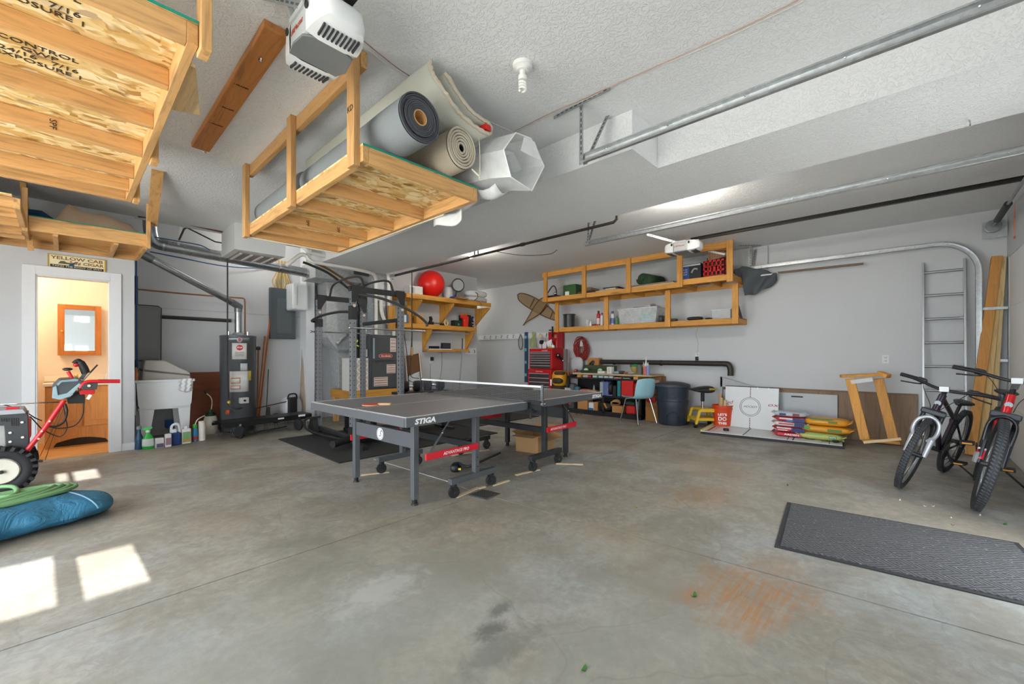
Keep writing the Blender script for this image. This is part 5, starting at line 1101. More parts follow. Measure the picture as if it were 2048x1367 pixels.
m = MB(); p = PZ(404, 880); m.lathe([(.0, 0), (.042, 0), (.042, .27), (.015, .27), (.015, .26), (0, .26)], p, 22); one(m, 'paper_towel_roll', 'white paper towel roll standing beside the sprayer jug', 'paper roll', pm('#e7e2d8', .9))
p = PZ(421, 866); r = thing('pump_sprayer', 'translucent white garden pump sprayer with dark green top', 'sprayer', p)
part(MB().lathe([(0, 0), (.085, 0), (.092, .02), (.095, .12), (.085, .22), (.07, .27), (.06, .28), (0, .28)], p, 28), 'tank', r, pm('#cfc6b6', .4)); part(MB().lathe([(.072, .27), (.075, .29), (.05, .32), (.03, .33), (.025, .36), (0, .37)], p, 20), 'pump_top', r, pm('#1c3a2a', .45)); part(MB().tube(bez(p + Vector((.01, 0, .36)), p + Vector((.02, 0, .48)), p + Vector((.0, 0, .56)), p + Vector((-.06, -.02, .62)), n=6), .007, 8), 'wand', r, pm('#d9c9a8', .5)); part(MB().cyl(p + Vector((-.06, -.02, .615)), p + Vector((-.085, -.03, .65)), .012, n=10), 'nozzle', r, BLK)
p = PZ(352, 872); m = MB(); m.cbox(p + Vector((0, .25, .16)), (.18, .12, .12), .1); one(m, 'blue_crate', 'blue plastic bin under the sink behind the bottles', 'bin', pm('#2461a8', .4), bevel=.01)
# ================================================================ furnace corner
r = thing('furnace_platform', 'orange-stained timber platform that carries the furnace', 'platform', (3.75, 7.3, 0)); PT = .587
for a, b in (((3.30, 6.87, PT - .14), (4.22, 6.91, PT)), ((3.30, 6.91, PT - .14), (3.34, 7.64, PT)), ((4.18, 6.91, PT - .14), (4.22, 7.15, PT))): part(MB().box(a, b), 'rim_board', r, ply('x' if b[0] - a[0] > .5 else 'y'), bevel=.004)
part(MB().box((3.34, 6.91, PT - .02), (4.12, 7.64, PT - .002)), 'deck', r, ply('x'))
for x, y in ((3.32, 6.90), (4.12, 6.92), (3.34, 7.55), (4.0, 7.55)): part(MB().box((x, y, 0), (x + .08, y + .08, PT - .14)), 'leg', r, pine('z'))
r = thing('furnace', 'dark grey upright furnace with red oval badge on the timber platform', 'furnace', (3.94, 7.1, PT)); FX0, FX1 = 3.675, 4.205; fy = 6.875; FG = pm('#4c5052', .4, .2, .04); FL2 = pm('#565a5c', .35, .2, .04)
part(MB().box((FX0, fy + .012, PT), (FX1, 7.15, 1.56)), 'cabinet', r, FG, bevel=.004)
up = part(MB().box((FX0 + .03, fy - .006, 1.10), (FX1 - .02, fy + .012, 1.53)), 'upper_door', r, FL2, bevel=.006); lo = part(MB().box((FX0 + .03, fy - .006, PT + .03), (FX1 - .02, fy + .012, 1.05)), 'lower_door', r, FL2, bevel=.006)
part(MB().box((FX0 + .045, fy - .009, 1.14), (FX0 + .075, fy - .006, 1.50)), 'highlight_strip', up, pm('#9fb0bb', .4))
def oval(mb, c, a, b, d, n=24): mb.prism([(a * math.copysign(abs(math.cos(t)) ** .6, math.cos(t)), b * math.copysign(abs(math.sin(t)) ** .6, math.sin(t))) for t in [2 * PI * k / n for k in range(n)]], c, (1, 0, 0), (0, 0, 1), d); return mb
cx_ = FX0 + .29; o = part(oval(MB(), (cx_, fy - .006, 1.185), .135, .038, .004), 'badge', r, pm('#c9a38f', .4)); part(oval(MB(), (cx_, fy - .010, 1.185), .125, .031, .002), 'badge_red', o, pm('#b8342a', .4)); lettering(o, 'Goodman', WH, (cx_, fy - .0125, 1.184), (1, 0, 0), (0, 0, 1), .042, .19, bold=.001)
def notice(x0_, x1_, z0_, z1_):
    o = part(MB().box((x0_, fy - .009, z0_), (x1_, fy - .006, z1_)), 'notice', r, pm('#d9cfc6', .5)); n = 4
    for k in range(n): z = z0_ + (z1_ - z0_) * (k + .5) / n; part(MB().box((x0_ + .012, fy - .0105, z - .006), (x1_ - .012, fy - .009, z + .004)), 'red_line', o, pm('#b0594f', .5))
notice(FX1 - .15, FX1 - .03, 1.26, 1.51); notice(FX1 - .22, FX1 - .04, .87, 1.03); notice(FX0 + .06, FX0 + .33, PT + .06, PT + .22)
m = MB(); [m.cyl((FX0 + dx, fy - .003, 1.075), (FX0 + dx, fy - .008, 1.075), .006, n=8) for dx in (.07, .27, .47)]; part(m, 'screws', r, chrome())
# plenum and ducts
DG = galv('#bfc3c6', .5, .4)
r = thing('supply_plenum', 'shiny sheet metal supply duct rising from the furnace to the ceiling', 'duct', (3.9, 7.1, 1.56)); part(MB().box((3.76, 6.98, 1.56), (4.16, 7.15, 2.62)), 'riser', r, DG, bevel=.004); part(MB().box((3.45, 6.98, 2.62), (4.22, 7.15, 2.955)), 'top_section', r, DG, bevel=.004)
part(MB().box((3.755, 6.975, 2.10), (4.165, 7.0, 2.13)), 'seam_flange', r, galv('#d8dadc', .3)); part(MB().box((3.42, 6.97, 2.60), (3.70, 6.985, 2.80)), 'dark_collar', r, pm('#4a4e50', .5, .4))
r = thing('return_duct', 'tall crumpled silver return duct left of the furnace', 'duct', (3.35, 7.8, .6))
DG2 = galv('#c6c9cb', .5, .4)
part(MB().box((3.22, 7.62, 1.62), (3.75, 8.1, 2.52)), 'upper_box', r, DG2, bevel=.004)
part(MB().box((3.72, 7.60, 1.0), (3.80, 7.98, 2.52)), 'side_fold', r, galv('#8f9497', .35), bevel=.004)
m = MB(); secs = [((3.20, 3.80), (7.60, 8.10), 1.62), ((3.24, 3.78), (7.62, 8.1), 1.52), ((3.42, 3.76), (7.65, 8.0), 1.30), ((3.46, 3.74), (7.65, 8.0), 1.0), ((3.46, 3.72), (7.65, 8.0), .60)]
P_ = [Vector(q) for (a, b), (c, d), z in secs for q in ((a, c, z), (b, c, z), (b, d, z), (a, d, z))]; m.add(P_, [(i * 4 + k, i * 4 + (k + 1) % 4, (i + 1) * 4 + (k + 1) % 4, (i + 1) * 4 + k) for i in range(4) for k in range(4)]); part(m, 'tapered_boot', r, galv('#d0d3d5', .5, .4), bevel=.006)
part(MB().tube([Vector((3.38, 7.58, 1.38)), Vector((3.62, 7.58, 1.66))], .028, 14), 'diagonal_seam', r, galv('#dfe1e3', .25)); part(MB().box((3.42, 7.62, 1.24), (3.78, 7.66, 1.30)), 'crimped_collar', r, galv('#c9ccce', .4))
part(MB().box((2.9, 7.3, 2.52), (3.72, 7.9, 2.80)), 'cross_section', r, DG2, bevel=.004)
# filters
def filt(label, x0_, x1_, y0_, y1_, h, grille):
    r = thing('furnace_filter', label, 'filter', ((x0_ + x1_) / 2, y0_, PT), 'pleated filters leaning by the furnace'); part(MB().box((x0_, y0_, PT), (x1_, y1_, PT + h)), 'cardboard_frame', r, pm('#dcdad6', .7, 0, .06), bevel=.002)
    if grille:
        m = MB(); n = 4; hh = h / n; part(MB().box((x0_ + .02, y0_ - .001, PT + .02), (x1_ - .02, y0_, PT + h - .02)), 'pleated_media', r, striped('#b9a597', '#d8cdc2', 0, 55))
        for k in range(n):
            za, zb_ = PT + hh * k + .02, PT + hh * (k + 1) - .005
            for (u0, v0, u1, v1) in ((x0_ + .02, za, x1_ - .02, zb_), (x0_ + .02, zb_, x1_ - .02, za)): m.bar((u0, y0_ - .003, v0), (u1, y0_ - .003, v1), .004, .014, (0, 1, 0)) if False else m.bar((u0, y0_ - .003, v0), (u1, y0_ - .003, v1), .014, .004, (0, 1, 0))
        part(m, 'diagonal_lattice', r, pm('#efece6', .7))
    return r
filt('white edge-on pleated filter at the left end of the stack beside the furnace', 3.31, 3.37, 6.90, 7.2, .56, False)
filt('pleated filter with white lattice, left one beside the furnace', 3.38, 3.52, 6.93, 6.98, .56, True); filt('pleated filter with white lattice, right one touching the furnace side', 3.53, 3.665, 6.93, 6.98, .56, True)
m = MB(); m.cbox((3.50, 7.08, PT + .59), (.36, .18, .05), 0); one(m, 'silver_insulation', 'silver faced insulation lying on top of the filters', 'insulation', galv('#c3b6a6', .4)) if False else None
r = thing('refrigerant_line', 'black insulated refrigerant hose hanging beside the furnace', 'hose', (3.6, 6.9, 1.1)); part(MB().tube(bez((3.58, 7.0, 2.0), (3.60, 6.95, 1.6), (3.60, 6.94, 1.25)), .022, 10), 'hose_body', r, BLK); part(MB().box((3.56, 6.90, 1.17), (3.63, 6.95, 1.30)), 'control_box', r, pm('#c5c8ca', .4, .3), bevel=.004); part(MB().tube([(3.63, 6.95, 1.30), (3.64, 6.95, 2.0)], .008, 8), 'conduit', r, chrome())
pipe('insulated_line', 'brown copper line set slanting across the ducts to the rack corner', [PY(630, 525, 6.9), PY(660, 540, 6.88), PY(700, 566, 6.86), PY(724, 583, 6.86)], .018, pm('#7a5230', .4, .5), group=None)
pipe('insulated_line', 'black rubber line beside the brown copper line above the ducts', [PY(606, 524, 6.92), PY(622, 530, 6.9), PY(660, 548, 6.9), PY(705, 583, 6.9)], .02, pm('#2c2a28', .6))
m = MB(); m.grid(lambda u, v: Vector((4.262 + .0 * u, 6.90 + .0 * v, 1.6)), 1, 1) if False else m.box((4.02, 6.86, 1.64), (4.16, 6.90, 2.10)); one(m, 'orange_insulation_board', 'orange-brown timber piece standing behind the furnace exhaust', 'board', ply('z'))
# picture/cardboard leaning on shelf wall
r = thing('leaning_box', 'opened cardboard box with plastic wrap leaning on the wall right of the squat rack', 'box', (4.45, 7.05, .6)); CBk = pm('#6b4a2c', .85, 0, .1)
q0 = PY(822, 806, 6.9); part(MB().bar(PY(815, 790, 6.95), PY(815, 712, 7.12), .26, .03, (1, 0, 0)) if False else MB().add([PY(812, 712, 7.1), PY(838, 706, 7.12), PY(844, 775, 6.98), PY(818, 790, 6.94)], [(0, 1, 2, 3)]), 'cardboard_face', r, CBk, solid=.03)
m = MB(); m.tube([PY(811, 711, 7.06), PY(838, 705, 7.08), PY(845, 776, 6.92), PY(817, 792, 6.88)], .010, 6, closed=True); part(m, 'light_edge', r, pm('#d9cbb6', .7))
m = MB(); a_, b_, c_, d_ = PY(816, 752, 6.99), PY(839, 742, 7.01), PY(842, 765, 6.95), PY(820, 780, 6.91); m.grid(lambda u, v: (a_ * (1 - u) + b_ * u) * (1 - v) + (d_ * (1 - u) + c_ * u) * v + Vector((0, -.012 * math.sin(9 * u + 5 * v), 0)), 8, 8); part(m, 'plastic_wrap', r, pm('#b9bfc4', .25)); part(MB().bar(PY(820, 783, 6.89), PY(844, 770, 6.93), .05, .02, (0, 1, 0)), 'wood_strip', r, pine('x'))
part(MB().box((4.35, 6.95, 0), (4.75, 7.1, .50)), 'box_base', r, CBk)

# ================================================================ shelf wall with the red ball
r = thing('wall_shelf', 'varnished pine wall shelf with slanted bracket boards behind the squat rack', 'shelf', (5.3, 7.0, 1.3))
def sh(x0_, x1_, d, zt_, th=.09):
    part(MB().box((x0_, YW - d, zt_ - .018), (x1_, YW, zt_)), 'shelf_board', r, ply('x')); part(MB().box((x0_, YW - d - .018, zt_ - th), (x1_, YW - d, zt_ + .002)), 'front_rail', r, ply('x'), bevel=.004)
    part(MB().box((x0_, YW - .03, zt_ - th), (x1_, YW, zt_ - .018)), 'wall_ledger', r, ply('x'))
sh(4.27, 6.42, .47, 2.34, .085); sh(4.27, 6.14, .31, 1.80, .085)
def brk(x, d, z1, z0): part(MB().prism([(0, 0), (0, z1 - z0), (-d, z1 - z0), (-d, z1 - z0 - .03)], (x, YW - .001, z0), (0, 1, 0), (0, 0, 1), .036), 'bracket_board', r, ply('z'), bevel=.003)
for x in (5.38, 6.38): brk(x, .46, 2.25, 1.82 if x < 6 else 1.86)
brk(4.6, .46, 2.25, 1.82)
for x in (4.95, 6.08): brk(x, .30, 1.715, 1.26)
part(MB().box((4.97, YW - .13, 1.29), (6.08, YW, 1.31)), 'bottom_board', r, ply('x')); part(MB().box((4.97, YW - .15, 1.27), (6.08, YW - .13, 1.33)), 'front_rail', r, ply('x'), bevel=.003)
part(MB().cyl((5.05, YW - .2, 1.665), (6.05, YW - .2, 1.665), .015, n=14), 'hanging_rod', r, pm('#cfd2d4', .3, .3))
p = PY(861, 567, YW - .24); part_ = MB().sphere((p.x, YW - .26, 2.342 + .27), .27, 44, m=28); one(part_, 'exercise_ball', 'large red exercise ball on top of the wall shelf', 'ball', pm('#d91f17', .32, 0, .03))
p = PY(826, 578, YW - .35); r = thing('grey_box', 'small white and grey cardboard box left of the red ball', 'box', (p.x, YW - .33, 2.342)); part(MB().box((p.x - .13, YW - .42, 2.342), (p.x + .17, YW - .26, 2.50)), 'box_body', r, pm('#d2d0cd', .6)); part(MB().box((p.x - .13, YW - .4215, 2.36), (p.x + .0, YW - .42, 2.47)), 'printed_panel', r, striped('#5b5e66', '#b9b9b9', 0, 12))
# paddle / round mirror
r = thing('round_paddle', 'round grey disc with dark rim and stem resting in a blue base on the shelf', 'sports paddle', (5.85, 6.8, 2.35)); p = PY(916, 570, 6.80); m = MB(); ax = Vector((-.3, -1, -.1)).normalized(); m.cyl(p - ax * .01, p + ax * .01, .125, n=34); part(m, 'disc', r, pm('#9da1a4', .35)); m = MB(); m.torus(p, .128, .015, ax, 34, 8); part(m, 'rim', r, pm('#3a2a2a', .4)); q = PY(910, 597, 6.80); part(MB().tube([p + (q - p).normalized() * .12, Vector((q.x, q.y, 2.37))], .016, 10), 'stem', r, pm('#2b2330', .5)); part(pebble(MB(), (q.x, q.y, 2.375), (.24, .16, .065), .1), 'blue_base', r, pm('#2a2f7a', .5))
p = PY(898, 578, 6.95); one(MB().lathe([(0, 0), (.09, .0), (.1, .05), (.1, .24), (.08, .27), (0, .28)], (p.x, 6.98, 2.342), 22), 'white_container', 'translucent white container behind the round grey disc', 'container', pm('#cfd3d6', .4))
m = MB(); m.prism([(0, 0), (.28, 0), (.25, .03), (.03, .05)], (5.42, 6.80, 2.342), (1, 0, 0), (0, 0, 1), -.0 + .22); one(m, 'brown_board_piece', 'flat brown board between the ball and the round disc', 'board', pm('#8c6b45', .7))
for k, (px_, py_, dx, dz_, dy, rz, col, lab) in enumerate(((958, 597, .62, .13, .34, .1, '#c9cacd', 'lower folded white cover at the right end of the top shelf'), (955, 584, .55, .15, .30, -.1, '#d3d4d6', 'upper folded white cover at the right end of the top shelf'))):
    p = PY(px_, py_, 6.85); m = MB(); pebble(m, (6.15, 6.88, 2.342 + .065 + k * .125), (dx, dy, dz_), rz, 2.4, 26, 12); one(m, 'folded_cover', lab, 'fabric cover', fabric(col, 60, .06), 'folded white covers')
m = MB(); m.tube(bez((5.95, 6.70, 2.36), (6.0, 6.66, 2.42), (6.02, 6.67, 2.50), (6.05, 6.78, 2.56), (6.2, 6.8, 2.60), n=6), .008, 6); m.tube(bez((6.0, 6.70, 2.36), (6.10, 6.655, 2.30), (6.12, 6.655, 2.05), (6.10, 6.67, 1.98), n=6), .004, 6); one(m, 'brown_string', 'brown string looped around the folded covers and hanging from the shelf', 'cord', pm('#6b4634', .7))
# middle shelf things
def onshelf(name, label, cat, px_, py_, dx, dy, h, col, zt_=1.802, Y=6.98, grp=None, mk=None, bev=.003, rz=0):
    p = PY(px_, py_, Y); m = MB(); m.cbox((p.x, Y, zt_ + h / 2), (dx, dy, h), rz); return one(m, name, label, cat, mk or pm(col, .6), grp, bevel=bev)
def obox(name, label, cat, c, d, rz, col, face=None, fcol='#ffffff', fh=(.2, .8), mk=None, grp=None, bev=.003, axis='y', fw=.8, txt=None, tcol='#ffffff', tw=None):
    """box-like packet with an optional printed panel on its viewed side"""
    c = Vector(c); r = thing(name, label, cat, c, grp); part(MB().cbox(c + Vector((0, 0, d[2] / 2)), d, rz), 'body', r, mk or pm(col, .6), bevel=bev)
    if face:
        if axis == 'y': cc = c + Matrix.Rotation(rz, 3, 'Z') @ Vector((0, -d[1] / 2 - .0008, d[2] * sum(fh) / 2)); dd = (d[0] * fw, .0016, d[2] * (fh[1] - fh[0]))
        else: cc = c + Matrix.Rotation(rz, 3, 'Z') @ Vector((-d[0] / 2 - .0008, 0, d[2] * sum(fh) / 2)); dd = (.0016, d[1] * fw, d[2] * (fh[1] - fh[0]))
        o = part(MB().cbox(cc, dd, rz), 'printed_panel', r, pm(fcol, .5))
        if txt: lettering(o, txt, pm(tcol, .5), cc + (Vector((0, -.0015, 0)) if axis == 'y' else Vector((-.0015, 0, 0))), (1, 0, 0) if axis == 'y' else (0, -1, 0), (0, 0, 1), d[2] * .3, tw)
    return r
p = PY(795, 650, 6.98)
obox('small_box', 'blue and white boxed item on the middle shelf behind the rack upright', 'box', (4.38, 6.96, 1.802), (.16, .14, .17), 0, '#47658a', True, '#dfe3e6', (.1, .9), fw=.35)
obox('wood_caddy', 'small plain wooden box on the middle shelf', 'box', (4.75, 7.0, 1.802), (.16, .12, .19), 0, '#c99a5c', mk=ply('z')); obox('wood_block', 'tall brown wood block behind the rack upright on the middle shelf', 'wood', (4.56, 7.05, 1.802), (.12, .1, .36), 0, '#a9682e', mk=ply('z'))
m = MB(); m.prism([(0, 0), (.09, 0), (.09, .03), (.06, .04), (.08, .12), (.05, .17), (.02, .16), (.03, .10), (0, .04)], (4.93, 6.93, 1.802), (1, 0, 0), (0, 0, 1), .05); one(m, 'black_clamp', 'black clamp standing on the middle shelf', 'clamp', BLK)
r = thing('pipe_clamp', 'silver bar clamp lying along the middle shelf', 'clamp', (5.15, 6.94, 1.802)); part(MB().cyl((5.0, 6.93, 1.84), (5.42, 6.93, 1.85), .013, n=12), 'bar', r, chrome()); part(MB().cbox((5.02, 6.93, 1.835), (.06, .06, .06)), 'jaw', r, BLK); part(MB().cbox((5.32, 6.93, 1.825), (.16, .06, .045)), 'jaw', r, BLK)
m = MB(); m.torus((5.36, 6.90, 1.865), .05, .018, (-.2, 1, 0), 26, 10); one(m, 'tape_roll', 'cream roll of tape standing on the middle shelf', 'tape roll', pm('#d6c08a', .5))
obox('dark_case', 'low black case with green tab on the middle shelf', 'case', (5.68, 6.96, 1.802), (.20, .14, .13), 0, '#22272a', True, '#2f8f4a', (.2, .5), fw=.25)
r = thing('red_power_tool', 'bright red tool case standing upright on the middle shelf', 'tool', (5.84, 6.95, 1.802)); part(MB().prism([(-.05, 0), (.06, 0), (.08, .22), (.02, .25), (-.10, .25), (-.12, .20), (-.05, .16)], (5.86, 6.93, 1.802), (1, 0, 0), (0, 0, 1), .07), 'body', r, pm('#df2c1c', .4), bevel=.01); part(MB().box((5.86, 6.926, 1.83), (5.89, 6.93, 1.92)), 'label_strip', r, WH)
m = MB(); m.prism([(-.06, 0), (.07, 0), (.05, .12), (.03, .26), (-.05, .26), (-.03, .12)], (5.98, 6.93, 1.802), (1, 0, 0), (0, 0, 1), .06); one(m, 'black_drill', 'black power drill body beside the red tool', 'drill', BLK, bevel=.008)
obox('brown_parcel', 'brown paper parcel on top of the black drill', 'parcel', (5.95, 7.03, 2.065), (.17, .1, .05), .1, '#b98a58'); obox('dark_back_box', 'dark box standing behind the red tool and drill', 'box', (5.95, 7.06, 1.802), (.18, .09, .262), 0, '#2c2a2a')
one(MB().cyl((6.075, 6.96, 2.0), (6.14, 6.96, 2.03), .03, n=12).box((6.06, 6.93, 1.802), (6.12, 6.99, 2.0)), 'blue_spray_can', 'small dark can with blue top on the middle shelf', 'can', pm('#2c3a7a', .5))
r = thing('drill_bit_holder', 'black and white spotted drill bits holder at the right end of the middle shelf', 'tool holder', (6.1, 6.92, 1.802)); part(MB().box((5.99, 6.90, 1.802), (6.11, 6.93, 1.95)), 'holder', r, BLK)
for k in range(6): part(MB().cyl((6.01 + (k % 3) * .04, 6.897, 1.84 + (k // 3) * .06), (6.01 + (k % 3) * .04, 6.90, 1.84 + (k // 3) * .06), .014, n=10), 'white_cap', r, WH)
# bottom shelf radio
r = radio = thing('shelf_radio', 'small black radio on a white board on the lowest wall shelf', 'radio', (5.5, 7.05, 1.33)); part(MB().box((5.35, 7.03, 1.335), (5.58, 7.07, 1.455)), 'body', r, BLK, bevel=.005); part(MB().box((5.37, 7.027, 1.35), (5.56, 7.03, 1.44)), 'screen', r, pm('#3a3c40', .3))
one(MB().box((5.02, 7.0, 1.312), (5.6, 7.12, 1.33)), 'white_board_strip', 'white board lying on the lowest wall shelf', 'board', WH); one(MB().box((5.05, 7.02, 1.33), (5.28, 7.08, 1.385)), 'charger', 'black charger at the left of the lowest wall shelf', 'charger', BLK, bevel=.01)
# outlets, cords, hooks
def outlet(label, c, n, dark=False):
    c = Vector(c); n = Vector(n); up = Vector((0, 0, 1)); s = n.cross(up); r = thing('wall_outlet', label, 'outlet', c - up * .06, 'wall outlets')
    m = MB(); m.bar(c - up * .058 + n * .003, c + up * .058 + n * .003, .072, .006, n); part(m, 'cover_plate', r, pm('#dcdcdb', .4), bevel=.002)
    for d in (-.022, .022): o = part(MB().bar(c + up * (d - .014) + n * .007, c + up * (d + .014) + n * .007, .034, .003, n), 'socket', r, pm('#c9c9c8', .4)); part(MB().bar(c + up * (d - .006) + n * .009 - s * .007, c + up * (d + .006) + n * .009 - s * .007, .003, .002, n), 'slot', o, BLK)
    return r
p = PY(862, 719, YW); outlet('outlet with black plug on the shelf wall', (p.x, YW, p.z), (0, -1, 0)); one(MB().cbox((p.x, YW - .035, p.z + .02), (.05, .06, .075)), 'power_adapter', 'black power adapter plugged in below the wall shelf', 'power adapter', BLK, bevel=.005)
rad_ = [PY(881, 692, YW - .1), PY(884, 720, YW - .02), PY(880, 755, YW - .02), PY(868, 765, YW - .02), PY(861, 755, YW - .02), PY(861, 727, YW - .03)]; part(MB().tube(bez(*rad_, n=5), .003, 6), 'power_cord', radio, BLK)
def hookrail(label, pts, ax, n_, X=None, Y=None):
    pass
r = thing('hook_rail', 'long white hook rail on the right wall beyond the shelf wall', 'hook rail', (XR, 7.2, 1.6)); X_ = XR - .018
y0_, y1_ = 8.5, 5.95; zr = 1.67
part(MB().box((XR - .018, y1_, zr - .06), (XR, y0_, zr + .06)), 'board', r, pm('#e1e3e4', .5), bevel=.003)
hk = pm('#3c3f44', .35, .7)
for px_ in (970, 982, 993, 1004, 1016, 1028, 1041, 1081, 1094): q = PX(px_, 670, X_); part(MB().tube(bez((X_, q.y, zr + .03), (X_ - .03, q.y, zr + .0), (X_ - .035, q.y, zr - .03), (X_ - .015, q.y, zr - .035), n=4), .006, 6).sphere((X_ - .02, q.y, zr + .035), .008, 8), 'hook', r, hk)
r = thing('hook_rail', 'short white hook rail at the right end of the shelf wall', 'hook rail', (6.2, YW, 1.3)); part(MB().box((6.10, YW - .016, 1.22), (6.41, YW, 1.36)), 'board', r, pm('#e1e3e4', .5))
for x in (6.17, 6.33): part(MB().tube(bez((x, YW - .016, 1.32), (x, YW - .045, 1.29), (x, YW - .05, 1.26), (x, YW - .03, 1.255), n=4), .006, 6), 'hook', r, hk)
r = thing('metal_rod', 'slim grey metal rod with worn dark top leaning on the shelf wall', 'rod', PY(914, 828, 6.55)); part(MB().bar(PY(914, 828, 6.55), PY(925, 694, 6.74), .02, .012), 'shaft', r, pm('#8c8f92', .4, .5)); part(MB().cyl(PY(925, 676, 6.76), PY(924.5, 698, 6.736), .013, n=8), 'handle', r, pm('#5a4a40', .6))
# ================================================================ long two-level wall rack on the right
VB = lambda a: wood('#d89a48', a, .66, 'amber_pine')
r = thing('storage_shelf', 'long two-level amber pine shelf rack on the right wall', 'shelf', (7.4, 3.8, 1.7)); rt = r
XU, XLo = 7.01, 7.25; zU, zL = 2.33, 1.70; ya, yb = 1.95, 5.70
part(MB().box((XU, 2.72, zU), (XU + .038, yb, zU + .09)), 'front_rail', r, VB('y'), bevel=.003); part(MB().box((XU, ya, zU + .03), (XU + .038, 2.72, zU + .12)), 'front_rail', r, VB('y'), bevel=.003)
part(MB().box((XU + .038, 2.72, zU + .078), (XR, yb, zU + .09)), 'upper_deck', r, wood('#b57f3c', 'y', .8, 'deck')); part(MB().box((XU + .038, ya, zU + .108), (XR, 2.72, zU + .12)), 'upper_deck', r, wood('#b57f3c', 'y', .8, 'deck'))
part(MB().box((XR - .038, ya, zU - .0), (XR, yb, zU + .078)), 'back_rail', r, VB('y'))
for y in (ya, 2.30, 2.72, 3.2, 3.7, 4.2, 4.7, 5.2, yb - .038): dz_ = .03 if y < 2.7 else 0; part(MB().box((XU + .038, y, zU + dz_), (XR - .038, y + .038, zU + .078 + dz_)), 'joist', r, VB('x'), bevel=.003)
part(MB().box((XLo, 1.93, zL), (XLo + .038, 5.58, zL + .09)), 'lower_front_rail', r, VB('y'), bevel=.003); part(MB().box((XLo + .038, 1.93, zL + .078), (XR, 5.58, zL + .09)), 'lower_deck', r, wood('#7a5a34', 'y', .8, 'lower_deck')); part(MB().box((XR - .038, 1.93, zL), (XR, 5.58, zL + .078)), 'back_rail', r, VB('y'))
for y in (1.93, 3.1, 4.3, 5.54): part(MB().box((XLo + .038, y, zL), (XR - .038, y + .038, zL + .078)), 'lower_joist', r, VB('x'), bevel=.003)
for px_, w_ in ((1090, .09), (1167, .09), (1256, .09), (1359, .09), (1459, .09)): q = PX(px_, 560, XU - .038); part(MB().box((XU - .038, q.y - .045, zU - .005), (XU, q.y + .045, ZC)), 'upper_post', r, VB('z'), bevel=.003)
part(MB().box((XU - .0, ya, ZC - .10), (XU + .038, yb, ZC - .002)), 'ceiling_rail', r, VB('y'))
for px_ in (1113, 1212, 1335, 1470): q = PX(px_, 620, XLo - .038); part(MB().box((XLo - .038, q.y - .045, zL - .01), (XLo, q.y + .045, zU)), 'lower_post', r, VB('z'), bevel=.003)
zu, zl = zU + .092, zL + .092
XF = 7.2
def at_u(px_, X=XF + .1): return PX(px_, 550, X).y
# upper shelf content
r = thing('strap_hoop', 'wire and strap snowboard bindings with a dark hoop at the left of the upper shelf', 'strap hoop', (7.2, 5.4, zu)); y_ = at_u(1110); part(MB().tube(bez((7.2, y_ + .22, zu + .01), (7.2, y_, zu + .26), (7.2, y_ - .10, zu + .20), (7.2, y_ - .12, zu + .03), n=6), .012, 8), 'hoop', r, pm('#3a2a26', .6)); part(pebble(MB(), (7.2, y_ - .02, zu + .03), (.2, .38, .06)), 'base', r, BLK); part(MB().sphere((7.15, y_ - .12, zu + .09), .035, 12), 'shiny_knob', r, chrome()); part(MB().sphere((7.15, y_ + .1, zu + .07), .03, 12), 'shiny_knob', r, pm('#b98f78', .4)); part(MB().torus((7.28, y_ - .18, zu + .14), .09, .005, (1, .2, 0), 24, 6), 'wire_loop', r, pm('#a9adb0', .4))
r = thing('green_bin', 'green metal box with white tag on the upper shelf', 'box', (7.25, 4.9, zu)); a, b = at_u(1134), at_u(1160); part(MB().box((7.15, b, zu), (7.45, a, zu + .24)), 'body', r, pm('#2f5a2c', .5), bevel=.02); part(MB().box((7.148, a - .16, zu + .02), (7.15, a - .06, zu + .10)), 'white_tag', r, WH)
for k, (p0, p1, h0, h, col, lab) in enumerate(((1157, 1190, 0, .035, '#4c4034', 'dark flat board pile on the upper shelf beside the green box, lowest board'), (1160, 1192, .037, .03, '#6b5946', 'brown flat board resting on the lowest board by the green box'), (1168, 1186, .07, .06, '#a08a6a', 'tan folded cover on the flat boards'), (1197, 1218, 0, .04, '#cfc9bd', 'flat white tray between two posts of the upper shelf'), (1216, 1246, 0, .03, '#c9b79a', 'pale flat carton on the upper shelf, third bay'), (1216, 1238, .032, .03, '#d6c8ae', 'second pale carton stacked under the dark plate'), (1210, 1240, .064, .02, '#3e3a33', 'dark plate lying on the pale cartons'))):
    a, b = at_u(p0, 7.25), at_u(p1, 7.25); m = MB(); m.cbox((7.32, (a + b) / 2, zu + h0 + h / 2), (.34, abs(a - b), h), .08 * (-1) ** k); one(m, 'flat_board', lab, 'board', pm(col, .7), bevel=.006)
r = thing('rolled_mat', 'dark green rolled camping mat on the upper shelf', 'mat', (7.3, 3.7, zu + .05)); c = Vector((7.12, at_u(1289, 7.2), zu + .15)); m = MB(); pts = []
for k in range(60): t = k * .32; rr = .025 + .0048 * t; pts.append((math.cos(t) * rr, math.sin(t) * rr))
m.mat(pm('#2c4a30', .8)); m.grid(lambda u, v: Vector((c.x + .5 * v, c.y + pts[min(int(u * 59), 59)][0] - .1 * v, c.z + pts[min(int(u * 59), 59)][1])), 59, 1); part(m, 'spiral', r, solid=.016)
for p0, p1, h0, h, col, lab in ((1268, 1352, 0, .025, '#e2ddd2', 'long white panel lying flat under the rolled mat'), (1266, 1350, .027, .025, '#8c7a5e', 'long brown board lying on the white panel')):
    a, b = at_u(p0, 7.2), at_u(p1, 7.2); one(MB().box((7.12, b, zu + h0), (7.5, a, zu + h0 + h)), 'long_panel', lab, 'board', pm(col, .6))
zq = zu + .03
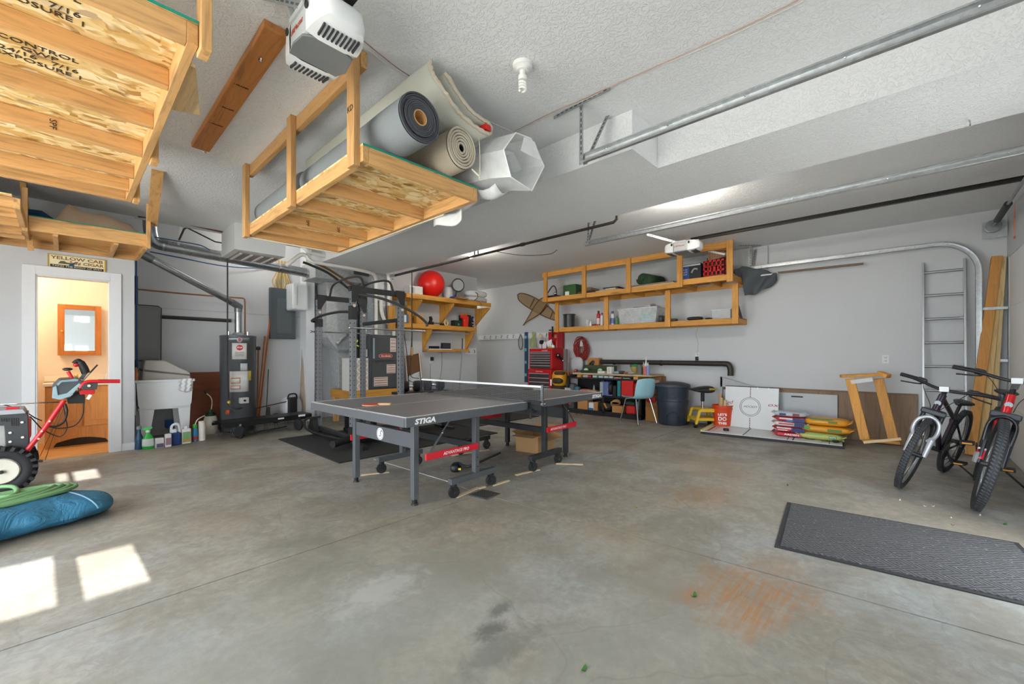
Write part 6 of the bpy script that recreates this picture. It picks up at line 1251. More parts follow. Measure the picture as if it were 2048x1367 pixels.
r = obox('tool_carton', 'blue and black power tool carton on the upper shelf beside the red crate', 'carton', (7.22, (at_u(1364, 7.1) + at_u(1396, 7.1)) / 2, zq), (.2, .33, .26), 0, '#33405e', True, '#22242a', (.02, .98), axis='x', fw=.98)
yc = (at_u(1364, 7.1) + at_u(1396, 7.1)) / 2; part(MB().box((7.116, yc + .02, zq + .02), (7.118, yc + .155, zq + .22)), 'blue_print', r, pm('#2c55a0', .5)); lettering(r, '10 IN\nSLIDE\nSAW', WH, (7.1155, yc + .09, zq + .13), (0, -1, 0), (0, 0, 1), .04, .09); part(MB().tube(bez((7.114, yc - .02, zq + .11), (7.114, yc - .06, zq + .17), (7.114, yc - .12, zq + .16), n=5), .014, 8), 'tool_picture', r, pm('#a9abad', .4)); part(MB().box((7.116, yc - .16, zq + .225), (7.118, yc + .16, zq + .25)), 'top_stripe', r, pm('#c9ced4', .5))
r = thing('milk_crate', 'red plastic milk crate on the upper shelf', 'crate', (7.25, 2.1, zq)); RC = pm('#cf1a1c', .4); y0_, y1_ = at_u(1449, 7.08), at_u(1407, 7.08); x0_, x1_ = 7.10, 7.42; hz_ = .27
def crate_side(o, u, w_, nrm):
    m = MB(); holes = 4; t = .012; o = Vector(o); u = Vector(u); up = Vector((0, 0, 1))
    def bar_(a, b, c, d): m.add([o + u * p + up * q + n_ for n_ in (Vector((0, 0, 0)), Vector(nrm) * t) for p, q in ((a, c), (b, c), (b, d), (a, d))], [(0, 3, 2, 1), (4, 5, 6, 7), (0, 1, 5, 4), (1, 2, 6, 5), (2, 3, 7, 6), (3, 0, 4, 7)])
    bar_(0, w_, 0, .03); bar_(0, w_, hz_ - .03, hz_); bar_(0, w_, .085, .115); bar_(0, w_, .16, .18)
    for k in range(6): bar_(w_ * k / 5 - .01 * (k > 0), w_ * k / 5 + .01 * (k < 5), .0, hz_)
    bar_(w_ * .3, w_ * .7, .11, .17); return m
part(crate_side((x0_, y0_, zq), (0, 1, 0), y1_ - y0_, (1, 0, 0)), 'front_side', r, RC); part(crate_side((x1_, y0_, zq), (0, 1, 0), y1_ - y0_, (1, 0, 0)), 'back_side', r, RC); part(crate_side((x0_, y0_, zq), (1, 0, 0), x1_ - x0_, (0, 1, 0)), 'end_side', r, RC); part(crate_side((x0_, y1_, zq), (1, 0, 0), x1_ - x0_, (0, 1, 0)), 'end_side', r, RC); part(MB().box((x0_, y0_, zq), (x1_, y1_, zq + .012)), 'bottom', r, RC)
m = MB(); m.add([(7.13, y1_ - .05, zq + .27), (7.13, y0_ + .0, zq + .30), (7.12, y0_ + .04, zq + .36), (7.12, y1_ - .06, zq + .44)], [(0, 1, 2, 3)]); one(m, 'patterned_flap', 'brown patterned cardboard leaning in the red crate', 'cardboard', striped('#6b4a36', '#9c7452', 1, 40), solid=.01)
m = MB(); m.bar((7.11, y1_ - .06, zq + .43), (7.11, y0_ - .0, zq + .33), .03, .02, (1, 0, 0)); one(m, 'foam_strip', 'white strip of foam lying over the red crate', 'foam', WH)
m = MB(); m.cbox((7.25, (y0_ + y1_) / 2 - .03, zq + .48), (.16, .2, .12), .5); m.cbox((7.25, (y0_ + y1_) / 2 - .03, zq + .4), (.12, .12, .1), .5); one(m, 'small_carton', 'small brown carton on top of the red crate', 'carton', pm('#b98a56', .7)); m = MB(); m.cbox((7.30, (y0_ + y1_) / 2, zq + .18), (.2, .3, .3), .1); one(m, 'crate_contents', 'dark mixed items inside the red crate', 'contents', pm('#4a3e38', .8))
# lower shelf content
def at_l(px_, X=7.36): return PX(px_, 640, X).y
y_ = at_l(1135); one(MB().lathe([(0, 0), (.105, 0), (.125, .26), (.135, .265), (.135, .285), (.125, .285), (.12, .02), (0, .015)], (7.42, y_, zl), 30), 'plant_pot', 'black plastic plant pot on the lower shelf', 'pot', pm('#2b2c2e', .35))
m = MB(); m.lathe([(0, 0), (.04, 0), (.04, .12), (.035, .13), (.035, .14), (0, .14)], (7.42, at_l(1172), zl), 16); one(m, 'glass_jar', 'clear jar right of the plant pot', 'jar', clearplastic('#e0e4e4', .4))
m = MB(); m.lathe([(0, 0), (.028, 0), (.026, .05), (.012, .08), (.014, .10), (0, .1)], (7.36, at_l(1181), zl), 14); one(m, 'white_nozzle', 'small white nozzle cap right of the clear jar', 'cap', WH)
m = MB(); m.cbox((7.42, at_l(1190), zl + .02), (.1, .16, .04)); one(m, 'red_tin', 'low dark red tin before the red bottles', 'tin', pm('#8a2f2a', .5))
def can(label, px_, X, rad, h, col, cap, name='spray_can', lab=None):
    y = at_l(px_, X); r = thing(name, label, 'bottle', (X, y, zl)); part(MB().lathe([(0, 0), (rad, 0), (rad, h * .78), (rad * .45, h * .86), (rad * .45, h * .88), (0, h * .88)], (X, y, zl), 18), 'body', r, pm(col, .35)); part(MB().cyl((X, y, zl + h * .86), (X, y, zl + h), rad * .55, n=14), 'cap', r, pm(cap, .4))
    if lab: part(MB().cyl((X, y, zl + h * .1), (X, y, zl + h * .5), rad * 1.01, n=18, caps=False), 'label_sticker', r, pm(lab, .5))
can('tall red bottle with black cap on the lower shelf', 1197, 7.38, .038, .30, '#b8191f', '#222222', lab='#e0d8d4'); can('shorter red and white bottle against the shelf post', 1204, 7.36, .035, .25, '#d8d6d6', '#b8191f')
can('white bottle with blue cap on the lower shelf', 1225, 7.38, .045, .27, '#d9dde4', '#2a4a9c', lab='#3c5aa6'); can('small green bottle beside the blue capped bottle', 1234, 7.36, .03, .17, '#3c7a3a', '#555f58')
r = thing('storage_tote', 'clear plastic tote stuffed with grey fabric and a teal bag on the lower shelf', 'storage box', (7.42, 4.0, zl)); y0_, y1_ = at_l(1318), at_l(1240); CT = clearplastic('#e8ecee', .32)
m = MB(); m.add([(7.30, y0_ + .04, zl), (7.30, y1_ - .04, zl), (7.28, y1_, zl + .28), (7.28, y0_, zl + .28)], [(0, 1, 2, 3)]); m.add([(7.66, y0_ + .04, zl), (7.66, y1_ - .04, zl), (7.68, y1_, zl + .28), (7.68, y0_, zl + .28)], [(0, 1, 2, 3)]); m.add([(7.30, y0_ + .04, zl), (7.66, y0_ + .04, zl), (7.68, y0_, zl + .28), (7.28, y0_, zl + .28)], [(0, 1, 2, 3)]); m.add([(7.30, y1_ - .04, zl), (7.66, y1_ - .04, zl), (7.68, y1_, zl + .28), (7.28, y1_, zl + .28)], [(0, 1, 2, 3)]); part(m, 'clear_walls', r, CT, solid=.004)
part(MB().tube([(7.27, y0_, zl + .28), (7.27, y1_, zl + .28), (7.69, y1_, zl + .28), (7.69, y0_, zl + .28)], .008, 6, closed=True), 'rim', r, pm('#dfe3e5', .3))
m = MB(); m.grid(crumple(7.31, 7.66, y0_ + .05, y1_ - .05, zl + .01, lambda u, v: .24 + .12 * (1 - v), 21, 16, 26, .03), 16, 26); one(m, 'grey_fabric_heap', 'heap of light grey fabric in the clear tote', 'fabric', fabric('#b9bcc0', 60, .1))
m = MB(); pebble(m, (7.37, y0_ + .22, zl + .10), (.14, .34, .16), 0, 2.5); one(m, 'teal_bag', 'teal plastic bag inside the clear tote', 'bag', pm('#4fb9bf', .4))
for px_, dy, h, col, lab in ((1322, .08, .12, '#3b3a3a', 'dark gadget right of the clear tote'), (1347, .12, .05, '#4a4640', 'dark tool lying right of the second lower post'), (1389, .26, .06, '#1c1c1d', 'flat black case on the lower shelf'), (1417, .10, .03, '#222222', 'tiny black puck on the lower shelf edge')):
    y = at_l(px_, 7.32); one(pebble(MB(), (7.34, y, zl + h / 2), (.12, dy, h), 0, 4), 'black_gadget', lab, 'gadget', pm(col, .5))
y0_, y1_ = at_l(1463, 7.5), at_l(1425, 7.5); r = thing('grey_bin', 'shallow translucent grey bin at the right of the lower shelf', 'bin', (7.5, 2.2, zl)); part(MB().box((7.45, y0_, zl), (7.66, y1_, zl + .16)), 'body', r, pm('#b9bec1', .4), bevel=.01); part(MB().box((7.44, y0_ - .01, zl + .155), (7.67, y1_ + .01, zl + .17)), 'rim', r, pm('#d6dadc', .4))
m = MB(); m.add([(7.45, 1.96, zl), (7.66, 1.98, zl), (7.60, 2.02, zl + .22), (7.47, 2.02, zl + .22)], [(0, 1, 2, 3)]); one(m, 'picture_card', 'dark and red printed card standing at the right end of the lower shelf', 'card', pm('#4a2e2c', .6), solid=.01)
# grey tarp sticking out behind the upper shelf
m = MB()
tp = [PX(1466, 545, 7.5), PX(1482, 532, 7.5), PX(1530, 540, 7.6), PX(1556, 548, 7.62)]; bt = [PX(1488, 560, 7.5), PX(1492, 592, 7.5), PX(1520, 585, 7.6), PX(1552, 565, 7.62)]
def tf(u, v):
    k = u * 3; i = min(int(k), 2); f = k - i; a = tp[i].lerp(tp[i + 1], f); b = bt[i].lerp(bt[i + 1], f); p = a.lerp(b, v); return p + Vector((-.05 * math.sin(14 * u + 4 * v) - .02, 0, .01 * math.sin(20 * u)))
m.grid(tf, 24, 10); one(m, 'grey_tarp', 'dark grey folded tarpaulin sticking out past the right end of the upper shelf', 'tarp', fabric('#5c6166', 60, .15), solid=.006)
pipe('grey_pole', 'thin white pole lying from the upper shelf along the wall', [PX(1482, 555, 7.55), PX(1560, 546, 7.62)], .012, WH, 'pole', sm=False); pipe('wooden_pole', 'brown wooden pole hung on the wall under the curved track', [PX(1556, 545, 7.60), PX(1727, 527, 7.62)], .016, wood('#7a6454', 'y', .8, 'pole'), 'pole', sm=False)
m = MB(); a = PX(1480, 500, XR - .01); m.box((XR - .06, 1.62, 2.40), (XR - .005, 1.90, 2.95)); one(m, 'wall_duct_box', 'white boxed chase on the wall right of the upper shelf', 'duct', pm('#c3c6c8', .6))
# snowshoes on wall
r = thing('snowshoes', 'pair of old wooden snowshoes crossed on the right wall left of the long shelf', 'snowshoes', (7.6, 6.3, 2.0)); WB = pm('#6b4524', .5)
web = NB('rawhide_lacing'); sp = web.n('ShaderNodeSeparateXYZ', i={0: web.obj()}); g1_ = web.math('LESS_THAN', web.math('FRACT', web.math('MULTIPLY', web.math('ADD', sp.outputs[1], sp.outputs[2]), 30)), .3); g2_ = web.math('LESS_THAN', web.math('FRACT', web.math('MULTIPLY', web.math('SUBTRACT', sp.outputs[1], sp.outputs[2]), 30)), .3)
web.set(lin('#a3875c'), .7); web.t.links.new(web.math('MULTIPLY_ADD', web.math('MAXIMUM', g1_, g2_), .55, .42), web.b.inputs['Alpha'])
def shoe(pts, X, lab):
    P_ = [PX(a, b, X) for a, b in pts]; m = MB(); m.tube(bez(*(P_ + [P_[0]]), n=6), .012, 8); f = part(m, 'bent_frame', r, WB); m = MB(); q = bez(*(P_ + [P_[0]]), n=6)[:-1]; m.add([p + Vector((.004, 0, 0)) for p in q], [tuple(range(len(q)))]); part(m, 'lacing', f, web.m)
shoe([(1035, 589), (1043, 586), (1062, 592), (1084, 604), (1106, 622), (1113, 638), (1100, 637), (1076, 626), (1052, 612), (1038, 600)], 7.66, 1)
shoe([(1047, 649), (1055, 642), (1078, 628), (1090, 612), (1096, 600), (1084, 596), (1070, 610), (1060, 628), (1053, 640)], 7.62, 2)
for a, b in (((1060, 614), (1068, 597)), ((1080, 628), (1096, 610)), ((1100, 636), (1106, 622))): part(MB().bar(PX(*a, 7.655), PX(*b, 7.655), .012, .02), 'crossbar', r, WB)
part(MB().cyl(PX(1049, 648, 7.61), PX(1046, 650, 7.61), .012, n=8), 'tail', r, WB)
# things hanging at the tool chest
r = thing('hanging_loop', 'grey oval rubber loop hanging from the hook rail', 'strap', (7.66, 6.6, 1.35)); P_ = [PX(1041, 668, 7.67), PX(1037, 680, 7.67), PX(1038, 694, 7.67), PX(1042, 699, 7.67), PX(1045, 690, 7.67), PX(1044, 676, 7.67)]; part(MB().tube(bez(*(P_ + [P_[0]]), n=5), .010, 8), 'outer_loop', r, pm('#6d716f', .5)); part(MB().tube(bez(PX(1041, 670, 7.665), PX(1040, 685, 7.665), PX(1042, 697, 7.665), PX(1043, 684, 7.665), PX(1041, 670, 7.665), n=5), .006, 6), 'inner_loop', r, pm('#b5b9b4', .4))
a, b = PX(1050, 664, 7.68), PX(1055, 764, 7.68); r = thing('spirit_level', 'tall blue level hanging upright beside the tool chest', 'level', (7.68, a.y, b.z)); part(MB().box((7.66, b.y, b.z), (7.70, a.y, a.z)), 'beam', r, pm('#23506e', .4))
for k in range(4): z = b.z + (a.z - b.z) * (.12 + .25 * k); part(MB().box((7.657, b.y + .01, z), (7.66, a.y - .01, z + .07)), 'window', r, pm('#8fb0bb', .3))
r = thing('green_rope', 'hank of pale green rope hanging beside the blue level', 'rope', (7.64, 5.95, 1.3)); rn = random.Random(2)
for k in range(9):
    w_ = rn.uniform(-7, 7); P_ = [PX(1068 + w_ * .5, 664 + rn.uniform(-1, 2), 7.64 + rn.uniform(-.03, .03)), PX(1061 + k * 1.2, 680, 7.63 + rn.uniform(-.03, .03)), PX(1060 + k * 1.4 + rn.uniform(-2, 2), 694, 7.63)]; part(MB().tube(bez(*P_, n=5), .009, 6), 'strand', r, pm('#a9b57c', .8))
# tool chest
TR = pm('#c4161c', .35, .05, .05); TD = pm('#3c3f40', .4, .2)
tx, ty0, ty1 = 7.20, 5.615, 6.28
r = thing('tool_chest', 'tall red tool chest with dark drawers against the right wall', 'tool chest', (7.45, 5.95, 0))
part(MB().box((tx, ty0, .10), (XR - .03, ty1, .885)), 'lower_cabinet', r, TR, bevel=.005); part(MB().box((tx + .04, ty0 + .01, .89), (XR - .05, ty1 - .01, 1.345)), 'upper_cabinet', r, TR, bevel=.005)
def drawers(x, zs):
    for z0_, z1_ in zs: d = part(MB().box((x - .012, ty0 + .05, z0_), (x, ty1 - .05, z1_)), 'drawer', r, TD, bevel=.002); part(MB().box((x - .022, ty0 + .05, z1_ - .016), (x - .012, ty1 - .05, z1_ - .002)), 'drawer_pull', d, pm('#c9cccd', .3, .6))
drawers(tx + .04, [(.93, .99), (.995, 1.045), (1.05, 1.095), (1.10, 1.145), (1.15, 1.195), (1.20, 1.245)] if False else [(.905, .975), (.98, 1.035), (1.04, 1.09), (1.095, 1.14), (1.145, 1.19), (1.195, 1.24), (1.245, 1.275)])
drawers(tx, [(.15, .30), (.31, .42), (.43, .52), (.53, .61), (.62, .70), (.71, .80)])
lettering(r, 'CRAFTSMAN', WH, (tx + .039, (ty0 + ty1) / 2 - .12, 1.30), (0, -1, 0), (0, 0, 1), .03, .16); lettering(r, 'CRAFTSMAN', WH, (tx - .001, (ty0 + ty1) / 2, .835), (0, -1, 0), (0, 0, 1), .03, .2)
part(MB().box((XR - .09, ty0 + .0, 1.36), (XR - .05, ty1 - .25, 1.73)).box((XR - .30, ty0 + .0, 1.345), (XR - .05, ty0 + .02, 1.73)), 'open_lid', r, TR, bevel=.004)
for x in (tx + .06, XR - .1):
    for y in (ty0 + .06, ty1 - .06): part(MB().cyl((x, y - .02, .05), (x, y + .02, .05), .05, n=18), 'caster', r, BLK)
zt_ = 1.347; rn = random.Random(11)
for k, (py0, pz0, w_, h, col, lab, an) in enumerate(((1086, 694, .20, .16, '#e3e5e7', 'large white sheet of paper leaning in the open chest lid', .2), (1100, 690, .16, .19, '#eff0f2', 'white paper square tilted in front of the open lid', -.35), (1116, 688, .10, .16, '#cfd6cf', 'pale green card at the right side of the open lid', .1), (1080, 672, .10, .08, '#d8c0a0', 'tan card near the top left of the open lid', 0), (1112, 672, .09, .08, '#c9a679', 'tan card at the top right of the open lid', 0))):
    p = PX(py0, pz0, 7.5 + k * .02); m = MB(); m.cbox((p.x, p.y, max(p.z, zt_ + h / 2)), (.004, w_, h), 0, Matrix.Rotation(an, 4, 'X')); one(m, 'paper_sheet', lab, 'paper', pm(col, .7), 'papers on the tool chest')
r = thing('earmuff', 'round black earmuff in the open chest lid', 'earmuff', (7.5, 6.05, zt_)); p = PX(1084, 684, 7.50); part(MB().cyl((7.46, p.y, p.z), (7.52, p.y, p.z), .05, n=20), 'cup', r, BLK); part(MB().cyl((7.5, p.y, zt_), (7.5, p.y, p.z), .01, n=8), 'stem', r, BLK)
m = MB(); p = PX(1105, 664, 7.45); m.tube([(7.45, p.y - .1, 1.74), (7.45, p.y + .1, 1.76)], .015, 8); m.tube([(7.45, p.y, 1.84), (7.45, p.y, 1.6)], .02, 8); m.tube([(7.45, p.y, 1.62), (7.42, p.y, zt_)], .008, 6); one(m, 'work_light', 'black folding work light clipped on the chest lid', 'work light', BLK)
r = thing('yellow_gloves', 'yellow and white small items on the right of the chest top', 'gloves', (7.3, 5.75, zt_)); part(pebble(MB(), (7.35, 5.72, zt_ + .025), (.12, .16, .05)), 'glove', r, pm('#cdbb62', .7)); part(pebble(MB(), (7.33, 5.66, zt_ + .04), (.06, .07, .07)), 'white_ball', r, WH)
r = thing('magnetic_light', 'black and silver magnetic lamp stuck on the side of the tool chest', 'lamp', (7.45, ty0 - .05, 1.1)); part(MB().cyl((7.42, ty0 + .01, 1.19), (7.42, ty0 - .05, 1.19), .05, n=18), 'base', r, BLK); part(MB().tube([(7.42, ty0 - .04, 1.19), (7.52, ty0 - .06, 1.10)], .03, 12), 'arm', r, BLK); part(MB().sphere((7.54, ty0 - .07, 1.08), .035, 14), 'lens', r, chrome()); part(MB().sphere((7.38, ty0 - .05, 1.2), .025, 12), 'lens', r, chrome())
one(MB().box((7.50, 5.42, .72), (7.53, 5.50, 1.33)).bar((7.6, 5.45, .1), (7.6, 5.45, .8), .02, .05), 'grey_board', 'narrow grey metal square leaning right of the tool chest', 'metal bar', pm('#84898a', .4, .4))
# yellow tool bag
r = thing('tool_bag', 'black and yellow tool bag standing between tool chest and workbench', 'tool bag', (7.2, 5.35, .4)); YE = pm('#e0a01f', .5); c = Vector((7.24, 5.42, 0))
part(pebble(MB(), c + Vector((0, 0, .70)), (.26, .30, .34), 0, 3.5), 'yellow_body', r, YE); part(pebble(MB(), c + Vector((-.05, -.02, .66)), (.22, .25, .14), 0, 3.5), 'black_pocket', r, pm('#3a2c1c', .6)); part(pebble(MB(), c + Vector((-.06, -.05, .82)), (.16, .24, .08), .2), 'upper_pouch', r, pm('#4a2f16', .6)); part(MB().tube(bez(c + Vector((0, -.12, .85)), c + Vector((0, -.22, .84)), c + Vector((0, -.24, .78)), n=5), .02, 8), 'handle', r, pm('#8a4a22', .6)); part(MB().box((c.x - .12, c.y - .12, 0), (c.x + .12, c.y + .12, .55)), 'lower_bag', r, pm('#3a2a1a', .7), bevel=.03); part(MB().box((c.x - .14, c.y + .10, .55), (c.x - .135, c.y + .14, .68)), 'white_tag', r, WH)
# outlet and hooks
p = PX(1136, 719, XR); outlet('small outlet with red cord on the wall between tool chest and coil', (XR, p.y, p.z), (-1, 0, 0)); p = PX(1395, 711, XR); outlet('outlet with plugged white cord above the dark pipe', (XR, p.y, p.z), (-1, 0, 0)); one(MB().cbox((XR - .03, p.y, p.z - .05), (.05, .04, .07)), 'black_plug', 'black plug in the outlet over the dark pipe', 'plug', BLK)
p = PX(1771, 718, XR); outlet('white outlet on the bare wall above the wooden frame', (XR, p.y, p.z), (-1, 0, 0)); p = PX(1041, 719, XR)
pipe('white_wire', 'thin white cord dropping from the lower shelf to the outlet', [PX(1393, 645, 7.235), PX(1395, 658, 7.5), PX(1391, 668, 7.69), PX(1396, 685, 7.70), PX(1394, 708, 7.70)], .003, pm('#b9bab8', .5), 'wire')
# red hose / cord coil on the wall
r = thing('extension_cord_coil', 'big coil of dark red extension cord hanging on the right wall', 'cord', (7.65, 4.85, 1.1)); rn = random.Random(8); cc_ = PX(1165, 698, 7.66)
m = MB()
for k in range(22):
    a_, b_ = rn.uniform(.05, .185), rn.uniform(.13, .26); oy, oz, ph = rn.uniform(-.04, .04), rn.uniform(-.05, .05), rn.uniform(0, 6); an = rn.uniform(-.35, .35)
    P_ = [Vector((7.66 - .025 * rn.random() - .002 * k, cc_.y + oy + math.cos(t) * a_ * math.cos(an) - math.sin(t) * b_ * math.sin(an), cc_.z + oz + math.cos(t) * a_ * math.sin(an) + math.sin(t) * b_ * math.cos(an))) for t in [2 * PI * q / 20 for q in range(20)]]; m.tube(P_, .0075, 6, closed=True)
part(m, 'coiled_loops', r, pm('#8f2622', .5)); part(MB().tube(bez((7.66, cc_.y + .0, cc_.z + .27), (7.62, cc_.y + .05, cc_.z + .22), (7.66, cc_.y + .14, cc_.z + .16), n=5), .006, 6), 'hook', r, DK_); part(MB().prism([(-.04, 0), (.04, 0), (.03, .1), (0, .15), (-.03, .1)], (7.60, cc_.y - .01, cc_.z + .06), (0, 1, 0), (0, 0, 1), .004), 'white_tag', r, pm('#c9cdd0', .5))
# dark duct pipe on wall with elbow
pz = PX(1330, 727, 7.62); r = thing('black_exhaust_pipe', 'long horizontal black pipe with down elbow above the workbench and bin', 'pipe', (7.62, 3.5, 1.1)); yl, yr = PX(1198, 727, 7.60).y, PX(1448, 731, 7.60).y; zp = 1.055
part(MB().tube([(7.60, yl, zp + .01), (7.60, yr, zp)], .045, 18), 'straight_run', r, DK_); part(MB().tube(bez((7.60, yr, zp), (7.60, yr - .07, zp - .015), (7.60, yr - .10, zp - .09), (7.60, yr - .10, zp - .20), n=6), .047, 18), 'elbow', r, DK_); part(MB().tube([(7.60, yl + .0, zp + .01), (7.55, yl + .10, zp - .0), (7.5, yl + .14, zp - .07)], .05, 14), 'left_elbow', r, BLK)
for f in (.15, .55): y = yl + (yr - yl) * f; part(MB().cyl((7.60, y - .02, zp), (7.60, y + .02, zp), .052, n=18), 'coupling', r, BLK)
# ---------------- workbench
r = thing('workbench', 'black shelving workbench with pale wood top along the right wall', 'workbench', (7.47, 4.3, 0)); wb = r; BX0, BX1, BY0, BY1 = 7.24, 7.68, 3.56, 5.22; BS = pm('#1b1c1e', .6, 0, .1)
for z in (.06, .375, .715): part(MB().box((BX0, BY0, z), (BX1, BY1, z + .035)), 'shelf', r, BS, bevel=.003)
for y in (BY0, (BY0 + BY1) / 2 - .06, BY1 - .05):
    for x in (BX0, BX1 - .05): part(MB().box((x, y, 0), (x + .05, y + .05, .75)), 'post', r, BS)
part(MB().box((BX1 - .01, BY0, 0), (BX1, BY1, .73)), 'back_panel', r, BS); part(MB().box((BX0 + .01, BY0, .0), (BX0 + .03, BY1, .06)), 'toe_board', r, BS)
BT = wood('#c9b48e', 'y', .85, 'bench'); part(MB().box((7.16, 3.32, .808), (7.70, 5.03, .84)), 'worktop', r, BT, bevel=.008)
for y in (3.60, 4.85): part(MB().box((7.20, y, .75), (7.60, y + .09, .808)), 'spacer_block', r, VB('x'))
part(MB().box((7.60, 3.42, .75), (7.64, 4.85, .808)), 'back_batten', r, VB('y'))
zt_ = .842; 
def wy(px_, X=7.3): return PX(px_, 740, X).y
# on the worktop
m = MB(); a, b = wy(1176, 7.55), wy(1199, 7.55); m.box((7.52, b, zt_), (7.66, a, zt_ + .30)); one(m, 'brown_carton', 'brown cardboard carton standing at the back of the worktop', 'carton', pm('#b07a42', .8, 0, .06), bevel=.004)
r = thing('green_tool_case', 'long dark green router case on the worktop', 'tool case', (7.4, 4.5, zt_)); a, b = wy(1164, 7.35), wy(1229, 7.35); part(MB().box((7.42, b, zt_), (7.45, a, zt_ + .155)), 'open_lid', r, pm('#39452c', .5), bevel=.005); part(MB().box((7.26, b + .28, zt_), (7.42, a - .02, zt_ + .05)), 'tray', r, pm('#2b3328', .5), bevel=.005)
for px_ in (1171, 1199): y = wy(px_, 7.3); part(MB().sphere((7.32, y, zt_ + .05), .055, 18, (.7, 1, .8)), 'pale_green_disc', r, pm('#9fd0a8', .5))
obox('white_box', 'low white box in front of the green case', 'box', (7.24, wy(1208), zt_), (.10, .16, .045), 0, '#e2dfd6'); obox('square_white_box', 'tall white box with round holes right of the green case', 'box', (7.24, wy(1224), zt_), (.10, .10, .13), 0, '#dfdcd4', True, '#c9c4b8', (.15, .85), axis='x', fw=.5)
r = thing('silver_bag', 'silver bag with red and blue valve at the left end of the worktop', 'bag', (7.5, 5.0, zt_)); part(pebble(MB(), (7.6, wy(1154, 7.6) , zt_ + .16), (.10, .32, .32), 0, 2.3), 'bag', r, pm('#b6bbc0', .3)); part(MB().cyl((7.44, wy(1151, 7.44), zt_ + .03), (7.48, wy(1151, 7.44), zt_ + .03), .035, n=16), 'valve', r, pm('#b02a30', .4)); part(MB().sphere((7.44, wy(1151, 7.44), zt_ + .028), .014, 10), 'valve_center', r, pm('#c9d3e6', .4))
for k, (px_, w_, h, col, lab) in enumerate(((1236, .14, .05, '#8fa3b3', 'crumpled blue-grey rag on the worktop'), (1245, .12, .06, '#4a4440', 'small black pliers heap on the worktop'), (1255, .13, .04, '#a5693f', 'brown leather piece on the worktop'), (1264, .10, .045, '#a8adb0', 'grey metal bit on the worktop'))): one(pebble(MB(), (7.27, wy(px_), zt_ + h / 2), (.12, w_, h), k), 'small_tool', lab, 'small item', pm(col, .6))
m = MB(); y = wy(1268, 7.3); m.lathe([(0, 0), (.05, 0), (.075, .05), (.085, .10), (.083, .12), (0, .13)], (7.34, y, zt_ + .03), 22); r = one(m, 'bowl', 'amber bowl with green rim on the worktop', 'bowl', pm('#a98a52', .4)); part(MB().torus((7.34, y, zt_ + .155), .084, .013, (0, 0, 1), 26, 8), 'green_rim', r, pm('#1f8a4a', .5)); part(MB().lathe([(.083, .0), (.06, .02), (0, .03)], (7.34, y, zt_ + .16), 20), 'green_lid', r, pm('#2a9a52', .5))
m = MB(); y = wy(1280, 7.28); m.box((7.25, y - .035, zt_), (7.33, y + .035, zt_ + .13)); m.prism([(-.045, 0), (.045, 0), (.0, .05)], (7.24, y, zt_ + .13), (0, 1, 0), (0, 0, 1), .1); one(m, 'little_birdhouse', 'small dark house-shaped box with pale roof on the worktop', 'box', pm('#6a6a66', .6))
def gb(label, px_, col, h, X, nz='#e8e6e0'):
    y = wy(px_, X); r = thing('glue_bottle', label, 'bottle', (X, y, zt_)); part(MB().lathe([(0, 0), (.03, 0), (.03, h * .6), (.012, h * .75), (.012, h * .78), (0, h * .8)], (X, y, zt_), 16), 'body', r, pm(col, .4)); part(MB().lathe([(.012, 0), (.009, h * .1), (.002, h * .28), (0, h * .28)], (X, y, zt_ + h * .76), 12), 'nozzle', r, pm(nz, .4))
gb('yellow glue bottle at the right of the worktop', 1287, '#d9c63a', .22, 7.36); gb('red and white glue bottle in front of the yellow one', 1290, '#cf6a6a', .20, 7.24); gb('tall white glue bottle with long nozzle on the worktop', 1292, '#dcdde0', .31, 7.33); gb('blue and white glue bottle at the right end of the worktop', 1296, '#7488c4', .22, 7.25)
r = thing('hand_plane', 'orange and black hand tool on the black shelf end by the yellow bag', 'hand tool', (7.3, 5.12, .75)); part(pebble(MB(), (7.33, 5.12, .78), (.12, .16, .05)), 'body', r, BLK); part(MB().tube(bez((7.3, 5.17, .78), (7.3, 5.15, .84), (7.3, 5.07, .84), n=5), .012, 8), 'handle', r, pm('#b8622a', .5))
# boxes under worktop
for k, (px0, px1, col, c2, lab) in enumerate(((1166, 1175, '#d8d8d8', '#b8b8b8', 'white screw packet under the worktop, leftmost'), (1176, 1183, '#b01f30', '#d04050', 'red screw packet under the worktop'), (1185, 1194, '#a9cfcf', '#dce8e8', 'pale teal packet under the worktop right of the red one'), (1197, 1206, '#b4d4cf', '#dfe8e6', 'pale teal packet under the middle of the worktop'), (1208, 1217, '#8fb3cc', '#dfe6ee', 'light blue packet in the middle under the worktop'), (1218, 1226, '#b5bfae', '#dfe2d8', 'olive and white packet under the worktop'), (1228, 1242, '#d8b9a4', '#c9a68c', 'flat pinkish packet under the worktop'), (1244, 1262, '#2c5a56', '#bcd0cc', 'dark teal flat packet right under the worktop'))):
    a, b = wy(px0, 7.24), wy(px1, 7.24); obox('screw_packet', lab, 'packet', (7.31, (a + b) / 2, .751), (.14, abs(a - b), .045 if k < 6 else .025), 0, col, True, c2, (.25, .75), axis='x', fw=.7, grp='small packets under the worktop')
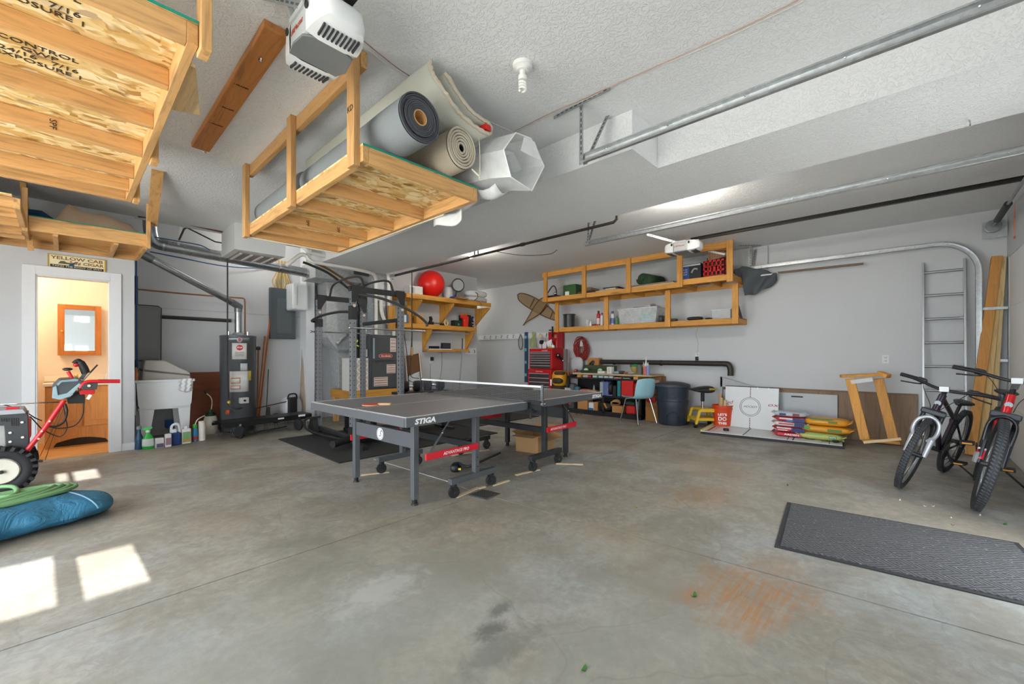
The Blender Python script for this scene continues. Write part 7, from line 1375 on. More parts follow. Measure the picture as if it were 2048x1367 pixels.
# mid shelf
zm = .411
def my(px_, X=7.34): return PX(px_, 780, X).y
def mbox(lab, px0, px1, h, col, z, name='case', X=7.33, dx=.22, fc=None, cat='case', bev=.01, **k):
    a, b = my(px0, X - dx / 2), my(px1, X - dx / 2); return obox(name, lab, cat, (X, (a + b) / 2, z), (dx, abs(a - b), h), 0, col, fc is not None, fc or '#ffffff', axis='x', bev=bev, **k)
mbox('white cap bottle on the middle bench shelf, far left', 1128, 1135, .10, '#d9d9d6', zm, 'white_bottle', 7.3, .06, cat='bottle')
r = thing('power_tool', 'dark grey rounded power tool on the middle bench shelf', 'power tool', (7.36, my(1143), zm)); part(pebble(MB(), (7.36, my(1143), zm + .10), (.2, .22, .2), 0, 2.4), 'body', r, pm('#4a4d50', .5)); part(MB().sphere((7.26, my(1142), zm + .06), .05, 12), 'silver_front', r, pm('#b4b8ba', .4)); part(pebble(MB(), (7.32, my(1156), zm + .08), (.12, .13, .12)), 'teal_knob', r, pm('#3a6a70', .5))
one(pebble(MB(), (7.33, my(1172), zm + .05), (.16, .26, .09)), 'pink_cloth', 'pink cloth bundle on the middle bench shelf', 'cloth', pm('#c4736e', .8)); one(MB().cbox((7.33, my(1188), zm + .04), (.15, .2, .08)), 'small_wood_box', 'small tan wooden block on the middle bench shelf', 'wood', pm('#c79a63', .7), bevel=.004)
one(MB().lathe([(0, 0), (.03, 0), (.012, .09), (.0, .12)], (7.36, my(1187), zm + .08), 14), 'silver_funnel', 'small grey funnel above the tan wooden block', 'funnel', pm('#8c989c', .4))
r = thing('grey_tool_case', 'light grey and blue upright tool case on the middle bench shelf', 'tool case', (7.3, my(1208), zm)); a, b = my(1202, 7.24), my(1217, 7.24); part(MB().box((7.22, b, zm), (7.50, a, zm + .27)), 'blue_shell', r, pm('#5a6a9c', .5), bevel=.015); part(MB().box((7.21, a - .06, zm), (7.24, a + .01, zm + .26)), 'grey_edge', r, pm('#9aa0a8', .5), bevel=.006)
r = thing('round_case', 'black round case with two gold latches on the middle bench shelf', 'case', (7.3, my(1222), zm)); part(MB().lathe([(0, 0), (.12, 0), (.13, .02), (.13, .12), (.12, .14), (0, .14)], (7.36, my(1221) + .06, zm + .131), 28, (0, -1, 0)), 'body', r, BLK)
for px_ in (1216, 1221): part(MB().box((7.222, my(px_) - .015, zm + .10), (7.232, my(px_) + .015, zm + .15)), 'gold_latch', r, pm('#c9a63c', .4, .5))
mbox('black bundle right of the reel case', 1225, 1232, .2, '#1a1a1c', zm, 'black_pouch'); mbox('teal-edged box left of the red case', 1234, 1241, .30, '#2f7d85', zm, 'teal_box', 7.34)
r = mbox('large red plastic case on the middle bench shelf', 1242, 1266, .31, '#d3211c', zm, 'red_case', 7.32, .26, bev=.02); mbox('second smaller red case half behind the blue chair', 1267, 1276, .26, '#c91d1a', zm, 'red_case', 7.36)
one(MB().cyl((7.2, my(1221), zm - .0 + .013), (7.22, my(1231), zm + .013), .012, n=10), 'flashlight', 'small purple and white torch lying on the shelf edge', 'torch', pm('#6a64a8', .4))
# bottom shelf
z0 = .096
r = obox('grey_box', 'grey box with red and white emblem at the bottom left of the bench', 'box', (7.34, my(1141), z0), (.2, .3, .2), 0, '#4a4c4e', True, '#c9403a', (.35, .85), axis='x', fw=.55, txt='E', tcol='#eeeeee')
for lab, p0, p1, h, col in (('brown open carton with cables on the bottom bench shelf', 1155, 1175, .18, '#b5814a'), ('narrow brown carton right of the blue and white packet', 1188, 1195, .17, '#b07a44'), ('brown carton holding a coiled hose on the bottom bench shelf', 1224, 1245, .13, '#b5824c')):
    r = mbox(lab, p0, p1, h, col, z0, 'open_carton', 7.34, .2, cat='carton', bev=.003)
one(pebble(MB(), (7.34, my(1165), z0 + .20), (.14, .2, .06)), 'cable_bundle', 'dark cables on top of the open carton', 'cables', BLK); mbox('blue and white printed packet between two cartons', 1177, 1187, .15, '#d3dade', z0, 'printed_packet', 7.3, .15, '#2f6a94', 'packet', fh=(.0, .3), fw=.95)
r = thing('black_duffel', 'black soft bag with orange handles on the bottom bench shelf', 'bag', (7.34, my(1210), z0)); part(pebble(MB(), (7.36, my(1210), z0 + .09), (.22, .34, .18)), 'body', r, BLK); part(MB().tube([(7.25, my(1213), z0 + .16), (7.25, my(1218), z0 + .06)], .018, 8), 'orange_handle', r, pm('#d18a2c', .5))
r = thing('coiled_tan_hose', 'coiled tan hose sticking out of the carton on the bottom bench shelf', 'hose', (7.3, my(1232), z0 + .13)); [part(MB().torus((7.34, my(1231), z0 + .17), .085 + .0 * k, .012, (.5, .2 + .25 * k, 1 - .2 * k), 26, 8), 'coil', r, pm('#c9a06a', .7)) for k in range(3)]
mbox('rounded red case on the bottom bench shelf', 1251, 1270, .16, '#cc2320', z0, 'red_case', 7.33, .24, bev=.03); mbox('dark green strip above the lower red case', 1251, 1268, .06, '#27402f', z0 + .163, 'green_case', 7.36, .2)
one(MB().cyl((7.36, my(1277), z0), (7.36, my(1277), z0 + .22), .06, n=20), 'blue_bottle', 'blue and light blue cylinder on the bottom bench shelf behind the chair', 'bottle', striped('#1f5ab8', '#7cc4e6', 1, 16))
one(MB().tube(bez(PX(1152, 826, 7.1), PX(1158, 830, 7.1), PX(1166, 826, 7.1)), .006, 6), 'red_cord_end', 'short red cord end on the floor before the bench', 'cord', pm('#8a3a38', .6))
# cartons between bench and bin
r = obox('carton', 'lower brown carton on the floor between bench and black bin', 'carton', (7.45, 3.36, 0), (.36, .26, .26), 0, '#a8763e', mk=pm('#a8763e', .8, 0, .08)); obox('carton', 'upper brown carton stacked between bench and black bin', 'carton', (7.45, 3.37, .262), (.34, .25, .2), .04, '#9c6a36', mk=pm('#9c6a36', .8, 0, .08)); one(pebble(MB(), (7.24, 3.37, .40), (.05, .18, .12)), 'red_bow', 'dark red cloth hanging before the stacked cartons', 'cloth', pm('#a3201e', .7)); obox('tall_brown_carton', 'tall narrow carton with label behind the blue chair', 'carton', (7.58, 3.38, .465), (.2, .2, .34), 0, '#8a5c30', True, '#c9a3a0', (.5, .8), axis='x', fw=.6)
# ---------------- chair
r = thing('plastic_chair', 'light blue moulded plastic chair with chrome legs in front of the workbench', 'chair', (6.93, 3.47, 0)); CHB = pm('#9cc9d6', .4, 0, .03)
fwd = Vector((.37, .93, 0)).normalized(); rgt = Vector((fwd.y, -fwd.x, 0)); cc0 = Vector((6.94, 3.47, 0))
def C(a, b, z): return cc0 + fwd * a + rgt * b + Vector((0, 0, z))
prof = [(.22, .435), (.20, .455), (.12, .452), (.0, .44), (-.10, .435), (-.165, .45), (-.20, .50), (-.215, .58), (-.235, .68), (-.25, .77), (-.255, .80)]
def seatf(u, v):
    k = u * (len(prof) - 1); i = min(int(k), len(prof) - 2); f = k - i; a = prof[i][0] * (1 - f) + prof[i + 1][0] * f; z = prof[i][1] * (1 - f) + prof[i + 1][1] * f
    s = 2 * v - 1; w_ = .22 - .05 * max(0, (u - .7) / .3) ** 2 - .03 * max(0, (.1 - u) / .1); b = s * w_; lift = .03 * abs(s) ** 3
    if u < .5: return C(a - .02 * s * s * (u < .1), b, z + lift)
    return C(a + lift * 1.5, b, z + .0 - .02 * abs(s) ** 3 * (u > .95))
m = MB(); m.grid(seatf, 30, 16); sh_ = part(m, 'seat_shell', r, CHB, solid=.008, subsurf=1)
m = MB(); m.cbox(C(-.188, 0, .51), (.10, .006, .035), math.atan2(rgt.y, rgt.x)); part(m, 'back_slot', sh_, BLK, bevel=.002)
for a, b, a2, b2 in ((.13, -.15, .24, -.20), (.13, .15, .24, .20), (-.12, -.15, -.24, -.21), (-.12, .15, -.24, .21)): part(MB().tube([C(a, b, .435), C(a * 1.1, b * 1.05, .41), C(a2, b2, .012)], .011, 10).cyl(C(a2, b2, 0), C(a2, b2, .02), .014, n=10), 'leg', r, chrome())
part(MB().tube([C(.13, -.15, .43), C(.13, .15, .43)], .010, 8), 'leg_bracket', r, chrome())
# ---------------- wheelie bin
r = thing('trash_can', 'large dark blue-black ribbed trash can beside the workbench', 'trash can', (7.27, 2.98, 0)); TB = pm('#2b3340', .4, 0, .05); tc = Vector((7.25, 2.985, 0))
part(MB().lathe([(0, 0), (.215, 0), (.225, .02), (.235, .08), (.25, .30), (.262, .40), (.255, .44), (.258, .46), (.27, .60), (.275, .655), (0, .655)], tc, 44), 'body', r, TB); part(MB().lathe([(.275, .65), (.295, .655), (.297, .68), (.285, .70), (.2, .725), (.1, .74), (0, .742)], tc, 44), 'lid', r, pm('#343840', .45, 0, .05))
m = MB(); d = Vector((-tc.x, -tc.y, 0)).normalized(); s_ = Vector((-d.y, d.x, 0)); m.tube(bez(*[tc + d * (.245 + .01 * (z > .1)) + s_ * x + Vector((0, 0, z)) for x, z in ((-.11, .06), (-.10, .18), (0, .235), (.10, .18), (.11, .06))], n=5), .008, 6); part(m, 'moulded_arch', r, TB); part(MB().torus(tc + Vector((0, 0, .415)), .262, .008, n=44, m=8), 'rib', r, TB)
for s in (-1, 1): part(MB().cbox(tc + s_ * s * .29 + Vector((0, 0, .62)), (.05, .09, .04), math.atan2(s_.y, s_.x)), 'side_handle', r, TB, bevel=.008)
lettering(r, '32 GAL', pm('#4b5563', .5), tc + d * .268 + Vector((0, 0, .50)), s_ if s_.dot(Vector((sa, -ca, 0))) > 0 else -s_, (0, 0, 1), .03, .08)
# ---------------- rolling stool
r = thing('rolling_stool', 'yellow wheeled work stool with black saddle seat right of the trash can', 'stool', (7.38, 2.5, 0)); YS = pm('#e3b92b', .4, 0, .04); c = Vector((7.38, 2.52, 0)); u_ = Vector((sa, -ca, 0)); v_ = Vector((ca, sa, 0))
def S(a, b, z): return c + u_ * a + v_ * b + Vector((0, 0, z))
pts = [(-.20, .63), (-.10, .655), (.02, .68), (.12, .685), (.19, .66), (.20, .60), (.16, .565), (.05, .555), (-.08, .57), (-.19, .60)]
m = MB(); secs = []; n = len(pts)
for b, k in ((-.15, .5), (-.12, .85), (-.04, 1), (.04, 1), (.12, .85), (.15, .5)): secs += [S(a * k, b, .61 + (z - .61) * k) for a, z in pts]
m.add(secs, [(i * n + k, i * n + (k + 1) % n, (i + 1) * n + (k + 1) % n, (i + 1) * n + k) for i in range(5) for k in range(n)] + [tuple(range(n))[::-1], tuple(range(5 * n, 6 * n))], True); part(m, 'saddle_seat', r, pm('#232425', .5), subsurf=1)
lettering(r, 'DEWALT', pm('#e3b92b', .5), S(.10, -.155, .635), u_, (0, 0, 1), .045, .12, bold=.001)
part(MB().cyl(S(0, 0, .30), S(0, 0, .60), .018, n=14), 'gas_lift', r, chrome()); part(MB().cyl(S(0, 0, .42), S(0, 0, .57), .03, n=14), 'lift_cover', r, BLK)
m = MB(); m.prism([(-.21, .06), (-.15, .29), (-.10, .315), (.10, .315), (.15, .29), (.21, .06), (.17, .06), (.115, .26), (-.115, .26), (-.17, .06)], S(0, -.16, 0), u_, (0, 0, 1), -.0 + .04); part(m, 'front_frame', r, YS, bevel=.006)
m = MB(); m.prism([(-.21, .06), (-.15, .29), (-.10, .315), (.10, .315), (.15, .29), (.21, .06), (.17, .06), (.115, .26), (-.115, .26), (-.17, .06)], S(0, .16, 0), u_, (0, 0, 1), .04); part(m, 'rear_frame', r, YS, bevel=.006)
part(MB().add([S(a, b, z) for z in (.11, .16) for a, b in ((-.19, -.17), (.19, -.17), (.19, .17), (-.19, .17))], [(0, 3, 2, 1), (4, 5, 6, 7), (0, 1, 5, 4), (1, 2, 6, 5), (2, 3, 7, 6), (3, 0, 4, 7)]), 'tray', r, YS, bevel=.008); part(MB().add([S(a, b, z) for z in (.28, .315) for a, b in ((-.11, -.17), (.11, -.17), (.11, .17), (-.11, .17))], [(0, 3, 2, 1), (4, 5, 6, 7), (0, 1, 5, 4), (1, 2, 6, 5), (2, 3, 7, 6), (3, 0, 4, 7)]), 'top_bridge', r, YS, bevel=.008)
for a in (-.19, .19):
    for b in (-.16, .16): part(MB().cyl(S(a - .02, b, .04), S(a + .02, b, .04), .04, n=20), 'wheel', r, BLK); part(MB().cyl(S(a - .023, b, .04), S(a + .023, b, .04), .014, n=12), 'hub', r, pm('#4c79a8', .5))
# ---------------- orange bucket with scraps
p = PZ(1446, 856, 0); bc = Vector((7.42, 2.22, 0)); r = thing('bucket', "orange bucket lettered LET'S DO THIS filled with wood scraps", 'bucket', bc); part(MB().lathe([(0, 0), (.125, 0), (.15, .36), (.158, .362), (.158, .38), (.15, .38), (.12, .01), (0, .01)], bc, 34), 'pail', r, pm('#d9481c', .4)); part(MB().torus(bc + Vector((0, 0, .32)), .151, .007, n=34, m=6), 'band', r, pm('#d9481c', .4))
d = Vector((-bc.x, -bc.y, 0)).normalized(); s_ = Vector((d.y, -d.x, 0)) * -1; s_ = s_ if s_.dot(u_) > 0 else -s_
for k, (t_, h, w_) in enumerate((("LET'S", .05, .13), ('DO', .085, .12), ('THIS', .05, .13))): lettering(r, t_, WH, bc + d * (.152 - k * .006) + Vector((0, 0, .235 - k * .07)), s_, (0, 0, 1), h, w_, bold=.002)
for k, (dx, dy, h, an) in enumerate(((.0, .02, .50, .25), (.04, -.05, .62, .35), (-.04, -.03, .47, -.2), (.05, .05, .55, .15))): b0 = bc + Vector((dx, dy, .05)); one(MB().bar(b0, bc + Vector((dx * 2.0, dy * 1.6 - .02, h)), .045, .018), 'scrap_stick', ['short pale wood offcut in the orange bucket', 'longest wood offcut in the orange bucket, leaning right', 'left wood offcut in the orange bucket', 'rear wood offcut in the orange bucket'][k], 'wood scrap', wood(['#cfae7c', '#b98c54', '#d6bd92', '#c49c66'][k], 'z', .85, 'scrap'))
# ---------------- hockey game boards
WB_ = pm('#d6d9da', .35, 0, .03)
hb0, hb1 = PZ(1401, 867), PZ(1689, 898); ax_ = (hb1 - hb0).normalized(); pr = Vector((-ax_.y, ax_.x, 0)); pr = pr if pr.x > 0 else -pr; Lh = (hb1 - hb0).length
r = thing('hockey_table_board', 'white tabletop hockey rink board lying flat on the floor by the wall', 'game board', hb0 + ax_ * Lh / 2 + pr * .4)
def Hh(a, b, z): return hb0 + ax_ * a + pr * b + Vector((0, 0, z))
def hq(m, a0, a1, b0, b1, z0, z1): m.add([Hh(a, b, z) for z in (z0, z1) for a, b in ((a0, b0), (a1, b0), (a1, b1), (a0, b1))], [(0, 3, 2, 1), (4, 5, 6, 7), (0, 1, 5, 4), (1, 2, 6, 5), (2, 3, 7, 6), (3, 0, 4, 7)]); return m
Wd = .80
part(hq(MB(), 0, Lh, 0, Wd, 0, .035), 'base', r, pm('#222425', .6)); part(hq(MB(), .02, Lh - .02, .012, Wd - .01, .035, .042), 'playing_surface', r, WB_)
for a, w_, col in ((.13, .008, '#b54040'), (.155, .004, '#b54040'), (.56, .018, '#3f5178'), (Lh * .5 + .24, .012, '#7a3040'), (1.16, .018, '#4a4a60'), (Lh - .16, .01, '#8c3a3a')): part(hq(MB(), a, a + w_, .02, Wd - .02, .042, .0428), 'rink_line', r, pm(col, .5))
part(hq(MB(), 0, .03, 0, Wd, .035, .065), 'yellow_end_rail', r, pm('#d8d389', .5)); part(hq(MB(), Lh - .03, Lh, .35, Wd, .035, .06), 'yellow_end_rail', r, pm('#d8c98a', .5)); part(hq(MB(), .06, .10, .1, .6, .042, .043), 'red_logo_strip', r, pm('#b5434b', .5))
one(MB().cyl(Hh(.30, .28, .043), Hh(.30, .28, .075), .04, n=18), 'black_puck', 'black puck knob lying on the flat rink board', 'puck', BLK)
r = thing('cord_tangle', 'thin green cord tangle with black plug on the flat rink board', 'cord', Hh(1.35, .3, .043)); part(MB().tube(bez(*[Hh(a, b, .049) for a, b in ((1.18, .40), (1.26, .30), (1.33, .45), (1.41, .28), (1.36, .2), (1.30, .26), (1.40, .42), (1.5, .35), (1.55, .22), (1.48, .15), (1.60, .2))], n=6), .004, 6), 'cord_run', r, pm('#5b6a5a', .6)); part(MB().bar(Hh(1.60, .2, .055), Hh(1.66, .22, .055), .06, .03), 'plug', r, BLK)
one(MB().bar(Hh(1.52, .52, .07), Hh(1.70, .46, .055), .03, .02), 'pale_wood_stick', 'small pale stick on the right end of the rink board', 'wood scrap', pine('y'))
# upright rink half
a, b, c_, d_ = PX(1450, 857, 7.44), PX(1557, 866, 7.44), PX(1561, 778, 7.52), PX(1456, 773, 7.52); zt2 = .69
r = thing('upright_rink_board', 'upright white rink panel with centre circle standing behind the flat board', 'game board', ((a.x + c_.x) / 2, (a.y + b.y) / 2, .045)); P0 = Vector((7.40, a.y, .045)); P1 = Vector((7.40, b.y, .045)); T0 = Vector((7.47, a.y - .0, zt2)); T1 = Vector((7.47, b.y, zt2)); nn = (T0 - P0).cross(P1 - P0).normalized(); nn = nn if nn.x > 0 else -nn
m = MB(); m.add([P0, P1, T1, T0, P0 + nn * .03, P1 + nn * .03, T1 + nn * .03, T0 + nn * .03], [(0, 1, 2, 3), (7, 6, 5, 4), (0, 4, 5, 1), (1, 5, 6, 2), (2, 6, 7, 3), (3, 7, 4, 0)]); part(m, 'panel', r, WB_, bevel=.003); part(MB().bar(T0 + nn * .015 + Vector((0, 0, .004)), T1 + nn * .015 + Vector((0, 0, .004)), .034, .01), 'dark_top_edge', r, pm('#33302e', .6))
uu = (P1 - P0); vv = (T0 - P0); ce = P0 + uu * .49 + vv * .52 - nn * .0015
for R_ in (.148, .128): 
    m = MB(); pts = [ce + uu.normalized() * R_ * math.cos(t) + vv.normalized() * R_ * math.sin(t) for t in [2 * PI * k / 48 for k in range(48)]]; m.tube(pts, .0028, 5, closed=True); part(m, 'centre_circle', r, pm('#4a4f55', .6))
lettering(r, 'HOCKEY', pm('#3c4046', .6), ce, uu, vv, .045, .2, shear=.4)
RD = pm('#a8303c', .5)
for f0, f1 in ((.0, .26), (.75, 1.0)):
    for k in range(6): f = f0 + (f1 - f0) * (k + .2) / 6; q = P0 + uu * .49 + vv * f - nn * .001; part(MB().bar(q, q + vv * .025, .014, .002, nn), 'dashed_line', r, RD if k % 2 else pm('#333a44', .5))
lettering(r, 'pro', RD, P0 + uu * .07 + vv * .58 - nn * .0015, -uu, vv * -1, .085, .15, shear=.3); lettering(r, 'xo', RD, P0 + uu * .92 + vv * .58 - nn * .0015, -uu, vv * -1, .08, .15, shear=.3)
for f in (.62, .82): part(MB().bar(P0 + uu * f + vv * 1.0 - nn * .004, P0 + uu * f + vv * .955 - nn * .004, .012, .004, nn), 'white_clip', r, WH)
# plywood sheet and grey panel on the wall
y0_, y1_ = PX(1835, 800, 7.68).y, 2.28; one(MB().box((7.68, y0_, 0), (7.70, y1_, .665)), 'plywood_sheet', 'weathered brown plywood sheet standing along the foot of the right wall', 'plywood', wood('#8a7158', 'z', .55, 'weathered_ply'))
one(MB().box((7.665, y0_, .665), (7.705, y1_, .685)), 'brown_batten', 'thin brown batten lying on the upper edge of the plywood sheet', 'batten', wood('#8a6a4a', 'y', .8, 'batten'))
r = thing('slotted_board', 'pale grey board with hand slot leaning before the plywood sheet', 'panel', (7.64, 1.3, 0)); ya_, yb_ = PX(1562, 800, 7.64).y, PX(1675, 800, 7.64).y; part(MB().box((7.64, yb_, .0), (7.66, ya_ + .9, .62)), 'sheet', r, pm('#b9bec1', .5, 0, .04), bevel=.002); q = PX(1594, 790, 7.64); part(MB().box((7.638, q.y - .075, .555), (7.641, q.y + .075, .578)), 'hand_slot', r, pm('#4a4038', .7), bevel=.001)
m = MB(); m.prism([(0, 0), (.62, 0), (0, .17)], (7.60, 2.30, .665), (0, -1, 0), (0, 0, 1), .02); one(m, 'folded_side_panel', 'grey slanted panel edge behind the orange bucket', 'panel', pm('#a9adae', .5))
m = MB(); m.box((7.58, 2.27, 0), (7.60, 2.31, .84)); one(m, 'panel_post', 'thin grey upright strip behind the orange bucket', 'strip', pm('#a9adae', .5))
# sacks
def sack(label, c, d, rz, base, stripes, name='sack', grp=None):
    r = thing(name, label, 'sack', Vector(c) - Vector((0, 0, d[2] / 2)), grp); part(pebble(MB(), c, d, rz, 5, 28, 12), 'filled_bag', r, pm(base, .35, 0, .08, 8, .4, 30))
    for s in (-1, 1): M = Matrix.Rotation(rz, 3, 'Z'); part(MB().cbox(Vector(c) + M @ Vector((0, s * (d[1] / 2 + .008), .01)), (d[0] * .8, .05, .012), rz, Matrix.Rotation(s * .5, 4, 'X')), 'crimped_end', r, pm(base, .4), bevel=.003)
    for (o, w_, hcol, zz, hh_, tx_) in stripes:
        M = Matrix.Rotation(rz, 3, 'Z'); q = Vector(c) + M @ Vector((-d[0] / 2 - .001, o * d[1], zz * d[2])); o_ = part(MB().cbox(q, (.006, w_ * d[1], hh_ * d[2]), rz), 'print_patch', r, pm(hcol, .5))
        if tx_: lettering(o_, tx_, WH, q + Vector((-.0045, 0, 0)), (0, -1, 0), (0, 0, 1), hh_ * d[2] * .8, w_ * d[1] * .85, bold=.001)
    return r
zb = .043
def sy(px_, X=7.1): return PX(px_, 850, X).y
cy = (sy(1558, 7.15) + sy(1603, 7.15)) / 2 - .02; lw = abs(sy(1558, 7.15) - sy(1603, 7.15)) + .12
for k, (base, st_, lab) in enumerate((('#b0293a', [(.0, .7, '#c93a44', .0, .5, 'WARDEN')], 'red and blue salt sack at the bottom of the left stack'), ('#c5303c', [(-.25, .4, '#24346a', 0, .7, None), (.15, .5, '#d9d4d4', .2, .25, None), (.2, .4, '#c9303c', -.2, .3, 'WARDEN')], 'second red and white salt sack in the left stack'), ('#dcd4d6', [(-.3, .3, '#24346a', 0, .7, None), (.1, .45, '#b52a38', .1, .2, None)], 'white sack with red stripes, third in the left stack'), ('#c83b44', [(-.28, .35, '#2a3c74', 0, .7, None), (.12, .4, '#e4e0e0', .15, .25, None), (.0, .2, '#3c78b4', -.2, .3, None)], 'red and white sack, fourth in the left stack'), ('#b9c0c8', [(-.2, .2, '#7a3040', 0, .5, None), (.2, .2, '#2a3c74', 0, .4, None)], 'grey printed sack on top of the left stack'))):
    sack(lab, (7.14, cy + .01 * (-1) ** k, zb + .036 + k * .07), (.30, lw, .074), .05 * (-1) ** k, base, st_, 'salt_sack', 'stacked salt sacks')
for k, (p0, p1, base, h, st_, lab) in enumerate(((1598, 1688, '#b9c06a', .105, [(-.28, .16, '#2f8a4c', .05, .35, 'SCOTTS'), (.1, .35, '#8fae5a', .3, .2, None)], 'yellow-green sack with oval mark at the bottom of the right stack'), (1604, 1704, '#dd9a28', .10, [(.35, .12, '#4f9c3c', .1, .4, None), (-.2, .28, '#5a7a3a', 0, .35, None)], 'orange-yellow sack in the middle of the right stack'), (1610, 1700, '#e09a22', .105, [(-.15, .2, '#6a7a3a', .1, .25, None), (.1, .5, '#3f7a3c', .42, .14, None)], 'orange sack with green top print, uppermost of the right stack'))):
    a, b = sy(p0, 7.12), sy(p1, 7.12); sack(lab, (7.14, (a + b) / 2, zb + .052 + k * .098), (.32, abs(a - b), h), .03 * (-1) ** k, base, st_, 'fertiliser_sack', 'stacked fertiliser sacks')
# leaning wooden frame
r = thing('pine_trestle', 'unfinished orange pine trestle leaning near the plywood sheet', 'trestle', (7.2, .4, 0)); XFR = 7.15
def FP(px_, py_, X=XFR): return PX(px_, py_, X)
part(MB().bar(FP(1681, 752), FP(1770, 748, 7.25), .14, .038, (0, 0, 1)), 'top_board', r, VB('y'), bevel=.004); part(MB().bar(FP(1700, 757), FP(1730, 878), .038, .10, (0, 1, 0)), 'leg', r, VB('z'), bevel=.004); part(MB().bar(FP(1757, 757, 7.25), FP(1786, 876, 7.25), .038, .10, (0, 1, 0)), 'leg', r, VB('z'), bevel=.004)
part(MB().bar(FP(1758, 745, 7.25), FP(1778, 752, 7.2), .1, .05), 'corner_block', r, VB('y'), bevel=.004)
q0, q1 = PZ(1722, 880, .04), PZ(1800, 888, .04); part(MB().bar(q0 + Vector((.12, 0, 0)), q1 + Vector((.12, -.0, 0)), .09, .038), 'bottom_board', r, VB('y'), bevel=.004)
part(MB().bar(FP(1702, 764, 7.12), FP(1745, 758, 7.12), .02, .05, (0, 0, 1)), 'paper_strip', r, pm('#d9d7d4', .7)); part(MB().bar(PX(1727, 884, 6.85), PX(1802, 877, 6.85), .03, .03), 'pale_offcut', r, pm('#e0c49a', .6)); part(MB().bar(FP(1773, 876, 7.2), FP(1700, 756, 7.28), .038, .038), 'cross_strut', r, VB('z')) if False else None
# ladder
r = thing('aluminium_ladder', 'aluminium ladder section leaning on the right wall', 'ladder', (7.6, -.3, 0)); AL = pm('#a9adb0', .35, .8, .06)
LT0, LT1, LB0, LB1 = Vector((7.68, PX(1846, 525, 7.68).y, 2.40)), Vector((7.68, PX(1929, 520, 7.68).y, 2.40)), Vector((7.50, PX(1846, 525, 7.5).y + .0, .0)), Vector((7.50, PX(1927, 905, 7.5).y, .0))
LB0.y = LT0.y + .0; LB1.y = LT1.y + .0
for a, b in ((LT0, LB0), (LT1, LB1)): part(MB().bar(a, b, .022, .07, (1, 0, 0)), 'side_rail', r, AL, bevel=.002); part(MB().bar(b + Vector((0, 0, .0)), b + Vector((0, 0, .05)), .034, .09, (1, 0, 0)), 'foot', r, BLK)
for k in range(8): f = .055 + k * .1265; a = LT0.lerp(LB0, f); b = LT1.lerp(LB1, f); part(MB().cyl(a, b, .016, n=12), 'rung', r, AL)
# boards in the corner
for k, (t_, b_, w_, h, col, lab) in enumerate((((1994, 512, 7.66), (1940, 888, 7.4), .038, .09, '#c98e46', 'orange narrow plank at the left of the corner lumber'), ((1997, 514, 7.67), (1958, 890, 7.45), .038, .10, '#c9a96e', 'wider pale plank in the middle of the corner lumber'), ((2000, 515, 7.66), (1976, 895, 7.5), .038, .10, '#bfa878', 'pale knotty plank nearest the track in the corner'), ((1990, 516, 7.7), (1946, 885, 7.56), .03, .07, '#a8743a', 'dark edge plank behind the orange one in the corner'))):
    a, b = PX(t_[0], t_[1], t_[2]), PX(b_[0], b_[1], b_[2]); b.z = max(b.z, 0); b.z = 0.01; one(MB().bar(a, b, h, w_, (1, 0, 0)), 'lumber_plank', lab, 'plank', wood(col, 'z', .72, 'lumber'), 'planks leaning in the corner', bevel=.003)
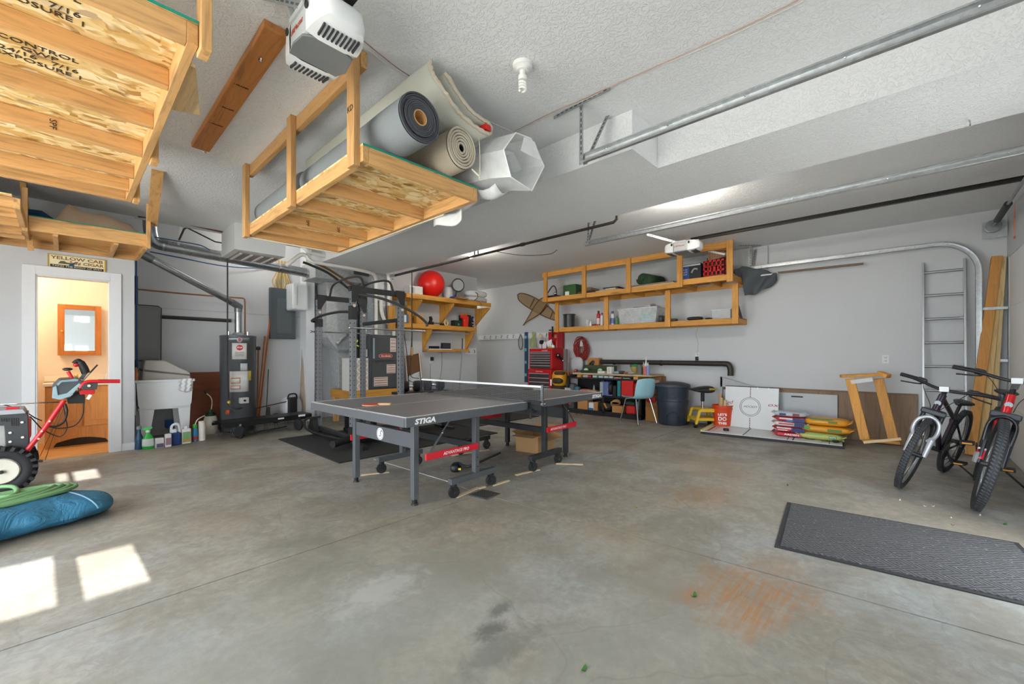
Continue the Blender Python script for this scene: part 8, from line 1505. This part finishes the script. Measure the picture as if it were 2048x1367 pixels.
# ================================================================ bicycles
def bicycle(label, front, h, lean, steer, R, wb, tw, frame_m, fork_m, bar_w, bar_z, seat_z, kids, grip=.13):
    front = Vector(front); h = Vector((h[0], h[1], 0)).normalized(); l = Vector((h.y, -h.x, 0)); cl, sl = math.cos(lean), math.sin(lean)
    r = thing('bicycle', label, 'bicycle', front)
    def P(s, a, z): return front + h * s + l * (a * cl + z * sl) + Vector((0, 0, z * cl - a * sl))
    hb, ht = Vector((.11, 0, R + .40)), Vector((.175, 0, R + .40 + .14)); axd = (ht - hb).normalized()
    RS = Matrix.Rotation(steer, 3, axd)
    def Q(s, a, z): v = RS @ (Vector((s, a, z)) - hb) + hb; return P(v.x, v.y, v.z)   # steered parts
    def wheel(c, fn, nm):
        def W(rad, t, a=0): return fn(c + math.cos(t) * rad, a, R + math.sin(t) * rad)
        n = 40; m = MB(); m.mat(pm('#26282b', .75, 0, .25, 50, .5, 120)); m.tube([W(R - tw / 2, 2 * PI * k / n) for k in range(n)], tw / 2, 12, closed=True)
        tr = pm('#3a3d41', .8, 0, .1); m.mat(tr)
        for k in range(84):
            t = 2 * PI * k / 84
            for a0, a1 in ((-.36, -.06), (.06, .36)): m.bar(W(R - .003, t + (.02 if a0 > 0 else 0), a0 * tw), W(R - .002, t + .035 + (.02 if a0 > 0 else 0), a1 * tw), .009, .004, W(1, t) - W(0, t))
        w_ = part(m, 'tyre', r); m = MB(); m.tube([W(R - tw - .006, 2 * PI * k / n) for k in range(n)], .011, 8, closed=True); part(m, 'rim', w_, pm('#8f9295', .35, .7))
        m = MB()
        for k in range(28): t = 2 * PI * k / 28; m.tube([W(.022, t + (.5 if k % 2 else -.5), .028 * (-1) ** k), W(R - tw - .012, t)], .0011, 4)
        part(m, 'spokes', w_, chrome()); part(MB().cyl(fn(c, -.05, R), fn(c, .05, R), .02, n=14), 'hub', w_, pm('#3a3c3e', .4, .6)); return w_
    wheel(0, Q, 'front'); wheel(wb, P, 'rear')
    # fork
    for a in (-.062, .062):
        part(MB().tube([Q(0, a, R), Q(.045, a, R + .17)], [.017, .023], 12), 'fork_lower', r, fork_m); part(MB().tube([Q(.045, a, R + .17), Q(.105, a, R + .385)], .016, 12), 'fork_stanchion', r, pm('#2b2c30', .3, .3))
    if kids:
        m = MB(); m.tube(bez(Q(.04, -.04, R + .13), Q(.03, -.078, R + .20), Q(.04, -.068, R + .30), Q(.055, 0, R + .345), Q(.04, .068, R + .30), Q(.03, .078, R + .20), Q(.04, .04, R + .13), n=6), .016, 10); part(m, 'fork_arch', r, fork_m)
    else:
        part(MB().tube(bez(Q(.04, -.07, R + .14), Q(.05, -.07, R + .31), Q(.055, -.03, R + .40 - .03), Q(.055, .03, R + .37), Q(.05, .07, R + .31), Q(.04, .07, R + .14), n=6), .013, 10), 'fork_arch', r, fork_m)
    part(MB().add([Q(s, a, z) for z in (R + .365, R + .41) for s, a in ((.06, -.085), (.14, -.07), (.14, .07), (.06, .085))], [(0, 3, 2, 1), (4, 5, 6, 7), (0, 1, 5, 4), (1, 2, 6, 5), (2, 3, 7, 6), (3, 0, 4, 7)]), 'fork_crown', r, pm('#33363c', .3, .4), bevel=.01)
    part(MB().tube([P(*hb), P(*ht)], .026, 16), 'head_tube', r, frame_m); hm = (hb + ht) / 2
    part(MB().cyl(P(hm.x - .024, 0, hm.z - .0), P(hm.x - .032, 0, hm.z), .022, n=16), 'head_badge', r, pm('#7d8488', .35, .5))
    BB = Vector((wb * .60, 0, R - .04)); ST = Vector((wb * .70, 0, R + .30)); SD = Vector((wb * .735, 0, seat_z))
    for a, b, rad, nm in ((hb + Vector((.02, 0, .02)), BB, .021, 'down_tube'), (ht + Vector((.0, 0, -.02)), ST + Vector((0, 0, -.03)), .018, 'top_tube'), (BB, ST, .017, 'seat_tube')): part(MB().tube([P(*a), P(*b)], rad, 12), nm, r, frame_m)
    part(MB().tube([P(*ST), P(*SD)], .013, 10), 'seat_post', r, BLK)
    for a in (-.05, .05): part(MB().tube([P(BB.x, a * .5, BB.z), P(wb, a, R)], .010, 8), 'chain_stay', r, frame_m); part(MB().tube([P(ST.x, a * .4, ST.z - .04), P(wb, a, R)], .009, 8), 'seat_stay', r, frame_m)
    m = MB(); secs = []
    for s, w_, z0 in ((-.12, .02, .01), (-.08, .028, .02), (0, .05, .02), (.08, .085, .022), (.13, .08, .018), (.15, .04, .01)):
        for k in range(10): t = 2 * PI * k / 10; secs.append(P(SD.x + s, math.cos(t) * w_, SD.z + .025 + math.sin(t) * z0 * 1.3))
    m.add(secs, [(i * 10 + k, i * 10 + (k + 1) % 10, (i + 1) * 10 + (k + 1) % 10, (i + 1) * 10 + k) for i in range(5) for k in range(10)] + [tuple(range(10)), tuple(range(50, 60))], True); part(m, 'saddle', r, pm('#222326', .5), subsurf=1)
    # drive
    m = MB(); m.cyl(P(BB.x, .045, BB.z), P(BB.x, .05, BB.z), .085, n=30); part(m, 'chainring', r, pm('#3f4042', .35, .6)); part(MB().cyl(P(BB.x, -.05, BB.z), P(BB.x, .05, BB.z), .022, n=14), 'bottom_bracket', r, BLK)
    for s in (-1, 1):
        c0 = P(BB.x, s * .06, BB.z); c1 = P(BB.x + s * .12, s * .085, BB.z - s * .10); part(MB().bar(c0, c1, .014, .026), 'crank_arm', r, pm('#4a4c4f', .35, .6)); q = c1 + l * s * .055; part(MB().cbox(q, (.10, .09, .028), math.atan2(h.y, h.x)), 'pedal', r, BLK, bevel=.006); part(MB().cbox(q - h * .051, (.003, .06, .012), math.atan2(h.y, h.x)), 'amber_reflector', r, pm('#e59a1f', .3))
    m = MB(); m.tube([P(BB.x, .048, BB.z + .085), P(wb, .04, R + .035)], .004, 5); m.tube([P(BB.x, .048, BB.z - .085), P(wb + .02, .04, R - .14), P(wb, .04, R - .06)], .004, 5); part(m, 'chain', r, pm('#4a4540', .5, .5)); part(MB().bar(P(wb + .01, .05, R - .04), P(wb + .02, .05, R - .16), .03, .012), 'derailleur', r, BLK); part(MB().lathe([(.03, 0), (.045, .004), (.02, .03), (0, .03)], P(wb, .03, R), 20, P(0, 1, 0) - P(0, 0, 0)), 'cassette', r, pm('#55585b', .4, .6))
    # stand leg on the lean side
    g = P(BB.x + .09, .03, BB.z - .03); g2 = g + h * .03 + l * .24; g2.z = .004; part(MB().tube([g, g2], .008, 8).tube([g2, g2 + l * .03 + Vector((0, 0, .002))], .008, 8), 'kickstand', r, BLK)
    # cockpit
    s0 = ht + axd * .02; sb = Vector((s0.x - .02, 0, bar_z)); part(MB().tube([Q(*ht), Q(s0.x + axd.x * .05, 0, s0.z + .05)], .018, 12), 'steerer', r, BLK); part(MB().bar(Q(s0.x + .02, 0, s0.z + .04), Q(sb.x - .035, 0, sb.z), .045, .04), 'stem', r, pm('#9a9ea3', .3, .7), bevel=.006)
    w2 = bar_w / 2; pts = [Q(sb.x + .04, -w2, sb.z + .03), Q(sb.x + .0, -w2 * .55, sb.z + .02), Q(sb.x - .035, -.06, sb.z), Q(sb.x - .035, .06, sb.z), Q(sb.x + .0, w2 * .55, sb.z + .02), Q(sb.x + .04, w2, sb.z + .03)]
    part(MB().tube(bez(*pts, n=6), .0125, 10), 'handlebar', r, pm('#232427', .4, .3))
    for s in (-1, 1):
        e0 = Q(sb.x + .04, s * w2, sb.z + .03); e1 = Q(sb.x + .03, s * (w2 - grip), sb.z + .027); part(MB().cyl(e0, e1, .0175, n=14), 'grip', r, pm('#1d1e20', .8)); e2 = Q(sb.x + .02, s * (w2 - grip - .04), sb.z + .024)
        part(MB().cyl(e1, e2, .024, n=14).sphere(e2, .024, 12), 'shifter', r, pm('#292c31', .35)); lv = [e2 - Vector((0, 0, .01)), Q(sb.x - .035, s * (w2 - grip - .02), sb.z - .005), Q(sb.x - .04, s * (w2 - .03), sb.z - .02)]; part(MB().tube(bez(*lv, n=5), [.009] * 5 + [.006] * 6, 8), 'brake_lever', r, pm('#2a2b2e', .35, .4))
        part(MB().tube(bez(e2, Q(sb.x - .07, s * .12, sb.z - .03), Q(sb.x - .06, s * .05, sb.z - .14), Q(.07, s * .03, R + .42), n=6), .0028, 5), 'brake_cable', r, BLK)
    part(MB().box(*(lambda q: (q - Vector((.004, .03, .022)), q + Vector((.004, .03, .022))))(Q(sb.x - .06, 0, sb.z + .005))), 'front_reflector', r, pm('#dfe3e6', .2), bevel=.003)
    return r, P, Q
PURP = pm('#2a2230', .3, .2)
fp = PZ(1806, 976); rp = PZ(1890, 941)
b1, P1_, Q1_ = bicycle('smaller black and purple bicycle with silver fork, left of the red one', fp, rp - fp, .25, -.10, .335, 1.08, .052, PURP, pm('#b9bdc4', .3, .5), .64, .93, .74, True)
fp = PZ(1951, 1018); hh_ = Vector((1.0, -.085, 0))
b2, P2_, Q2_ = bicycle('larger bicycle with red head tube and wide tyre at the right edge', fp, hh_, .205, -.02, .365, 1.12, .062, pm('#c01a22', .25, .1), pm('#23262b', .25, .3), .70, 1.02, .86, False)
for a in (-.062,): part(MB().tube([Q2_(.012, a, .39), Q2_(.03, a, .46)], .0235, 12), 'red_decal', b2, pm('#cf2030', .3)); part(MB().tube([Q2_(.03, a, .46), Q2_(.033, a, .475)], .024, 12), 'white_ring', b2, pm('#cfd4da', .3)); part(MB().bar(Q2_(-.01, a - .02, .36), Q2_(.0, a - .02, .44), .02, .02), 'brake_caliper', b2, pm('#a9adb2', .3, .6))

# ================================================================ ribbed entrance mat
A0, B0 = PZ(1592, 1008), PZ(1549, 1094); C0 = PZ(2048, 1211); dl = (C0 - B0).normalized(); wd = (A0 - B0); wd = wd - dl * wd.dot(dl)
mb_ = NB('ribbed_mat'); g = mb_.obj(); sp = mb_.n('ShaderNodeSeparateXYZ', i={0: g})
cell = mb_.math('GREATER_THAN', mb_.math('FRACT', mb_.math('ADD', mb_.math('MULTIPLY', sp.outputs[0], 6.5), mb_.math('MULTIPLY', mb_.math('FLOOR', mb_.math('MULTIPLY', sp.outputs[1], 7)), .5))), .5)
d1 = mb_.math('SINE', mb_.math('MULTIPLY', mb_.math('ADD', sp.outputs[0], sp.outputs[1]), 200)); d2 = mb_.math('SINE', mb_.math('MULTIPLY', mb_.math('SUBTRACT', sp.outputs[0], sp.outputs[1]), 200))
hgt = mb_.math('ADD', mb_.math('MULTIPLY', d1, cell), mb_.math('MULTIPLY', d2, mb_.math('SUBTRACT', 1.0, cell)))
spk = mb_.ramp(mb_.noise(g, 55, 2, .8), [(.66, (0, 0, 0)), (.69, (.7, .7, .7))])
cc = mb_.mix(mb_.math('MULTIPLY_ADD', hgt, .3, .4), lin('#3a3a3c'), lin('#68686b')); mb_.set(mb_.mix(spk, cc, lin('#a29e95')), .95); mb_.bump(hgt, .8, .004)
r = thing('door_mat', 'dark grey ribbed entrance mat on the floor at the right edge', 'mat', B0); LM = 2.0
def mq(m, a0, a1, b0, b1, z): m.add([B0 + dl * a + wd * b + Vector((0, 0, z_)) for z_ in (0, z) for a, b in ((a0, b0), (a1, b0), (a1, b1), (a0, b1))], [(0, 3, 2, 1), (4, 5, 6, 7), (0, 1, 5, 4), (1, 2, 6, 5), (2, 3, 7, 6), (3, 0, 4, 7)]); return m
LM = min(LM, (B0.y - YF) / abs(dl.y) - .25)
part(mq(MB(), 0, LM, 0, 1, .007), 'rubber_border', r, pm('#2f2f31', .85, 0, .15)); part(mq(MB(), .03, LM - .03, .03, .97, .012), 'ribbed_field', r, mb_.m)
# fallen leaves and bits
def leaf(px_, py_, s, an, label, col='#3f6b2c'):
    p = PZ(px_, py_, .001); m = MB(); n = 10; M = Matrix.Rotation(an, 3, 'Z'); m.add([p + M @ Vector((s * math.cos(2 * PI * k / n), s * .45 * math.sin(2 * PI * k / n), .004 + .006 * math.cos(4 * PI * k / n))) for k in range(n)], [tuple(range(n))]); one(m, 'fallen_leaf', label, 'leaf', pm(col, .6), solid=.001)
leaf(1390, 1190, .022, .4, 'green leaf lying on the rust-stained concrete'); leaf(1272, 1014, .014, 1.2, 'tiny yellow-green leaf far from the rust stain, toward the table', '#8a9a4a'); leaf(1168, 1338, .02, .2, 'green leaf at the bottom edge of the floor'); leaf(2010, 1048, .022, -.3, 'green leaf beside the front wheel of the red bicycle'); leaf(1575, 970, .016, .2, 'small green leaf by the top of the entrance mat'); leaf(1650, 1055, .018, .9, 'small leaf on the entrance mat', '#6f8a4f'); leaf(1385, 1192, .01, 2, 'broken leaf tip touching the leaf on the rust stain')
for k, (a, c) in enumerate(((1800, 1000), (1850, 1012), (1866, 1012), (1902, 1036), (1905, 1050), (1980, 988), (1960, 1030))): leaf(a, c, .012, k, 'dry pale petal on the concrete near the bicycle wheels', '#d9d6cc') if k == 0 else leaf(a, c, .011, k, ['', 'pale petal between the two front wheels, upper', 'pale petal between the two front wheels, lower', 'pale petal left of the larger tyre', 'brown seed left of the larger tyre base', 'pale petal right of the larger tyre', 'pale petal touching the larger tyre base'][k], '#d2cfc6' if k != 4 else '#6b5a40')

# ================================================================ snow blower at the left edge
UPv = Vector((0, 0, 1)); sT = Vector(ray(90, 710)).normalized(); sR = Vector((sT.y, -sT.x, 0)); W0 = PD(3, 989, 3.6)
def SP(px_, py_, dt=0.0):
    d = Vector(ray(px_, py_)); O = Vector((0, 0, HC)); q = (W0 + sT * dt - O).dot(sT) / d.dot(sT); return O + d * q
r = thing('snow_blower', 'red and black walk-behind snow blower at the left edge by the doorway', 'snow blower', Vector((-.37, 5.65, 0))); SRd = pm('#d01822', .3, 0, .05)
w0 = W0.copy(); w0.z = 0
for dt, nm in ((0, 'near'), (.50, 'far')):
    c = w0 + sT * dt + UPv * .205; Rw = .205; m = MB(); m.mat(pm('#232426', .8, 0, .2)); m.tube([c + sR * math.cos(t) * (Rw - .055) + UPv * math.sin(t) * (Rw - .055) for t in [2 * PI * k / 36 for k in range(36)]], .05, 12, closed=True)
    for k in range(22):
        for s in (-1, 1): t = 2 * PI * (k + .5 * (s > 0)) / 22; o = c + (sR * math.cos(t) + UPv * math.sin(t)) * (Rw - .012); m.bar(o - sT * .002 * s, o + sT * .058 * s + (sR * -math.sin(t) + UPv * math.cos(t)) * .018, .024, .034, sR * math.cos(t) + UPv * math.sin(t))
    w_ = part(m, 'tyre', r); part(MB().lathe([(0, .01), (.03, .02), (.09, .035), (.10, .0), (.11, -.03), (.11, .03), (.1, .045), (.085, .045), (.03, .03), (.0, .03)], c, 30, -sT), 'rim', w_, pm('#cfcabb', .4)); part(MB().cyl(c - sT * .06, c + sT * .0, .016, n=12), 'axle_bolt', w_, chrome())
def plate(name, pts, d0, d1, mt, bev=.004, par=None):
    m = MB(); n = len(pts); P_ = [SP(a, b, d0) for a, b in pts]; P_ += [p + sT * (d1 - d0) for p in P_]; m.add(P_, [tuple(range(n)), tuple(range(n, 2 * n))[::-1]] + [(k, (k + 1) % n, n + (k + 1) % n, n + k) for k in range(n)]); return part(m, name, par or r, mt, bevel=bev)
EB = pm('#34373a', .5, 0, .06)
eg = plate('engine_shroud', [(-30, 832), (50, 824), (56, 830), (58, 895), (30, 908), (12, 900), (8, 850), (-30, 850)], .05, .42, EB)
for k in range(8): plate('vent_slot', [(2 + k * 5 if k < 4 else 22 + (k - 4) * 4.4, 835), (3.6 + k * 5 if k < 4 else 24 + (k - 4) * 4.4, 835), (3.6 + k * 5 if k < 4 else 24 + (k - 4) * 4.4, 843 + 8 * (k > 3)), (2 + k * 5 if k < 4 else 22 + (k - 4) * 4.4, 843 + 8 * (k > 3))], .045, .055, BLK, 0, eg)
for a, b in ((44, 844), (20, 865), (45, 874), (20, 883)): part(MB().cyl(SP(a, b, .052), SP(a, b, .04), .010, n=12), 'cover_bolt', r, pm('#d9d6cc', .4))
plate('engine_block', [(-30, 850), (10, 850), (12, 900), (-30, 905)], .12, .40, pm('#a9a8a4', .5, .4)); plate('fuel_tank_top', [(-30, 822), (46, 818), (52, 826), (-30, 832)], .03, .44, pm('#9ea2a6', .4)); plate('red_filler', [(12, 814), (38, 814), (38, 820), (8, 820)], .1, .2, SRd)
plate('red_fender', [(56, 836), (62, 838), (62, 872), (55, 886), (54, 846)], .1, .3, SRd); plate('lower_chassis', [(-30, 900), (56, 892), (60, 920), (30, 930), (-30, 930)], .12, .45, pm('#26272a', .6)); part(MB().bar(SP(60, 922, .25), SP(86, 921, .25), .04, .02), 'hitch_bar', r, pm('#7a7468', .5, .4)); part(MB().tube(bez(SP(56, 820, .1), SP(56, 826, .1), SP(54, 840, .08), n=4), .006, 6), 'wire_guard', r, chrome())
for d in (.02, .42):
    part(MB().tube([SP(48, 908, d), SP(88, 858, d), SP(128, 800, d)], .019, 12), 'handle_tube', r, SRd)
    for a, b in ((77, 877), (83, 862), (99, 842)): part(MB().cyl(SP(a, b, d - .018), SP(a, b, d - .026), .008, n=10), 'tube_bolt', r, pm('#d8c9b4', .4))
plate('console_body', [(105, 773), (120, 758), (158, 756), (167, 762), (160, 775), (140, 796), (105, 798)], .0, .42, pm('#3f484d', .45), .01); plate('console_trim', [(104, 796), (106, 774), (113, 771), (116, 790), (134, 786), (158, 766), (162, 768), (142, 792), (120, 799)], -.012, .0, pm('#8fa7b0', .35), .003); plate('console_edge', [(114, 768), (122, 760), (150, 757), (158, 758), (156, 762), (124, 764), (116, 772)], -.01, .0, pm('#7f949c', .35), .003)
plate('lower_box', [(134, 796), (150, 786), (170, 786), (170, 806), (136, 807)], .06, .36, BLK); [part(MB().cyl(SP(a, b, -.012), SP(a, b, -.02), .010, n=12), 'console_screw', r, pm('#9a9888', .4, .4)) for a, b in ((153, 778), (143, 788))]
for d in (.0, .42): part(MB().tube(bez(SP(160, 776, d), SP(166, 768, d), SP(176, 763, d), SP(196, 762, d), SP(240, 762, d), n=6), .0165, 12), 'upper_handle', r, SRd); part(MB().cyl(SP(196, 762, d), SP(240, 762, d), .019, n=14), 'red_grip', r, pm('#b80f1d', .5)); plate('grip_bracket', [(162, 774), (172, 766), (196, 765), (194, 778), (166, 779)], d - .03, d + .02, pm('#3a3c3e', .5)); part(MB().cyl(SP(178, 771, d - .03), SP(178, 771, d - .04), .012, n=12), 'bracket_bolt', r, pm('#cfc9b4', .4))
plate('red_gear_box', [(158, 782), (166, 778), (190, 779), (189, 787), (160, 789)], .02, .3, SRd)
for d in (.03, .36): part(MB().bar(SP(160, 768, d), SP(194, 730, d), .008, .03, sT), 'drive_lever', r, pm('#6b7478', .35, .5)); part(MB().bar(SP(180, 745, d), SP(195, 729, d), .012, .034, sT), 'lever_sleeve', r, BLK)
part(MB().tube(bez(SP(172, 746, .2), SP(166, 732, .2), SP(160, 724, .2), SP(154, 722, .2), SP(148, 727, .2), n=6), [.032] * 6 + [.03] * 6 + [.026] * 6 + [.02] * 7, 12), 'joystick_handle', r, BLK); part(MB().sphere(SP(152, 729, .2), .022, 12), 'red_trigger', r, SRd); part(MB().bar(SP(172, 744, .2), SP(162, 758, .2), .02, .03), 'joystick_arm', r, pm('#5f686c', .4))
part(MB().tube([SP(144, 756, .1), SP(136, 742, .1)], .014, 10), 'red_stick', r, SRd); part(MB().lathe([(0, -.01), (.02, -.008), (.034, 0), (.034, .01), (.02, .018), (0, .02)], SP(135, 739, .1), 18), 'black_knob', r, BLK)
part(MB().tube([SP(-30, 809, .2), SP(120, 804, .2)], .006, 8), 'crank_rod', r, chrome())
for k, pts in enumerate(([(130, 807), (134, 822), (128, 842), (112, 852), (94, 852)], [(126, 808), (130, 830), (134, 855), (122, 872), (104, 868), (85, 858)], [(168, 806), (165, 830), (150, 850), (120, 856), (98, 853)], [(56, 826), (70, 835), (84, 841)], [(-10, 805), (20, 812), (40, 820)], [(60, 832), (72, 845), (84, 858)])): part(MB().tube(bez(*[SP(a, b, .1 + .03 * k) for a, b in pts], n=5), .005 if k else .010, 6), 'control_cable', r, BLK)
for pts in ([(124, 812), (104, 860), (80, 912)], [(128, 812), (110, 862), (90, 920)]): part(MB().tube([SP(a, b, .2) for a, b in pts], .0022, 5), 'thin_rod', r, pm('#55504a', .5, .5))
part(MB().add([SP(178, 788, .0), SP(184, 790, .0), SP(178, 799, 0), SP(172, 797, 0)], [(0, 1, 2, 3)]), 'paper_tag', r, WH, solid=.001)

# ================================================================ rolled blue tarp with green hose on it
ax0, ax1 = Vector((.20, 4.62, 0)), Vector((-.98, 4.18, 0)); da = (ax1 - ax0).normalized(); na = Vector((-da.y, da.x, 0)); rn = random.Random(4)
def tarp(u, v):
    t = 2 * PI * v; e = min(1, (u * 9) ** .33) if u < .11 else 1; k = 1 + .05 * math.sin(11 * u + 2 * t) + .04 * math.sin(23 * u - 3 * t) + .03 * math.sin(37 * u + t)
    c = ax0 - na * (-.06) + (ax1 - ax0) * u + UPv * (.088 + .025 * u) ; a, b = math.cos(t), math.sin(t)
    q = c + na * a * (.255 + .05 * u) * e * k + UPv * b * (.088 + .028 * u) * (e if b > 0 else 1) * (k if b > 0 else 1); q.z = max(q.z, .004); return q
bl = NB('blue_tarp'); f = bl.noise(bl.obj(), 4, 4); bl.set(bl.mix(f, lin('#1d5676'), lin('#2f7596')), .6); bl.bump(bl.noise(bl.obj((1, 1, 1)), 6, 4, .6, 1.4), .7, .04)
r = thing('rolled_cover', 'rolled blue fabric cover lying on the floor at the left edge', 'tarp', (-.3, 4.4, 0)); m = MB(); m.grid(tarp, 60, 26); m.add([tarp(0, k / 26) for k in range(26)], [tuple(range(26))], True); part(m, 'rolled_body', r, bl.m)
part(MB().tube([tarp(.13 + .03 * math.sin(PI * v_ * 2), v_) + UPv * .003 for v_ in [k / 24 * .5 for k in range(25)]], .005, 6), 'light_piping', r, pm('#6f93a4', .6)); 
r = thing('garden_hose', 'pale green garden hose coiled on top of the rolled blue cover', 'hose', (-.4, 4.4, .2)); GH = pm('#6f9a6a', .45, 0, .1); pts = []
hc = PZ(-75, 978, .21)
for k in range(0, 5):
    a_ = .34 + .04 * k; b_ = .06 + .018 * k; m = MB(); z_ = .205 - .010 * k
    P_ = [ax0 + da * (.70 - math.cos(t) * (a_ + .08)) + na * (-.05 + math.sin(t) * b_ * 1.4 - .05 * math.cos(t)) + UPv * (.222 - .004 * k + .008 * math.sin(2 * t + k)) for t in [2 * PI * q / 30 for q in range(30)]]
    part(m.tube(P_, .0135, 10, closed=True), 'hose_loop', r, GH)
part(MB().tube(bez(PZ(-30, 976, .235), PZ(20, 972, .235), PZ(34, 980, .235), PZ(24, 990, .235), PZ(-20, 996, .235), n=8), .0135, 10), 'hose_end', r, GH)
# ================================================================ outside: unseen wall added to block sun at the person doorway
m = MB(); m.box((1.3, -7.2, -.15), (14, -7.0, 4.6)); one(m, 'sun_blocking_wall', 'unseen pale wall added outside to keep sun off the floor', 'wall', pm('#cfd0cc', .7))
